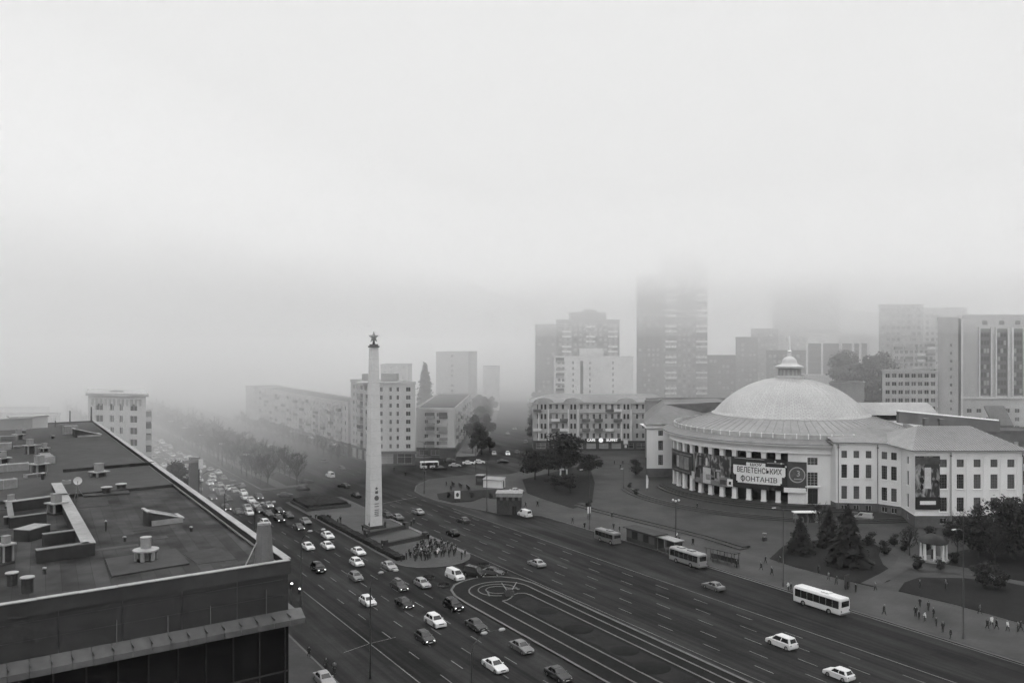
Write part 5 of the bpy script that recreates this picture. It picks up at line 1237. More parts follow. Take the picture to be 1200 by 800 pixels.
mb = MB(); mb.box((-.6, 0, 16.3), (3.6, 2.0, .6)); mb.box((.2, 0, 16.9), (2.4, 1.8, .7)); mb.build('head', M['concrete'], py_); mb = MB(); mb.box((1.5, -.9, 15.6), (1.0, .4, 2.4)); mb.build('sign_panel', M['white'], py_)

# ---------------- kiosks, shelters, stands
def kiosk_dark():
    p = G(597, 603, .12); t = thing('dark_kiosk', 'dark boxy two-storey kiosk with pale flat roof at the kerb', 'kiosk', (p.x, p.y + 2.4, .12), -.06)
    mb = MB(); mb.box((0, 0, 2.3), (6.4, 4.6, 4.6)); mb.build('wall', M['granite'], t)
    for i in range(8): mb = MB(); mb.box((-2.75 + i * .78, -2.34, 4.2), (.62, .08, .9)); mb.build('window', M['glass2'] if i % 2 else M['glass'], t)
    mb = MB(); mb.box((0, 0, 5.0), (6.7, 4.9, .8)); mb.build('fascia', M['concrete'], t)
    mb = MB(); mb.box((0, 0, 5.5), (7.0, 5.2, .2)); mb.build('roof', M['concrete'], t)
    mb = MB(); mb.box((1.4, -2.33, 1.15), (1.1, .06, 2.2)); mb.build('door', M['c_black'], t)
    for i in range(5): mb = MB(); mb.box((-3.1 + i * 1.55, -2.36, 2.3), (.1, .1, 4.4)); mb.build('mullion', MATS['parapet_wall'], t)
kiosk_dark()
p = G(579, 571.5, .12); t = thing('white_cabin', 'long low white cabin with grey roof behind the dark kiosk', 'cabin', (p.x, p.y + 1.5, .12), -.35)
mb = MB(); mb.box((0, 0, 1.2), (6.2, 2.8, 2.4)); mb.build('wall', M['white'], t); mb = MB(); mb.add([(-3.3, -1.7, 2.4), (3.3, -1.7, 2.4), (3.3, 1.7, 2.9), (-3.3, 1.7, 2.9), (-3.3, -1.7, 2.5), (3.3, -1.7, 2.5), (3.3, 1.7, 3.0), (-3.3, 1.7, 3.0)], [(4, 5, 6, 7), (0, 1, 5, 4), (1, 2, 6, 5), (3, 0, 4, 7), (3, 2, 1, 0)]); mb.build('roof', M['roofmetal'], t)
mb = MB(); mb.box((3.12, 0, 1.1), (.05, .9, 2.0)); mb.build('door', M['granite'], t)
p = G(563, 568, .12); t = thing('booth', 'small dark booth left of the white cabin', 'kiosk', (p.x, p.y + 1, .12), -.3)
mb = MB(); mb.box((0, 0, 1.4), (2.4, 2.2, 2.8)); mb.build('wall', M['granite'], t); mb = MB(); mb.box((0, 0, 2.95), (2.7, 2.5, .25)); mb.build('roof', M['concrete'], t); mb = MB(); mb.box((0, -1.12, 1.6), (1.6, .06, 1.0)); mb.build('window', M['glass2'], t)
def poster(px_, py_, w, h, label, rz=0, m='white', mark=True, z=.19, leg=1.0):
    p = G(px_, py_, z); t = thing('poster_stand', label, 'poster stand', p, rz, 'poster stands')
    mb = MB(); mb.box((0, 0, leg + h / 2), (w, .25, h)); mb.build('panel', M[m], t)
    if mark:
        n = 18; mb = MB(); mb.add([(w * .26 * math.cos(2 * math.pi * i / n), -.135, leg + h / 2 + h * .3 * math.sin(2 * math.pi * i / n)) for i in range(n)], [tuple(range(n))]); mb.build('print', M['granite'], t)
    for s in (-1, 1): mb = MB(); mb.box((s * w * .35, 0, leg / 2), (.14, .14, leg)); mb.build('leg', M['darkmetal'], t)
    return t
poster(536, 588, 1.6, 2.1, 'white poster stand with dark round print on the corner lawn', .2); 
p = G(660.5, 563, .19); t = thing('framed_stand', 'white framed box stand glowing pale under the dark trees', 'poster stand', p, .1, 'poster stands')
for s in (-1, 1): mb = MB(); mb.box((s * 1.0, 0, 1.9), (.45, .5, 3.8)); mb.build('post', M['white'], t)
for z_ in (.35, 3.7): mb = MB(); mb.box((0, 0, z_), (1.6, .5, .5)); mb.build('rail', M['white'], t)
mb = MB(); mb.box((0, .1, 2.0), (1.6, .1, 2.9)); mb.build('panel', M['granite'], t)
poster(992.5, 690, 1.2, 2.3, 'dark timetable frame behind the rear of the white bus', ROAD_ANG + 1.57, 'granite', False, .135, .3)
# long bus-stop kiosk and its glazed end
a, b = G(733, 633, .135), G(766, 643.5, .135); c = (a + b) / 2 + N.to_3d() * 1.6; L = (b - a).length; t = thing('bus_stop_kiosk', 'long dark bus-stop kiosk with pale canopy roof behind the small grey bus', 'kiosk', (c.x, c.y, .135), math.atan2((b - a).y, (b - a).x))
mb = MB(); mb.box((0, 0, 1.5), (L, 2.6, 3.0)); mb.build('wall', M['granite'], t); mb = MB(); mb.box((.4, -.3, 3.1), (L + 1.2, 3.8, .22)); mb.build('canopy', MATS['old_roof_felt'], t)
for i in range(5): mb = MB(); mb.box((-L / 2 + L * (i + .5) / 5, -1.33, 1.7), (L / 5 - .3, .05, 1.6)); mb.build('window', M['glass'] if i % 2 else M['glass2'], t)
a, b = G(769, 643.5, .135), G(789, 650, .135); c = (a + b) / 2 + N.to_3d() * 1.4; L = (b - a).length; t = thing('bus_shelter', 'glazed shelter with pale roof joined to the end of the long kiosk', 'bus shelter', (c.x, c.y, .135), math.atan2((b - a).y, (b - a).x), 'bus shelters')
mb = MB(); mb.box((0, 0, 2.75), (L + .8, 2.8, .18)); mb.build('roof', M['concrete'], t); mb = MB(); mb.box((0, 1.1, 1.5), (L, .06, 2.2)); mb.build('back_panel', M['glass2'], t)
for x in (-L / 2, 0, L / 2): mb = MB(); mb.box((x, -1.0, 1.35), (.12, .12, 2.7)); mb.build('post', M['metal'], t)
mb = MB(); mb.box((0, .7, .5), (L * .8, .4, .1)); mb.build('bench', M['granite'], t)
a, b = G(826, 656, .135), G(859, 664, .135); c = (a + b) / 2 + N.to_3d() * 1.0; L = (b - a).length; t = thing('bus_shelter', 'open dark-framed bus shelter with thin posts beyond the pale grey bus', 'bus shelter', (c.x, c.y, .135), math.atan2((b - a).y, (b - a).x), 'bus shelters')
mb = MB(); mb.box((0, 0, 2.6), (L + .6, 1.8, .12)); mb.build('roof', MATS['old_roof_felt'], t); mb = MB(); mb.box((0, .8, .75), (L, .06, 1.0)); mb.build('back_panel', M['granite'], t)
for i in range(5): 
    for y_ in (-.75, .75): mb = MB(); mb.box((-L / 2 + L * i / 4, y_, 1.28), (.1, .1, 2.56)); mb.build('post', M['darkmetal'], t)
# white rotunda in the park
p = G(1094, 656, .2); t = thing('garden_rotunda', 'small white columned garden rotunda with dark domed roof in the park', 'gazebo', p, .2)
mb = MB(); mb.cyl(0, 0, 0, .35, 2.9, 2.9, 28); mb.build('base', M['concrete'], t)
for i in range(8): a = 2 * math.pi * i / 8 + .2; mb = MB(); mb.cyl(2.35 * math.cos(a), 2.35 * math.sin(a), .35, 3.6, .24, .17, 10); mb.build('column', M['white'], t)
mb = MB(); mb.lathe([(2.1, 3.6), (2.6, 3.6), (2.65, 3.85), (2.1, 3.85)], n=28); mb.build('entablature', M['granite'], t)
mb = MB(); mb.lathe([(2.85, 3.85), (2.5, 4.4), (1.9, 4.9), (1.0, 5.3), (.2, 5.45), (0, 5.55)], n=28); mb.build('roof', MATS['tar_roof'], t, True)
mb = MB(); mb.cyl(0, 0, .35, 2.2, .5, .4, 10); mb.build('urn', M['granite'], t)
# banner stall at the circus door, feather banner by the pavilion
p = G(945, 613, .62); t = thing('banner_stall', 'pale-topped stall hung with printed banners at the foot of the circus wall', 'stall', p, .02)
for x in (-3.1, 0, 3.1): mb = MB(); mb.cyl(x, -.8, 0, 2.7, .06, .06, 6); mb.build('post', M['metal'], t)
mb = MB(); mb.box((0, 0, 2.8), (6.6, 2.2, .2)); mb.build('roof', M['white'], t); mb = MB(); mb.box((0, .3, 1.25), (6.2, .12, 2.3)); mb.build('banner', pm, t)
p = G(757, 575, .62); t = thing('feather_banner', 'slender white feather banner by the circus pavilion', 'banner', p, .2)
mb = MB(); mb.cyl(0, 0, 0, 4.8, .05, .03, 6); mb.build('pole', M['metal'], t); mb = MB(); mb.add([(0, 0, .8), (.65, .0, .9), (.8, .05, 3.4), (.5, .05, 4.6), (.05, 0, 4.75)], [(0, 1, 2, 3, 4)]); mb.add([(0, .03, .8), (.65, .03, .9), (.8, .08, 3.4), (.5, .08, 4.6), (.05, .03, 4.75)], [(4, 3, 2, 1, 0)]); mb.build('cloth', M['white'], t)
p = G(901, 620, .12); 
p = G(896, 633, .12); t = thing('stone_urn', 'small stone vase on a plinth on the forecourt before the spruce', 'urn', p)
mb = MB(); mb.box((0, 0, .4), (.9, .9, .8)); mb.build('plinth', M['granite'], t); mb = MB(); mb.lathe([(0, .8), (.2, .85), (.15, 1.1), (.45, 1.5), (.5, 1.7), (0, 1.6)], n=12); mb.build('vase', M['concrete'], t)
# ================================================================ vehicles
def car_proto(kind):
    S = dict(  # L, halfW, H, belt, nose z, tail z, screen base x, roof front x, roof rear x, rear base x, wheel r
        saloon=(4.5, .88, 1.44, .92, .72, .93, .95, .25, -1.05, -1.62, .31),
        hatchback=(4.05, .86, 1.50, .95, .76, .98, .95, .3, -1.45, -1.85, .31),
        estate=(4.6, .88, 1.50, .94, .74, .98, .95, .25, -1.75, -2.15, .32),
        suv=(4.5, .92, 1.72, 1.08, .92, 1.1, 1.0, .45, -1.65, -2.05, .37),
        van=(4.6, .90, 1.92, 1.10, .88, 1.12, 1.55, .95, -2.12, -2.24, .33),
        minivan=(4.75, .92, 1.78, 1.02, .82, 1.05, 1.45, .6, -1.95, -2.25, .33))[kind]
    L, w, H, zb, zn, zt, xa, xb, xc, xd, r = S
    h = L / 2; xf, xr = h - .85, -h + .82
    t = thing('car', 'car', 'car')
    pr = [(h - .12, .24), (h, .38), (h - .02, .52), (h - .07, zn - .06), (h - .22, zn), (xa + .25, zb - .03), (xa, zb), ((xa + xd) / 2, zb + .01), (xd, zb + .01), (-h + .2, zt), (-h + .05, zt - .1), (-h, .55), (-h + .03, .35), (-h + .12, .26)]
    R_ = r + .06
    pr += [(xr - R_, .26)] + [(xr - R_ * math.cos(a), r + R_ * math.sin(a)) for a in [math.pi * i / 6 for i in range(1, 6)]] + [(xr + R_, .22)]
    pr += [(xf - R_, .22)] + [(xf - R_ * math.cos(a), r + R_ * math.sin(a)) for a in [math.pi * i / 6 for i in range(1, 6)]] + [(xf + R_, .24)]
    mb = MB(); n = len(pr); vs = []
    for y, k in ((-w, .0), (-w + .09, 1), (w - .09, 1), (w, .0)):
        for x, z in pr:
            if k: vs.append((x, y, z))
            else: vs.append((x * .975, y, z if z < .5 else .5 + (z - .5) * .86))
    fs = [tuple(range(n)), tuple(range(4 * n - 1, 3 * n - 1, -1))]
    for j in range(3):
        for i in range(n): i2 = (i + 1) % n; fs.append((j * n + i, (j + 1) * n + i, (j + 1) * n + i2, j * n + i2))
    mb.add(vs, fs)
    # cabin
    wb, wt = w - .07, w - .24
    def ring(x0, x1, ww, z, c): return [(x0 + c, -ww, z), (x1 - c, -ww, z), (x1, -ww + c, z), (x1, ww - c, z), (x1 - c, ww, z), (x0 + c, ww, z), (x0, ww - c, z), (x0, -ww + c, z)]
    rg = [ring(xd, xa, wb, zb - .06, .10), ring(xc, xb, wt, H - .07, .10), ring(xc + .14, xb - .14, wt - .12, H, .10)]
    vs = sum(rg, []); fs = [(j * 8 + i, j * 8 + (i + 1) % 8, (j + 1) * 8 + (i + 1) % 8, (j + 1) * 8 + i) for j in range(2) for i in range(8)] + [tuple(range(16, 24))]
    mb.add(vs, fs)
    mb.build('body', M['c_white'], t)
    def lerp4(a, b, c, d, u, v): return (Vector(a) * (1 - u) + Vector(b) * u) * (1 - v) + (Vector(d) * (1 - u) + Vector(c) * u) * v
    def pane(name, a, b, c, d, u0, u1, v0, v1, m='carglass'):
        a, b, c, d = map(Vector, (a, b, c, d)); nn = (b - a).cross(d - a).normalized() * .012
        q = [lerp4(a, b, c, d, u, v) + nn for u, v in ((u0, v0), (u1, v0), (u1, v1), (u0, v1))]
        m_ = MB(); m_.quad(*q); return m_.build(name, M[m], t)
    A, B = rg[0], rg[1]
    pane('windscreen', A[2], A[3], B[3], B[2], .02, .98, .14, .95); pane('rear_window', A[6], A[7], B[7], B[6], .06, .94, .2, .9)
    if kind == 'van':
        pane('side_window', A[0], A[1], B[1], B[0], .70, .96, .16, .9); pane('side_window', A[4], A[5], B[5], B[4], .04, .30, .16, .9)
    else:
        for u0, u1 in ((.06, .47), (.52, .96)):
            pane('side_window', A[0], A[1], B[1], B[0], u0, u1, .16, .9); pane('side_window', A[4], A[5], B[5], B[4], 1 - u1, 1 - u0, .16, .9)
    for x in (xf, xr):
        for s in (-1, 1):
            m_ = MB(); m_.lathe([(r * .62, -.1), (r, -.1), (r, .1), (r * .62, .1)], n=14)
            m_.v = [(v[0], v[2], v[1]) for v in m_.v]; wh = m_.build('wheel', M['tyre'], t); wh.location = (x, s * (w - .11), r)
            m_ = MB(); m_.cyl(0, 0, -.085, .085, r * .63, r * .63, 12); m_.v = [(v[0], v[2], v[1]) for v in m_.v]; m_.build('rim', M['rim'], wh)
    for s in (-1, 1):
        m_ = MB(); m_.box((h - .10, s * (w - .3), zn - .16), (.13, .28, .11), s * -.25); m_.build('headlight', M['lamp_off'], t)
        m_ = MB(); m_.box((-h + .07, s * (w - .22), zt - .2), (.1, .24, .2), s * .2); m_.build('tail_light', M['tail'], t)
        m_ = MB(); m_.box((xa - .32, s * (w + .03), zb + .06), (.12, .2, .13)); m_.build('wing_mirror', M['c_black'], t)
    m_ = MB(); m_.box((h - .005, 0, .42), (.03, .5, .11)); m_.build('number_plate', M['plate'], t)
    m_ = MB(); m_.box((h - .045, 0, zn - .16), (.06, (w - .5) * 2, .13)); m_.build('grille', M['c_black'], t)
    if kind == 'estate':
        m_ = MB(); m_.box((-.7, 0, H + .16), (1.6, .75, .28)); m_.build('roof_box', M['c_grey'], t)
    return t
CARS = {k: car_proto(k) for k in ('saloon', 'hatchback', 'estate', 'suv', 'van', 'minivan')}
# far copies are a few pixels: one mesh each with the same outline (body, glass, wheels, lamps joined)
FAR = {}
def far_mesh(kind):
    if kind in FAR: return FAR[kind]
    me = bpy.data.meshes.new('car'); mats = [M['c_white'], M['carglass'], M['tyre'], M['lamp_on'], M['tail']]
    ix = dict(body=0, windscreen=1, rear_window=1, side_window=1, wheel=2, headlight=3, tail_light=4)
    V, F, I = [], [], []
    for ch in CARS[kind].children:
        st = ch.name.split('.')[0]
        if st not in ix: continue
        o = len(V); V += [tuple(v.co + ch.location) for v in ch.data.vertices]; F += [tuple(i + o for i in p.vertices) for p in ch.data.polygons]; I += [ix[st]] * len(ch.data.polygons)
    me.from_pydata(V, [], F)
    for m in mats: me.materials.append(m)
    me.polygons.foreach_set('material_index', I); FAR[kind] = me
    return me
USED = set()
TOWARDS = math.atan2(-D.y, -D.x); AWAY = math.atan2(D.y, D.x)
CNAME = dict(saloon='saloon', hatchback='hatchback', estate='estate car', suv='four-by-four', van='van', minivan='people carrier')
PNAME = dict(c_white='white', c_silver='silver', c_grey='grey', c_dark='charcoal', c_black='black')
def car(kind, paint, where, label, rz=TOWARDS, lit=False, group='cars in the avenue traffic', far=False, z=.005):
    p = where if isinstance(where, Vector) else G(*where)
    if far:
        o = bpy.data.objects.new('car', far_mesh(kind)); C.objects.link(o); o.location = (p.x, p.y, z); o.rotation_euler = (0, 0, rz)
        setmat(o, M[paint]); 
        if not lit: setmat(o, M['lamp_off'], 3)
        return tag(o, label, 'van' if kind == 'van' else 'car', group)
    r = CARS[kind]
    if kind in USED: r = dup(r, (p.x, p.y, z), rz)
    else: USED.add(kind)
    r.location = (p.x, p.y, z); r.rotation_euler = (0, 0, rz); tag(r, label, 'van' if kind == 'van' else 'car', group)
    for ch in r.children:
        st = ch.name.split('.')[0]
        if st == 'body': setmat(ch, M[paint])
        elif st == 'headlight': setmat(ch, M['lamp_on' if lit else 'lamp_off'])
        elif st == 'wing_mirror': setmat(ch, M[paint])
    return r
# the scene's first use of each prototype moves it; make sure every kind is used below
near = [
 ('saloon', 'c_white', (361, 643), 'white saloon, hindmost of the white trio, in the lane nearest the store', 0),
 ('saloon', 'c_white', (384, 630), 'white saloon directly beside the plaza hedge, ahead of a charcoal car', 0),
 ('saloon', 'c_white', (384, 642), 'white saloon in the white trio, one lane in from the plaza hedge', 0),
 ('saloon', 'c_white', (420, 649), 'white saloon beside the plaza hedge, the outer one of two white cars abreast', 0),
 ('hatchback', 'c_white', (418, 662), 'white hatchback, the inner one of two white cars abreast by the hedge', 0),
 ('saloon', 'c_silver', (456, 666), 'silver saloon rounding the corner of the plaza hedge below the crowd', 0),
 ('suv', 'c_black', (373, 669), 'lone black four-by-four with lit lamps in the lane nearest the store', 1),
 ('hatchback', 'c_grey', (417, 679), 'grey hatchback with unlit lamps behind the twin-headed street lamp', 0),
 ('estate', 'c_dark', (468, 690), 'charcoal estate car with a roof box and lit lamps', 1),
 ('hatchback', 'c_silver', (495, 687), 'silver hatchback behind the estate car with the roof box', 0),
 ('hatchback', 'c_white', (431, 708), 'white hatchback passing right under the street lamp arm', 0),
 ('saloon', 'c_black', (474, 710), 'black saloon with lit lamps next to the white hatchback under the lamp', 1),
 ('suv', 'c_black', (531, 713), 'black four-by-four with lit lamps hugging the flower bed kerb', 1),
 ('suv', 'c_white', (510, 732), 'white tall four-by-four between a black one and a charcoal hatchback', 0),
 ('saloon', 'c_dark', (558, 736), 'charcoal saloon beside the round end of the flower bed', 0),
 ('hatchback', 'c_dark', (498, 751), 'charcoal hatchback nearest the solid white line', 1),
 ('saloon', 'c_white', (580, 784), 'white saloon closest to the camera, at the lower picture edge', 0),
 ('saloon', 'c_grey', (611, 762), 'grey saloon between the flower bed kerb and the white saloon', 0),
 ('saloon', 'c_dark', (654, 794), 'charcoal saloon cut off by the lower picture edge near the flower bed', 0),
]
for k, pc, w, lb, lt in near: car(k, pc, w, lb, TOWARDS, lt)
car('van', 'c_white', (533, 678), 'white panel van parked between the crowd and the flower bed', TOWARDS + .05)
car('van', 'c_black', (556, 675), 'black van parked beside the white panel van', TOWARDS + .35); car('saloon', 'c_dark', (578, 673), 'charcoal saloon parked beyond the black van at the flower bed tip', TOWARDS + .5)
car('saloon', 'c_silver', (380, 800), 'silver car parked half on the pavement under the store ledge', TOWARDS, group='cars parked by the store')
for k, pc, w, lb, lt in [
 ('saloon', 'c_silver', (490, 602), 'silver saloon driving away beyond the obelisk base', 0), ('saloon', 'c_dark', (543, 612), 'charcoal saloon, the farther of two dark cars on the right carriageway', 0), ('hatchback', 'c_black', (531, 627), 'black hatchback, the nearer of two dark cars on the right carriageway', 0),
 ('saloon', 'c_silver', (629, 663), 'silver saloon alone mid-carriageway opposite the parked vans', 0), ('saloon', 'c_grey', (836, 690), 'grey saloon in the kerb lane behind the bus stop', 0), ('minivan', 'c_white', (916, 757), 'white people carrier below the white bus', 0), ('hatchback', 'c_white', (983, 794), 'white hatchback at the lower picture edge below the people carrier', 0)]:
    car(k, pc, w, lb, AWAY, lt)
car('van', 'c_white', (615, 605), 'small white van stopped beside the dark kiosk', AWAY)
car('saloon', 'c_dark', (453, 606), 'charcoal saloon half hidden by the obelisk, the left of the pair', AWAY); car('saloon', 'c_grey', (465, 608), 'grey saloon right of the charcoal one beside the obelisk', AWAY)
# traffic crossing behind the plaza
for k, pc, w, lb, rz in [
 ('van', 'c_white', (387, 559), 'white box van crossing the junction left of the obelisk', AWAY), ('hatchback', 'c_grey', (339, 551), 'grey hatchback turning at the near end of the tree median', TOWARDS), ('saloon', 'c_dark', (379, 542), 'dark saloon waiting before the terrace shops', AWAY),
 ('saloon', 'c_dark', (400, 550), 'dark saloon just behind the white box van', AWAY), ('saloon', 'c_black', (359, 566), 'black saloon at the corner of the square hedge', .6), ('saloon', 'c_dark', (403, 571), 'dark saloon leading two cars left of the obelisk', AWAY + .3),
 ('saloon', 'c_black', (417, 582), 'black saloon between the square hedge and the obelisk', AWAY), ('saloon', 'c_dark', (334, 582), 'dark saloon left of the square hedge', .3), ('hatchback', 'c_black', (355, 575), 'black hatchback behind the square hedge', .4),
 ('saloon', 'c_black', (517, 550), 'black saloon behind the white minibus at the side street', .25), ('saloon', 'c_dark', (527, 541), 'dark saloon crossing before the panel house', .2), ('saloon', 'c_silver', (533, 547), 'silver saloon right of the black one at the side street', .25),
 ('saloon', 'c_white', (549, 544), 'left white saloon of two nose to tail at the side street', .1), ('hatchback', 'c_white', (562, 543), 'second white car of two nose to tail at the side street', .1), ('saloon', 'c_black', (589, 542), 'black saloon alone across the mouth of the side street', .15),
 ('hatchback', 'c_silver', (579, 533), 'silver hatchback by the trees of the side street', -1.5), ('hatchback', 'c_white', (595, 533), 'white hatchback coming down the side street, leading', -1.5), ('saloon', 'c_dark', (606, 531), 'dark saloon leaving up the side street', 1.5),
 ('saloon', 'c_grey', (595, 509), 'grey saloon farther up the side street', -1.5), ('saloon', 'c_dark', (603, 503), 'dark car with lit lamps high up the side street', -1.5), ('hatchback', 'c_grey', (616, 519), 'grey hatchback parked high up the side street', 1.5)]:
    car(k, pc, w, lb, rz, 'lit' in lb or 'coming' in lb, 'cars at the junction', True)
car('van', 'c_silver', (1012, 609), 'pale van parked against the circus wing plinth', 2.6, group='cars parked by the circus'); car('saloon', 'c_dark', (1000, 606), 'dark car parked beside the pale van at the circus wing', 2.6, group='cars parked by the circus')
car('saloon', 'c_silver', (605, 577), 'silver car standing behind the dark kiosk', .2, group='cars at the junction', far=True)
# the jam on the store side: hand-placed first, then lane after lane into the fog
jam = [('hatchback', 'c_white', 246, 568, 1), ('saloon', 'c_white', 268, 574, 0), ('hatchback', 'c_silver', 275, 577, 0), ('saloon', 'c_dark', 283, 571, 0), ('van', 'c_grey', 259, 580, 0), ('saloon', 'c_white', 285, 579, 0), ('hatchback', 'c_white', 287, 585, 0), ('saloon', 'c_white', 294, 588, 0), ('saloon', 'c_silver', 300, 594, 0),
       ('saloon', 'c_silver', 290, 597, 0), ('hatchback', 'c_white', 292, 603, 0), ('suv', 'c_black', 265, 598, 1), ('saloon', 'c_dark', 279, 602, 0), ('saloon', 'c_dark', 249, 585, 1), ('suv', 'c_black', 303, 585, 1), ('saloon', 'c_black', 304, 600, 1), ('saloon', 'c_dark', 315, 604, 0), ('hatchback', 'c_white', 311, 615, 0), ('saloon', 'c_black', 327, 600, 1),
       ('suv', 'c_black', 327, 611, 1), ('saloon', 'c_dark', 350, 620, 1), ('saloon', 'c_grey', 358, 613, 0), ('saloon', 'c_dark', 338, 606, 0), ('van', 'c_white', 237, 548, 0), ('saloon', 'c_silver', 247, 552, 0), ('saloon', 'c_white', 256, 555, 0), ('hatchback', 'c_white', 249, 560, 0), ('saloon', 'c_grey', 262, 562, 0), ('saloon', 'c_dark', 272, 565, 0), ('saloon', 'c_silver', 258, 570, 0)]
lanes = {}
taken = []
for k, pc, x, y, lt in jam: taken.append((k, pc, G(x, y), lt))
for li, t_ in enumerate((46.5, 50.6, 54.4, 58.0, 61.6, 65.2)):
    s_ = 232 + random.uniform(0, 8)
    while s_ < 520:
        p = ST(s_, t_ + random.uniform(-.3, .3)); px_ = 600 + 1000 * p.x / p.y
        if all(abs(to_st(q[2])[0] - s_) > 6.0 or abs(to_st(q[2])[1] - t_) > 2.3 for q in taken) and (s_ > 246 or t_ > 56):
            taken.append((random.choice(('saloon', 'saloon', 'hatchback', 'hatchback', 'suv', 'van')), random.choice(('c_white', 'c_white', 'c_silver', 'c_silver', 'c_grey', 'c_dark', 'c_black')), p, random.random() < .4))
        s_ += random.uniform(7.5, 13)
LANE = ['kerb lane', 'second lane', 'third lane', 'middle lane', 'fifth lane', 'lane beside the median']
by = {}
for q in taken:
    s_, t_ = to_st(q[2]); li = min(5, max(0, int((t_ - 44.6) / 4.0))); by.setdefault(li, []).append((s_, q))
for li, v in by.items():
    for i, (s_, (k, pc, p, lt)) in enumerate(sorted(v, key=lambda a: a[0])):
        car(k, pc, p, '%s %s in the jam, %s from the plaza in the %s' % (PNAME[pc], CNAME[k], ORD[i], LANE[li]), TOWARDS, lt, 'cars jammed on the avenue', True)
# opposite carriageway into the fog
for i, (s_, t_) in enumerate(((300, 92), (318, 98), (345, 95), (362, 102), (392, 93), (420, 99), (452, 96))):
    car(random.choice(('saloon', 'hatchback')), ('c_dark', 'c_silver', 'c_black', 'c_white')[i % 4], ST(s_, t_), '%s %s driving away past the terrace shops, %s after the junction' % (PNAME[('c_dark', 'c_silver', 'c_black', 'c_white')[i % 4]], 'car', ORD[i]), AWAY, False, 'cars driving away past the terrace', True)

# ---------------- buses
def bus(L, w, H, paint, where, label, rz, nwin, cat='bus', roofpods=1, stripe=None, bands=True):
    p = G(*where); t = thing('bus', label, cat, (p.x, p.y, .005), rz, 'buses and minibuses')
    h = L / 2; c = .12
    mb = MB(); prof = [(w - .04, .38), (w, .55), (w, 1.25), (w - .02, H - .35), (w - .14, H - .1), (w - .35, H)]
    ring = [(y, z) for y, z in prof] + [(-y, z) for y, z in reversed(prof)]
    n = len(ring); xs = [(-h, .93), (-h + .14, 1), (h - .2, 1), (h, .93)]
    vs = [(x, y * k, .38 + (z - .38) * (k if z > 1.3 else 1)) for x, k in xs for y, z in ring]
    fs = [(j * n + i, j * n + (i + 1) % n, (j + 1) * n + (i + 1) % n, (j + 1) * n + i) for j in range(3) for i in range(n)] + [tuple(range(n))[::-1], tuple(range(3 * n, 4 * n))]
    mb.add(vs, fs); mb.build('body', M[paint], t)
    z0, z1 = 1.3, H - .42
    for s in (-1, 1):
        for i in range(nwin):
            a = -h + .35 + (L - .7) * i / nwin; b = a + (L - .7) / nwin - .035
            m_ = MB(); y = s * (w + .012); q = [(a, y, z0), (b, y, z0), (b, y - s * .015, z1), (a, y - s * .015, z1)]; m_.quad(*(q if s < 0 else q[::-1])); m_.build('side_window', M['carglass'], t)
    m_ = MB(); m_.box((h - .02, 0, (z0 + H - .3) / 2), (.06, 1.8 * w, H - .45 - z0)); m_.build('windscreen', M['carglass'], t)
    m_ = MB(); m_.box((-h + .02, 0, (z0 + .2 + H - .4) / 2), (.06, 1.55 * w, H - .75 - z0)); m_.build('rear_window', M['carglass'], t)
    for x in (h - 2.1, -h + 2.3 if L > 7 else -h + 1.1):
        for s in (-1, 1):
            m_ = MB(); m_.cyl(0, 0, -.13, .13, .47, .47, 14); m_.v = [(v[0], v[2], v[1]) for v in m_.v]; wh = m_.build('wheel', M['tyre'], t); wh.location = (x if L > 7 else x * 1.0, s * (w - .11), .47)
            m_ = MB(); m_.cyl(0, 0, -.135, .135, .26, .26, 12); m_.v = [(v[0], v[2], v[1]) for v in m_.v]; m_.build('rim', M['rim'], wh)
    for i, x in enumerate((h - .75, -.4)):
        m_ = MB(); m_.box((x, -(w + .012), 1.35), (.95, .03, 1.95)); m_.build('door', M['c_black'], t)
    for s in (-1, 1):
        m_ = MB(); m_.box((h - .0, s * (w - .3), .85), (.08, .34, .2)); m_.build('headlight', M['lamp_off'], t)
        m_ = MB(); m_.box((-h, s * (w - .2), .95), (.06, .2, .34)); m_.build('tail_light', M['tail'], t)
    for i in range(roofpods):
        m_ = MB(); m_.box((-h * .25 + i * h * .7, 0, H + .1), (1.5, 1.1, .22)); m_.build('roof_hatch', M[paint], t)
    m_ = MB(); m_.box((-h - .0, 0, .5), (.1, 1.9 * w, .24)); m_.build('bumper', M['c_grey'], t)
    return t
bus(9.6, 1.22, 3.0, 'c_white', (962, 713), 'white city bus with dark window band waiting at the kerb', AWAY, 7)
bus(8.6, 1.2, 2.95, 'c_silver', (806, 661), 'pale grey bus standing at the stop behind the open shelter', AWAY, 6, roofpods=2)
bus(7.0, 1.1, 2.7, 'c_grey', (712, 635), 'small grey bus in front of the long bus-stop kiosk', AWAY, 5)
bus(6.4, 1.05, 2.7, 'c_white', (503, 549), 'white minibus with dark window band crossing toward the side street', .22, 4, 'minibus', 0)
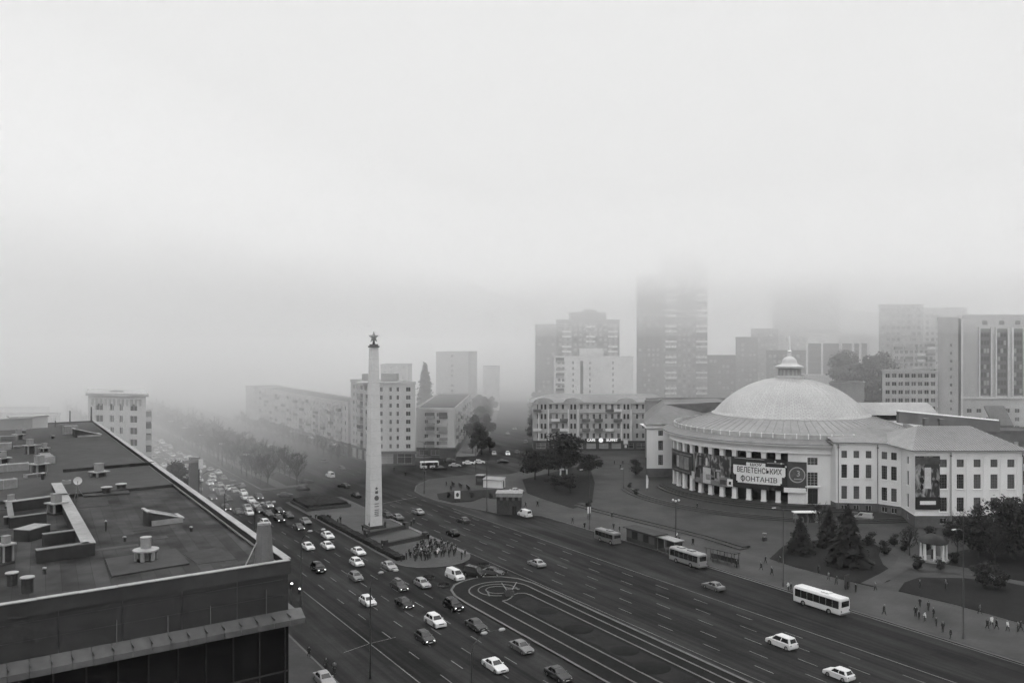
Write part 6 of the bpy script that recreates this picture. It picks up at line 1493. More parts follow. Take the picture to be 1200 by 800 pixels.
# ================================================================ people
def skin_body(name, verts, edges, radii, mat_, root=0, sub=1, parent=None):
    me = bpy.data.meshes.new(name); me.from_pydata(verts, edges, [])
    o = bpy.data.objects.new(name, me); C.objects.link(o)
    o.modifiers.new('s', 'SKIN')
    for i, r in enumerate(radii): me.skin_vertices[0].data[i].radius = r if isinstance(r, tuple) else (r, r)
    me.skin_vertices[0].data[root].use_root = True
    o.modifiers.new('u', 'SUBSURF').levels = sub
    dg = bpy.context.evaluated_depsgraph_get(); dg.update()
    me2 = bpy.data.meshes.new_from_object(o.evaluated_get(dg)); me2.name = name
    bpy.data.objects.remove(o); bpy.data.meshes.remove(me)
    me2.materials.clear(); me2.materials.append(mat_)
    for p in me2.polygons: p.use_smooth = True
    o = bpy.data.objects.new(name, me2); C.objects.link(o)
    if parent: o.parent = parent
    return o
def person_proto(stride=.0, lean=0.0, arms=.0, long_coat=True, skirt=False, held=False):
    """x forward, feet at z = 0, 1.72 m tall"""
    st = stride
    J = {'pelvis': (0, 0, .93), 'waist': (lean * .1, 0, 1.08), 'chest': (lean * .3, 0, 1.30), 'neck': (lean * .45, 0, 1.46), 'chin': (lean * .5 + .01, 0, 1.53), 'head': (lean * .55 + .02, 0, 1.62), 'crown': (lean * .55 + .01, 0, 1.70)}
    for s, y in (('l', 1), ('r', -1)):
        f = st * y
        J['hip' + s] = (0, .10 * y, .88); J['knee' + s] = (f * .22 + .03, .10 * y, .48); J['ankle' + s] = (f * .42 - (.06 if f < 0 else 0), .10 * y, .08 + (.05 if f < 0 else 0)); J['toe' + s] = (f * .42 + .16 - (.06 if f < 0 else 0), .11 * y, .03)
        J['sho' + s] = (lean * .35, .19 * y, 1.40); J['elb' + s] = (lean * .3 - f * .15 - .02 + arms * .05, .25 * y, 1.12); J['wri' + s] = (lean * .3 - f * .2 + .06 + arms * .22, .24 * y - arms * .08 * y, .90 + arms * .2); J['hand' + s] = (lean * .3 - f * .22 + .09 + arms * .28, .235 * y - arms * .09 * y, .82 + arms * .2)
    rad = dict(pelvis=(.135, .105), waist=(.125, .095), chest=(.15, .105), neck=.055, chin=.07, head=(.082, .095), crown=.055, hip=.085, knee=.058, ankle=.04, toe=.036, sho=.062, elb=.043, wri=.03, hand=(.032, .022))
    names = list(J); ed = [('pelvis', 'waist'), ('waist', 'chest'), ('chest', 'neck'), ('neck', 'chin'), ('chin', 'head'), ('head', 'crown')]
    for s in 'lr': ed += [('pelvis', 'hip' + s), ('hip' + s, 'knee' + s), ('knee' + s, 'ankle' + s), ('ankle' + s, 'toe' + s), ('chest', 'sho' + s), ('sho' + s, 'elb' + s), ('elb' + s, 'wri' + s), ('wri' + s, 'hand' + s)]
    rr = [rad[n] if n in rad else rad[n[:-1]] for n in names]
    body = skin_body('person', [J[n] for n in names], [(names.index(a), names.index(b)) for a, b in ed], rr, M['skin'])
    # coat: a thicker shell over torso, arms and (long) thighs
    cn = ['pelvis', 'waist', 'chest', 'neck', 'shol', 'elbl', 'wril', 'shor', 'elbr', 'wrir']; CJ = [J[n] for n in cn]; CJ[3] = (J['neck'][0], 0, 1.455)
    ce = [(0, 1), (1, 2), (2, 3), (2, 4), (4, 5), (5, 6), (2, 7), (7, 8), (8, 9)]; crad = [(.175, .14), (.16, .125), (.18, .13), .075, .082, .062, .05, .082, .062, .05]
    if long_coat: CJ.append((st * .04, 0, .55)); ce.append((0, 10)); crad.append((.20 + abs(st) * .08, .17))
    else: CJ.append((0, 0, .84)); ce.append((0, 10)); crad.append((.165, .135))
    skin_body('coat', CJ, ce, crad, M['k_black'], parent=body)
    tn = ['pelvis', 'hipl', 'kneel', 'anklel', 'hipr', 'kneer', 'ankler']
    skin_body('trousers', [J[n] for n in tn], [(0, 1), (1, 2), (2, 3), (0, 4), (4, 5), (5, 6)], [.13, .098, .07, .055, .098, .07, .055], M['trousers'], parent=body)
    hx = J['head'][0]
    skin_body('hair', [(hx - .05, 0, 1.55), (hx - .03, 0, 1.66), (hx + .03, 0, 1.715)], [(0, 1), (1, 2)], [(.075, .055), (.09, .085), (.07, .06)], M['hair'], parent=body)
    for s in 'lr':
        skin_body('shoe', [(J['ankle' + s][0] - .03, J['ankle' + s][1], J['ankle' + s][2] - .03), (J['toe' + s][0] + .03, J['toe' + s][1], J['toe' + s][2] + .005)], [(0, 1)], [.052, .042], M['k_black'], parent=body)
    mb = MB(); mb.add([(hx + .085, .012, 1.60), (hx + .085, -.012, 1.60), (hx + .115, 0, 1.585), (hx + .088, 0, 1.64)], [(0, 2, 1), (0, 3, 2), (1, 2, 3)]); mb.build('nose', M['skin'], body)
    return body
PROT = [person_proto(0), person_proto(.62, .1), person_proto(0, .05, .9, False), person_proto(.5, .15, 0, False)]
KN = dict(k_black='black', k_dark='dark grey', k_grey='mid grey', k_white='white')
pused = set()
def person(i, pos, rz, coat, label, group, hair=None, h=1.0):
    b = PROT[i]
    if i in pused:
        r = b.copy(); C.objects.link(r)
        for ch in b.children: c = ch.copy(); C.objects.link(c); c.parent = r
    else: r = b; pused.add(i)
    r.location = pos; r.rotation_euler = (0, 0, rz); r.scale = (h, h, h)
    tag(r, label, 'person', group)
    for ch in r.children:
        st = ch.name.split('.')[0]
        if st == 'coat': setmat(ch, M[coat])
        elif st == 'hair' and hair: setmat(ch, M[hair])
    return r
def coatc(): return random.choice(('k_black',) * 5 + ('k_dark', 'k_dark', 'k_grey'))
# the crowd at the rounded end of the plaza: rows running across the median
rows_ = [[], [], [], [], [], []]
for ri, (sv, t0, t1, n) in enumerate(((159.0, 74.2, 84.2, 15), (160.9, 73.4, 85.2, 17), (162.8, 74.8, 85.6, 16), (164.7, 76.4, 85.4, 13), (166.8, 78.0, 85.6, 9), (169.0, 80.5, 85.6, 6))):
    for i in range(n):
        t_ = t0 + (t1 - t0) * (i + random.uniform(.1, .9)) / n; s_ = sv + random.uniform(-.75, .75)
        ct = coatc(); pale = (ri, i) in ((0, 6), (0, 8), (2, 4), (1, 10), (3, 5))
        if pale: ct = 'k_white'
        p = ST(s_, t_, .14)
        person(random.choice((0, 0, 2)), p, TOWARDS + random.uniform(-1.6, 1.6), ct, '%s-coated person in the %s row of the plaza crowd, %s from the store side' % (KN[ct].replace(' ', '-') if ' ' not in KN[ct] else KN[ct].replace(' ', '-'), ORD[ri], ORD[i]), 'crowd standing at the end of the obelisk plaza', random.choice((None, None, 'hair2')), random.uniform(.95, 1.06))
# people placed one by one (picture position of the feet)
single = [
 (470, 658, 0, 'k_black', 'person in black standing apart where the dark hedge ends by the crowd', .14), (448, 646, 0, 'k_dark', 'person in dark grey beside the dark low wall before the obelisk', .14), (430, 632, 0, 'k_black', 'person in black at the store-side corner below the obelisk', .14),
 (425, 622, 0, 'k_dark', 'person in dark grey close left of the obelisk foot', .14), (433, 619, 2, 'k_black', 'person in black touching distance from the obelisk foot', .14), (451, 618, 0, 'k_black', 'person in black just right of the obelisk foot', .14), (396, 614, 0, 'k_grey', 'person in grey right of the couple on the plaza', .14),
 (384, 609, 0, 'k_black', 'left half of the couple in black on the plaza', .14), (386.5, 610, 0, 'k_dark', 'right half of the couple on the plaza, in dark grey', .14), (364, 610, 0, 'k_black', 'person in black at the plaza edge nearest the jam', .14), (370, 609, 0, 'k_black', 'person in black between the jam-side one and the couple', .14), (399, 612, 2, 'k_dark', 'person in dark grey standing near the plaza hedge', .14),
 (482, 617, 0, 'k_black', 'person in black at the far pier of the first low wall', .14), (485, 614, 2, 'k_dark', 'second person at the far pier of the first low wall', .14), (502, 633, 0, 'k_black', 'person in black at the far pier of the second low wall', .14), (541, 655, 0, 'k_black', 'person in black at the road-side fringe of the crowd', .14), (545, 652, 0, 'k_black', 'tallest outlying person beyond the road-side fringe of the crowd', .14),
 (362, 770, 1, 'k_dark', 'person in dark grey walking on the pavement under the store', .13), (382, 785, 1, 'k_dark', 'bareheaded person walking behind the silver car on the store pavement', .13), (392, 789, 3, 'k_grey', 'person in light jacket beside the silver car on the store pavement', .13),
 (475, 558, 1, 'k_black', 'person crossing before the corner house shops', 0), (498, 557, 1, 'k_dark', 'person crossing ahead of the white minibus', 0), (462, 552, 0, 'k_dark', 'person at the shopfront of the corner house', .0),
 (616, 594, 1, 'k_dark', 'person behind the small white van by the kiosk', .135), (630, 593, 1, 'k_black', 'person walking right of the kiosk, near the lawn', .135), (671, 613, 1, 'k_black', 'lone walker on the bus-side pavement left of the pole with white sign', .135), (685, 619, 0, 'k_black', 'person waiting at the foot of the pole with white sign', .135), (717, 607, 1, 'k_dark', 'walker behind the small grey bus', .135), (719, 620, 0, 'k_dark', 'person waiting behind the small grey bus', .135), (726, 623, 0, 'k_black', 'person waiting at the end of the long kiosk', .135),
 (737, 632, 0, 'k_grey', 'person in pale jacket in front of the long kiosk', .135), (764, 640, 0, 'k_black', 'person in black at the open end of the long kiosk', .135), (796, 636, 0, 'k_black', 'person in black by the ornamental lamp', .135), (812, 639, 1, 'k_black', 'walker right of the ornamental lamp', .135), (793, 631, 2, 'k_white', 'person in white top by the ornamental lamp', .135),
 (727, 549, 1, 'k_black', 'walker in black crossing the forecourt toward the cafe', .12), (730, 544, 1, 'k_dark', 'second walker crossing the forecourt toward the cafe', .12), (720, 544, 0, 'k_grey', 'grey-clad person alone on the forecourt before the cafe', .12), (817, 596, 1, 'k_black', 'person with pale bag walking on the circus terrace', 1.0), (792, 590, 1, 'k_dark', 'person at the circus terrace edge below the left board', .62),
 (863, 665, 0, 'k_black', 'person at the open end of the bus shelter', .135), (892, 668, 1, 'k_dark', 'walker in dark grey behind the tall lamp, left', .135), (897, 660, 1, 'k_black', 'walker in black farther from the kerb, near the step strip', .135), (904.5, 674, 1, 'k_dark', 'walker in dark grey halfway between shelter and tall lamp', .135), (914, 660, 1, 'k_dark', 'walker at the lawn tip behind the tall lamp', .135), (924, 692, 2, 'k_white', 'person in white top at the front corner of the white bus', .135), (927, 693, 0, 'k_black', 'person in black at the front corner of the white bus', .135),
 (959, 672, 1, 'k_dark', 'walker at the lawn edge beyond the white bus, left', .135), (971, 680, 1, 'k_grey', 'walker in grey beyond the white bus, middle', .135), (980, 685, 3, 'k_dark', 'striding person beyond the rear of the white bus', .135), (993, 690, 0, 'k_black', 'person in black by the timetable frame behind the bus', .135), (1003, 694, 0, 'k_black', 'person standing right of the timetable frame', .135), (1026, 692, 3, 'k_grey', 'pale-clad walker at the mouth of the park path', .135), (1036, 720, 1, 'k_black', 'lone walker in black near the kerb right of the bus', .135),
 (1073, 722, 0, 'k_black', 'person in black, first of the waiting group at the kerb', .135), (1078, 711, 0, 'k_dark', 'person in dark grey at the back of the waiting group', .135), (1077, 726, 0, 'k_dark', 'broad person in dark grey in the waiting group', .135), (1084, 728, 2, 'k_white', 'person in white jacket in the middle of the waiting group', .135), (1088, 716, 0, 'k_black', 'person in black behind the white jacket in the group', .135), (1094, 723, 0, 'k_black', 'person in black right of the white jacket in the group', .135), (1097, 734, 0, 'k_dark', 'stout person in dark grey near the end of the group', .135), (1105, 741, 0, 'k_dark', 'crouched-looking person in dark coat, last of the group', .135), (1114, 748, 0, 'k_black', 'person in black on the very kerb beside the group', .135),
 (1148, 719, 1, 'k_grey', 'person in light top walking by the lawn edge near the tall pole', .135), (1157, 737, 1, 'k_dark', 'dark-clad walker just behind the tall pole', .135), (1162, 734, 3, 'k_white', 'person in white top walking left of the picture edge pair', .135), (1168, 737, 1, 'k_black', 'person in black walking beside the white top', .135), (1181, 739, 3, 'k_white', 'person in pale jacket near the path corner at the picture edge', .135), (1196, 739, 1, 'k_black', 'person in black at the picture edge', .135), (1193, 740, 0, 'k_grey', 'person in grey at the picture edge beside the black coat', .135),
 (1074, 638, 1, 'k_dark', 'walker in dark coat left of the white columned pavilion', .21), (1108, 690, 2, 'k_grey', 'grey figure standing on the lower lawn', .2), (1078, 690, 0, 'k_dark', 'dark slim figure at the lawn edge by the park path', .2),
]
for px_, py_, i, ct, lb, z in single:
    if 'crossing' in lb or 'walk' in lb or i in (1, 3): rz = random.choice((TOWARDS, AWAY)) + random.uniform(-.4, .4)
    else: rz = random.uniform(0, 6.28)
    person(i, G(px_, py_, z), rz, ct, lb, 'people on foot', random.choice((None, None, 'hair2')), random.uniform(.96, 1.05))
for k in range(14):   # people waiting near the junction tip
    px_, py_ = 523 + (k * 37 % 28), 569 + (k * 23 % 7); ct = coatc()
    person(random.choice((0, 2, 1)), G(px_, py_, .12), random.uniform(0, 6.28), ct, '%s-coated person in the small crowd at the junction corner, %s in it' % (KN[ct].replace(' ', '-'), ORD[k]), 'small crowd at the junction corner', None, random.uniform(.95, 1.05))
# ================================================================ trees and shrubs
def limb_set(rng, h, n, spread, z0, depth=3):
    """recursive branches as tapered tubes; returns list of (points, radii, level)"""
    out = []
    def grow(p, d, L, r, lv):
        q = p; pts = [p]; rs = [r]
        for i in range(3):
            d = (d + Vector((rng.uniform(-.22, .22), rng.uniform(-.22, .22), rng.uniform(-.05, .16)))).normalized()
            q = q + d * L / 3; pts.append(q); rs.append(r * (1 - .22 * (i + 1)))
        out.append((pts, rs, lv))
        if lv < depth:
            for k in range(rng.choice((3, 4)) if lv < 2 else 4):
                a = pts[rng.choice((1, 2, 3))]; dd = (d + Vector((rng.uniform(-1, 1), rng.uniform(-1, 1), rng.uniform(-.25, .75))) * .85).normalized()
                grow(a, dd, L * rng.uniform(.5, .72), r * .5, lv + 1)
    for i in range(n):
        a = 2 * math.pi * i / n + rng.uniform(-.4, .4); d = Vector((math.cos(a) * spread, math.sin(a) * spread, 1)).normalized()
        grow(Vector((0, 0, z0 + (h - z0) * rng.uniform(0, .45))), d, (h - z0) * rng.uniform(.38, .52), h * .011, 1)
    return out
def bare_tree(seed, h, label, group=None):
    rng = random.Random(seed); t = thing('bare_tree', label, 'tree', (0, 0, 0), 0, group); z0 = h * .22
    mb = MB(); mb.tube([(0, 0, -.2), (0, 0, .4), (rng.uniform(-.1, .1), rng.uniform(-.1, .1), h * .35), (rng.uniform(-.2, .2), rng.uniform(-.2, .2), h * .62), (rng.uniform(-.3, .3), 0, h * .85)], [h * .026, h * .02, h * .016, h * .01, h * .003], 7); mb.build('trunk', M['bark'], t)
    mb = MB()
    for pts, rs, lv in limb_set(rng, h, 8, .62, z0):
        if lv == 1: mb.tube(pts, rs, 5)
        else:
            for i in range(3):
                a, b = pts[i], pts[i + 1]; w = max(.024, rs[i] * (1.1 if lv == 2 else 1.5)); u = (b - a).orthogonal().normalized() * w; v_ = (b - a).cross(u).normalized() * w
                mb.quad(a - u, a + u, b + u * .6, b - u * .6); mb.quad(a - v_, a + v_, b + v_ * .6, b - v_ * .6)
            if lv == 3:
                for k in range(12):
                    c = pts[rng.choice((1, 2, 3))]; d = Vector((rng.uniform(-1, 1), rng.uniform(-1, 1), rng.uniform(-.3, .9))).normalized() * rng.uniform(.4, .9); u = d.orthogonal().normalized() * .03
                    mb.add([c - u, c + u, c + d], [(0, 1, 2)])
    for i in range(700):      # last leaves still hanging
        a = rng.uniform(0, 6.28); f = math.sqrt(rng.random()); z = h * rng.uniform(.3, .98); r_ = h * .34 * math.sin(math.pi * min(1, (z / h - .18) / .86)) * f
        c = Vector((r_ * math.cos(a), r_ * math.sin(a), z)); d = Vector((rng.uniform(-1, 1), rng.uniform(-1, 1), rng.uniform(-1, 1))).normalized() * .17; u = d.orthogonal().normalized() * .11
        mb.quad(c - d, c + u, c + d, c - u)
    mb.build('crown', M['twig'], t)
    return t
def leafy(seed, h, w, n, label, m='leaf', name='leafy_tree', z0=.25, lobes=9, group=None, size=.42, shape='round'):
    rng = random.Random(seed); t = thing(name, label, 'tree' if 'tree' in name else 'shrub', (0, 0, 0), 0, group)
    mb = MB(); mb.tube([(0, 0, -.2), (0, 0, h * .2), (rng.uniform(-.2, .2), rng.uniform(-.2, .2), h * .55), (0, 0, h * .8)], [h * .028, h * .022, h * .015, h * .004], 7)
    for i in range(6):
        a = i * 1.05 + rng.uniform(-.3, .3); mb.tube([(0, 0, h * (.22 + .06 * i)), (w * .2 * math.cos(a), w * .2 * math.sin(a), h * (.36 + .06 * i)), (w * .38 * math.cos(a), w * .38 * math.sin(a), h * (.48 + .06 * i))], [h * .011, h * .007, h * .003], 5)
    mb.build('trunk', M['bark'], t)
    L = []
    for i in range(lobes):
        if shape == 'column': c = Vector((rng.uniform(-.03, .03) * w, rng.uniform(-.03, .03) * w, h * (z0 + (1 - z0) * (i + .5) / lobes))); r = w * .5 * (math.sin(math.pi * (.2 + .78 * (i + .5) / lobes)) ** .8); L.append((c, r, max(r, h / lobes * .9)))
        else:
            a = rng.uniform(0, 6.28); f = rng.uniform(.0, .62); zz = rng.uniform(z0 + .1, .84); k = 1 - abs(zz - .52) * 1.1
            L.append((Vector((w / 2 * f * k * math.cos(a), w / 2 * f * k * math.sin(a), h * zz)), w * rng.uniform(.12, .24), h * rng.uniform(.07, .14)))
    mb = MB()
    for i in range(n):
        c, r, rz_ = L[i % len(L)]
        d = Vector((rng.gauss(0, 1), rng.gauss(0, 1), rng.gauss(0, 1))).normalized(); k = rng.uniform(.45, 1.06) ** .6
        if rng.random() < .2: k *= rng.uniform(1.05, 1.45)
        p = c + Vector((d.x * r * k, d.y * r * k, d.z * rz_ * k)); s = size * rng.uniform(.55, 1.25)
        u = Vector((rng.uniform(-1, 1), rng.uniform(-1, 1), rng.uniform(-.6, .6))).normalized(); v_ = u.cross(d + Vector((.1, .2, .3))).normalized()
        mb.add([p - u * s, p + v_ * s * .55 - u * s * .1, p + u * s, p - v_ * s * .5 + u * s * .2], [(0, 1, 2, 3)], rng.choice((0, 0, 0, 1)))
    mb.build('crown', [M[m], M['leaf2'] if m != 'leaf2' else M['leaf']], t)
    return t
def spruce(seed, h, w, label, group='spruces on the park lawn'):
    rng = random.Random(seed); t = thing('spruce_tree', label, 'spruce', (0, 0, 0), 0, group)
    mb = MB(); mb.tube([(0, 0, -.2), (0, 0, h * .5), (0, 0, h * .98)], [h * .022, h * .012, h * .003], 7); mb.build('trunk', M['bark'], t)
    mb = MB(); nl = int(h * 4.4)
    for i in range(nl):
        f = i / (nl - 1); z = h * (.06 + .92 * f); r = w / 2 * (1 - f) ** .85 * rng.uniform(.82, 1.12) + .12; nb = int(13 * (1 - f) + 6)
        for k in range(nb):
            a = 2 * math.pi * (k + rng.random()) / nb; rr = r * rng.uniform(.7, 1.1); d = Vector((math.cos(a), math.sin(a), 0)); s = Vector((-d.y, d.x, 0))
            base = Vector((0, 0, z)); droop = -.28 * rr + rng.uniform(-.1, .1)
            m1 = base + d * rr * .55 + Vector((0, 0, droop * .35)); tip = base + d * rr + Vector((0, 0, droop)); ww = rr * .26 + .08
            mb.add([base, m1 - s * ww, tip - s * ww * .35, tip + d * .12, tip + s * ww * .35, m1 + s * ww], [(0, 1, 5), (1, 2, 3, 4, 5)])
            for j in range(3):
                q = base.lerp(tip, rng.uniform(.35, 1)); e = (s * rng.choice((-1, 1)) + d * .6).normalized() * rr * rng.uniform(.15, .3); mb.add([q, q + e + Vector((0, 0, -.12)), q + e * .5 + Vector((0, 0, -.3))], [(0, 1, 2)])
    mb.build('crown', M['needle'], t)
    return t
def put(t, p, rz=0, s=1.0, label=None, used={}):
    """first use moves the prototype, later uses copy it"""
    if t.name in used: t = dup(t, p, rz)
    else: used[t.name] = 1
    t.location = p; t.rotation_euler = (0, 0, rz); t.scale = (s, s, s)
    if label: t['label'] = label
    return t
BT = [bare_tree(11 + i, 10.5 + i * .7, 'bare tree') for i in range(4)]
k = 0
for side, tt in (('store-side row', 73.4), ('terrace-side row', 82.6)):
    for i in range(44):
        s_ = 263 + i * 6.6 + random.uniform(-1, 1); k += 1
        o = put(BT[k % 4], ST(s_, tt + random.uniform(-.5, .5), .1), random.uniform(0, 6.28), random.uniform(.66, .92), 'leafless avenue tree in the %s of the median, %s from the junction' % (side, ORD[i])); o['group'] = 'leafless trees on the avenue median'
for i in range(22):
    s_ = 262 + i * 12; k += 1
    o = put(BT[k % 4], ST(s_, 38 + random.uniform(-.5, .5), .1), random.uniform(0, 6.28), random.uniform(.8, 1.0), 'leafless tree on the store-side pavement beyond the corner house, %s along' % ORD[i]); o['group'] = 'leafless trees on the store-side pavement'
for i in range(18):
    s_ = 306 + i * 9; k += 1
    o = put(BT[k % 4], ST(s_, 112.5 + random.uniform(-.6, .6), .05), random.uniform(0, 6.28), random.uniform(.5, .68), 'small leafless tree before the terrace shops, %s from the obelisk end' % ORD[i]); o['group'] = 'small leafless trees before the terrace shops'
# dark trees by the store end
DT = leafy(5, 15, 8.5, 3600, 'tall dark tree on the pavement at the far end of the store roof', lobes=20); put(DT, (-87, 221, .1))
put(DT, (-80.5, 213, .1), 2, .82, 'shorter dark tree between the tall one and the grey pylon'); put(DT, (-94, 226, .1), 4, .75, 'smaller dark tree at the foot of the corner house')
# trees on the triangular lawn and round the forecourt
T1 = leafy(21, 16.5, 17, 7600, 'biggest dark leafy tree on the triangular lawn, standing before the ornate house', lobes=26, size=.36, group='trees on the triangular lawn'); put(T1, G(662, 563, .19))
T2 = leafy(22, 10, 14, 4800, 'low spreading dark tree on the street side of the big leafy one', lobes=20, size=.34, group='trees on the triangular lawn'); put(T2, G(627, 562, .19))
for (a, b, s, lb) in ((643, 557, .95, 'spreading dark tree tucked between the biggest one and the street'), (690, 558, .8, 'dark tree at the forecourt corner of the triangular lawn'), (668, 578, .62, 'small dark tree in front of the biggest leafy one'), (650, 573, .5, 'smallest dark tree on the triangular lawn')):
    o = put(T2, G(a, b, .19), a * .1, s, lb); o['group'] = 'trees on the triangular lawn'
SH = leafy(31, 4.2, 5.2, 1500, 'dark round shrub', name='dark_shrub', z0=.02, lobes=14, size=.22); 
shr = [(745, 556, 1.35, 'tall dark shrub against the circus pavilion'), (702, 548, .8, 'low dark shrub beyond the triangular lawn'), (690, 596, .55, 'small dark shrub at the pole with white sign'), (1076, 668, .72, 'dark shrub on a stem left of the white rotunda'), (1102, 668, .55, 'broad dark shrub right before the white rotunda'), (1036, 650, .8, 'dark shrub where the park path bends'), (1152, 688, 1.25, 'big dark shrub on the lower park lawn'), (1048, 640, .7, 'dark shrub between spruce and white rotunda'),
       (1112, 630, 1.0, 'dark shrub at the circus plinth under the tall poster'), (1131, 632, 1.35, 'dark shrub at the plinth below the second window bay'), (1150, 636, 1.2, 'dark shrub at the plinth below the third window bay'), (745, 580, .5, 'small shrub in the bed by the feather banner'), (738, 572, .45, 'smallest shrub near the circus pavilion'), (526, 583, .4, 'low shrub on the corner lawn, store side'), (553, 583, .42, 'low shrub on the corner lawn, middle'), (575, 584, .4, 'low shrub on the corner lawn, kiosk side'), (985, 612, .6, 'dark shrub beside the parked cars at the circus wing')]
for i, (a, b, s, lb) in enumerate(shr): o = put(SH, G(a, b, .19), i * 1.3, s, lb); o['group'] = 'dark shrubs'
put(leafy(41, 13.5, 19, 8500, 'large dark tree at the picture edge hiding the circus block corner', z0=.08, lobes=30, size=.38, group='park trees at the picture edge'), G(1188, 655, .19))
put(leafy(42, 9, 11, 4200, 'middling dark tree left of the large one at the picture edge', z0=.1, lobes=20, size=.34, group='park trees at the picture edge'), G(1146, 652, .19)); 
SP = spruce(51, 8.4, 6.6, 'shorter dark spruce on the lawn behind the white bus'); put(SP, G(938, 648, .19))
put(spruce(52, 12.6, 9.4, 'tallest dark spruce on the park lawn'), G(994, 662, .19)); put(spruce(53, 9, 7.2, 'middle dark spruce just left behind the tallest'), G(972, 640, .19))
# side street trees fading into fog
ST_ = leafy(61, 13, 10, 2600, 'street tree', lobes=14, size=.45); rgt = random.Random(3)
for i in range(24):
    y = 348 + i * 9.5; f = (y - 348) / 220.0; x = y / 1000 * rgt.uniform(-44 - 12 * f, -30 + 10 * f)
    if y < 436: x = max(x, -18.5)
    o = put(ST_, (x, y, 0), i * 1.7, rgt.uniform(.7, 1.15), 'dark street tree on the panel-house side of the side street, %s up the street' % ORD[i]); o['group'] = 'trees along the side street'
for i in range(10): y = 376 + i * 22; o = put(ST_, (y / 1000 * (22 + rgt.uniform(-3, 6)), y, 0), i * 2.3, rgt.uniform(.6, .95), 'dark street tree on the ornate-house side of the side street, %s up the street' % ORD[i]); o['group'] = 'trees along the side street'
for i, (x, y, s) in enumerate(((-16, 345, .5), (-12, 340, .62), (-9, 346, .55))): o = put(ST_, (x, y, 0), i, s, 'dark bushy tree at the foot of the panel house, %s from its corner' % ORD[i]); o['group'] = 'bushy trees at the panel house'
put(leafy(71, 33, 7.5, 3200, 'tall dark poplar rising behind the panel house', name='poplar_tree', shape='column', lobes=12, z0=.06, size=.8), (pxx(498, 425), 425, 0))
# wooded rise right of the dome
mb = MB(); mb.lathe([(60, -.3), (46, 6), (30, 17), (14, 22), (0, 23)], 158, 398, 32); structure('hill', mb, M['grass'], True)
WT = leafy(81, 20, 15, 3600, 'dark hillside tree', lobes=22, size=.62)
for i, (x, y, z, s) in enumerate(((146, 372, 10, 1.1), (156, 376, 15, 1.15), (163, 380, 18, 1.2), (152, 390, 18, 1.25), (168, 376, 12, .95), (161, 366, 8, 1.0), (143, 366, 5, .8))):
    o = put(WT, (x, y, z - .6), i * 1.1, s, 'dark tree on the wooded rise right of the dome, %s along the slope' % ORD[i]); o['group'] = 'trees on the wooded rise'
o = put(BT[1], (pxx(1075, 300), 300, 12), 1, 1.0, 'single leafless tree before the four-storey office'); o.location.z = 8; o['group'] = 'single leafless tree'

for i, (a, b, s, lb) in enumerate(((1146, 645, .85, 'leafless park tree before the third window bay of the circus block'), (1066, 650, .55, 'small leafless tree where the park path passes the white rotunda'), (1122, 652, .6, 'small leafless tree right of the white rotunda'), (1166, 668, .7, 'leafless tree at the edge of the upper park lawn'), (960, 622, .6, 'small leafless tree between the banner stall and the spruces'))):
    o = put(BT[i % 4], G(a, b, .19), i * 2.0, s, lb); o['group'] = 'leafless park trees'
for i, (a, b, s, lb) in enumerate(((1090, 632, .8, 'dark shrub at the plinth left of the tall poster'), (1165, 640, 1.2, 'dark shrub under the fourth window bay'), (1060, 646, .6, 'low dark shrub on the inner curve of the park path'), (1086, 645, .5, 'low dark shrub behind the white rotunda'), (1118, 660, .6, 'low dark shrub on the upper park lawn'), (1020, 640, .8, 'dark shrub behind the tallest spruce'), (1172, 690, .9, 'dark shrub at the far edge of the lower park lawn'))):
    o = put(SH, G(a, b, .19), i * 1.7 + .5, s, lb); o['group'] = 'dark shrubs'
# ================================================================ air, light, camera
def volume_box(name, lo, hi, dens, col=.995, aniso=.0, poly=None):
    mb = MB(); mb.prism(poly or [(lo[0], lo[1]), (hi[0], lo[1]), (hi[0], hi[1]), (lo[0], hi[1])], lo[2], hi[2])
    m = bpy.data.materials.new(name + '_air'); m.use_nodes = True; nt = m.node_tree
    nt.nodes.remove(nt.nodes['Principled BSDF'])
    v = nt.nodes.new('ShaderNodeVolumePrincipled'); v.inputs['Color'].default_value = (col, col, col, 1)
    v.inputs['Density'].default_value = dens; v.inputs['Anisotropy'].default_value = aniso
    nt.links.new(v.outputs[0], nt.nodes['Material Output'].inputs['Volume'])
    m.cycles.homogeneous_volume = True
    o = mb.build(name, m); o['kind'] = 'stuff'
    return o
volume_box('haze', (-1600, -300, -1.1), (1600, 1600, 108), HAZE)
volume_box('fog_bank', (0, 0, -.9), (0, 0, 106), BANK, 1.0, poly=[(1570, 1570), (-1570, 1570), (-1570, -60), (-400, -40), (-190, 20), (-92, 112), (-56, 254), (-30, 310), (-8, 352), (52, 352), (100, 318), (130, 304),
           (260, 270), (420, 240), (1570, 200)])
# the low cloud thickens upwards: four even layers, one above the other
for z0_, z1_, dn in ((47.6, 52, .0010), (52.02, 59, .0022), (59.02, 72, .0029), (72.02, 96, .0085)):
    volume_box('low_cloud', (-1580, -280, z0_), (1580, 1580, z1_), dn, .89)

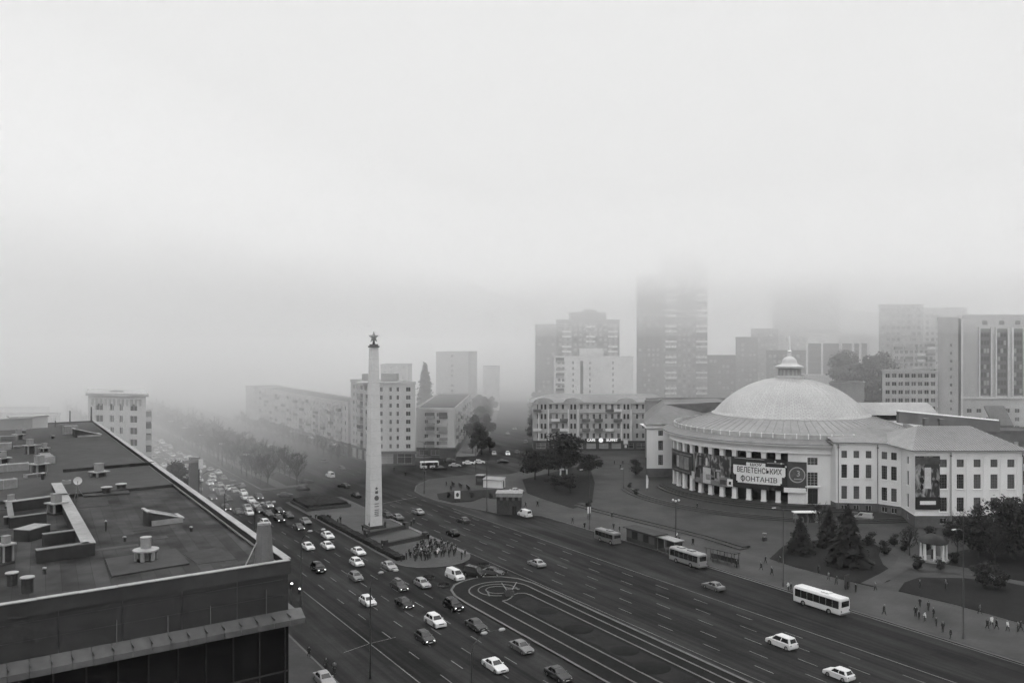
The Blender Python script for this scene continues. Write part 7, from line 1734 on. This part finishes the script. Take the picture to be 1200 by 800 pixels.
w = bpy.data.worlds.new('World'); bpy.context.scene.world = w; w.use_nodes = True
nt = w.node_tree; bg = nt.nodes['Background']
sky = nt.nodes.new('ShaderNodeTexSky'); sky.sky_type = 'NISHITA'; sky.sun_disc = False
sky.sun_elevation = R(38); sky.sun_rotation = R(-150); sky.dust_density = 4
bw = nt.nodes.new('ShaderNodeRGBToBW'); nt.links.new(sky.outputs[0], bw.inputs[0])
# overcast: the cloud evens the sky out and is brightest overhead
tc = nt.nodes.new('ShaderNodeTexCoord'); sx = nt.nodes.new('ShaderNodeSeparateXYZ'); nt.links.new(tc.outputs['Generated'], sx.inputs[0])
mr = nt.nodes.new('ShaderNodeMapRange'); mr.inputs['From Min'].default_value = .36; mr.inputs['From Max'].default_value = 1
mr.inputs['To Min'].default_value = 3.35; mr.inputs['To Max'].default_value = 10.5
nt.links.new(sx.outputs['Z'], mr.inputs['Value'])
mx = nt.nodes.new('ShaderNodeMix'); mx.inputs['Factor'].default_value = .9
nt.links.new(bw.outputs[0], mx.inputs['A']); nt.links.new(mr.outputs[0], mx.inputs['B'])
nt.links.new(mx.outputs['Result'], bg.inputs['Color']); bg.inputs['Strength'].default_value = .12

sun = bpy.data.lights.new('sun', 'SUN'); sun.energy = .5; sun.angle = R(40); sun.color = (1, 1, 1)
so = bpy.data.objects.new('sun', sun); C.objects.link(so); so.rotation_euler = (R(52), 0, R(30)); so.location = (0, 0, 300)

cam = bpy.data.cameras.new('camera'); co = bpy.data.objects.new('camera', cam); C.objects.link(co)
cam.sensor_width = 36; cam.lens = 36 * FPX / 1200; cam.clip_end = 6000; cam.clip_start = .5
co.location = (0, 0, HC); co.rotation_euler = (R(90), 0, 0)
sc = bpy.context.scene; sc.camera = co
sc.view_settings.view_transform = 'Standard'; sc.view_settings.look = 'None'; sc.view_settings.gamma = 1; sc.view_settings.use_curve_mapping = False
sc.view_settings.exposure = EXPO
cy = sc.cycles
cy.max_bounces = 9; cy.volume_bounces = 8; cy.diffuse_bounces = 3; cy.glossy_bounces = 2; cy.transparent_max_bounces = 4; cy.transmission_bounces = 2
cy.use_denoising = True; cy.use_adaptive_sampling = True; cy.adaptive_threshold = .05; cy.adaptive_min_samples = 20; cy.caustics_reflective = False; cy.caustics_refractive = False
try: cy.denoiser = 'OPENIMAGEDENOISE'
except Exception: pass
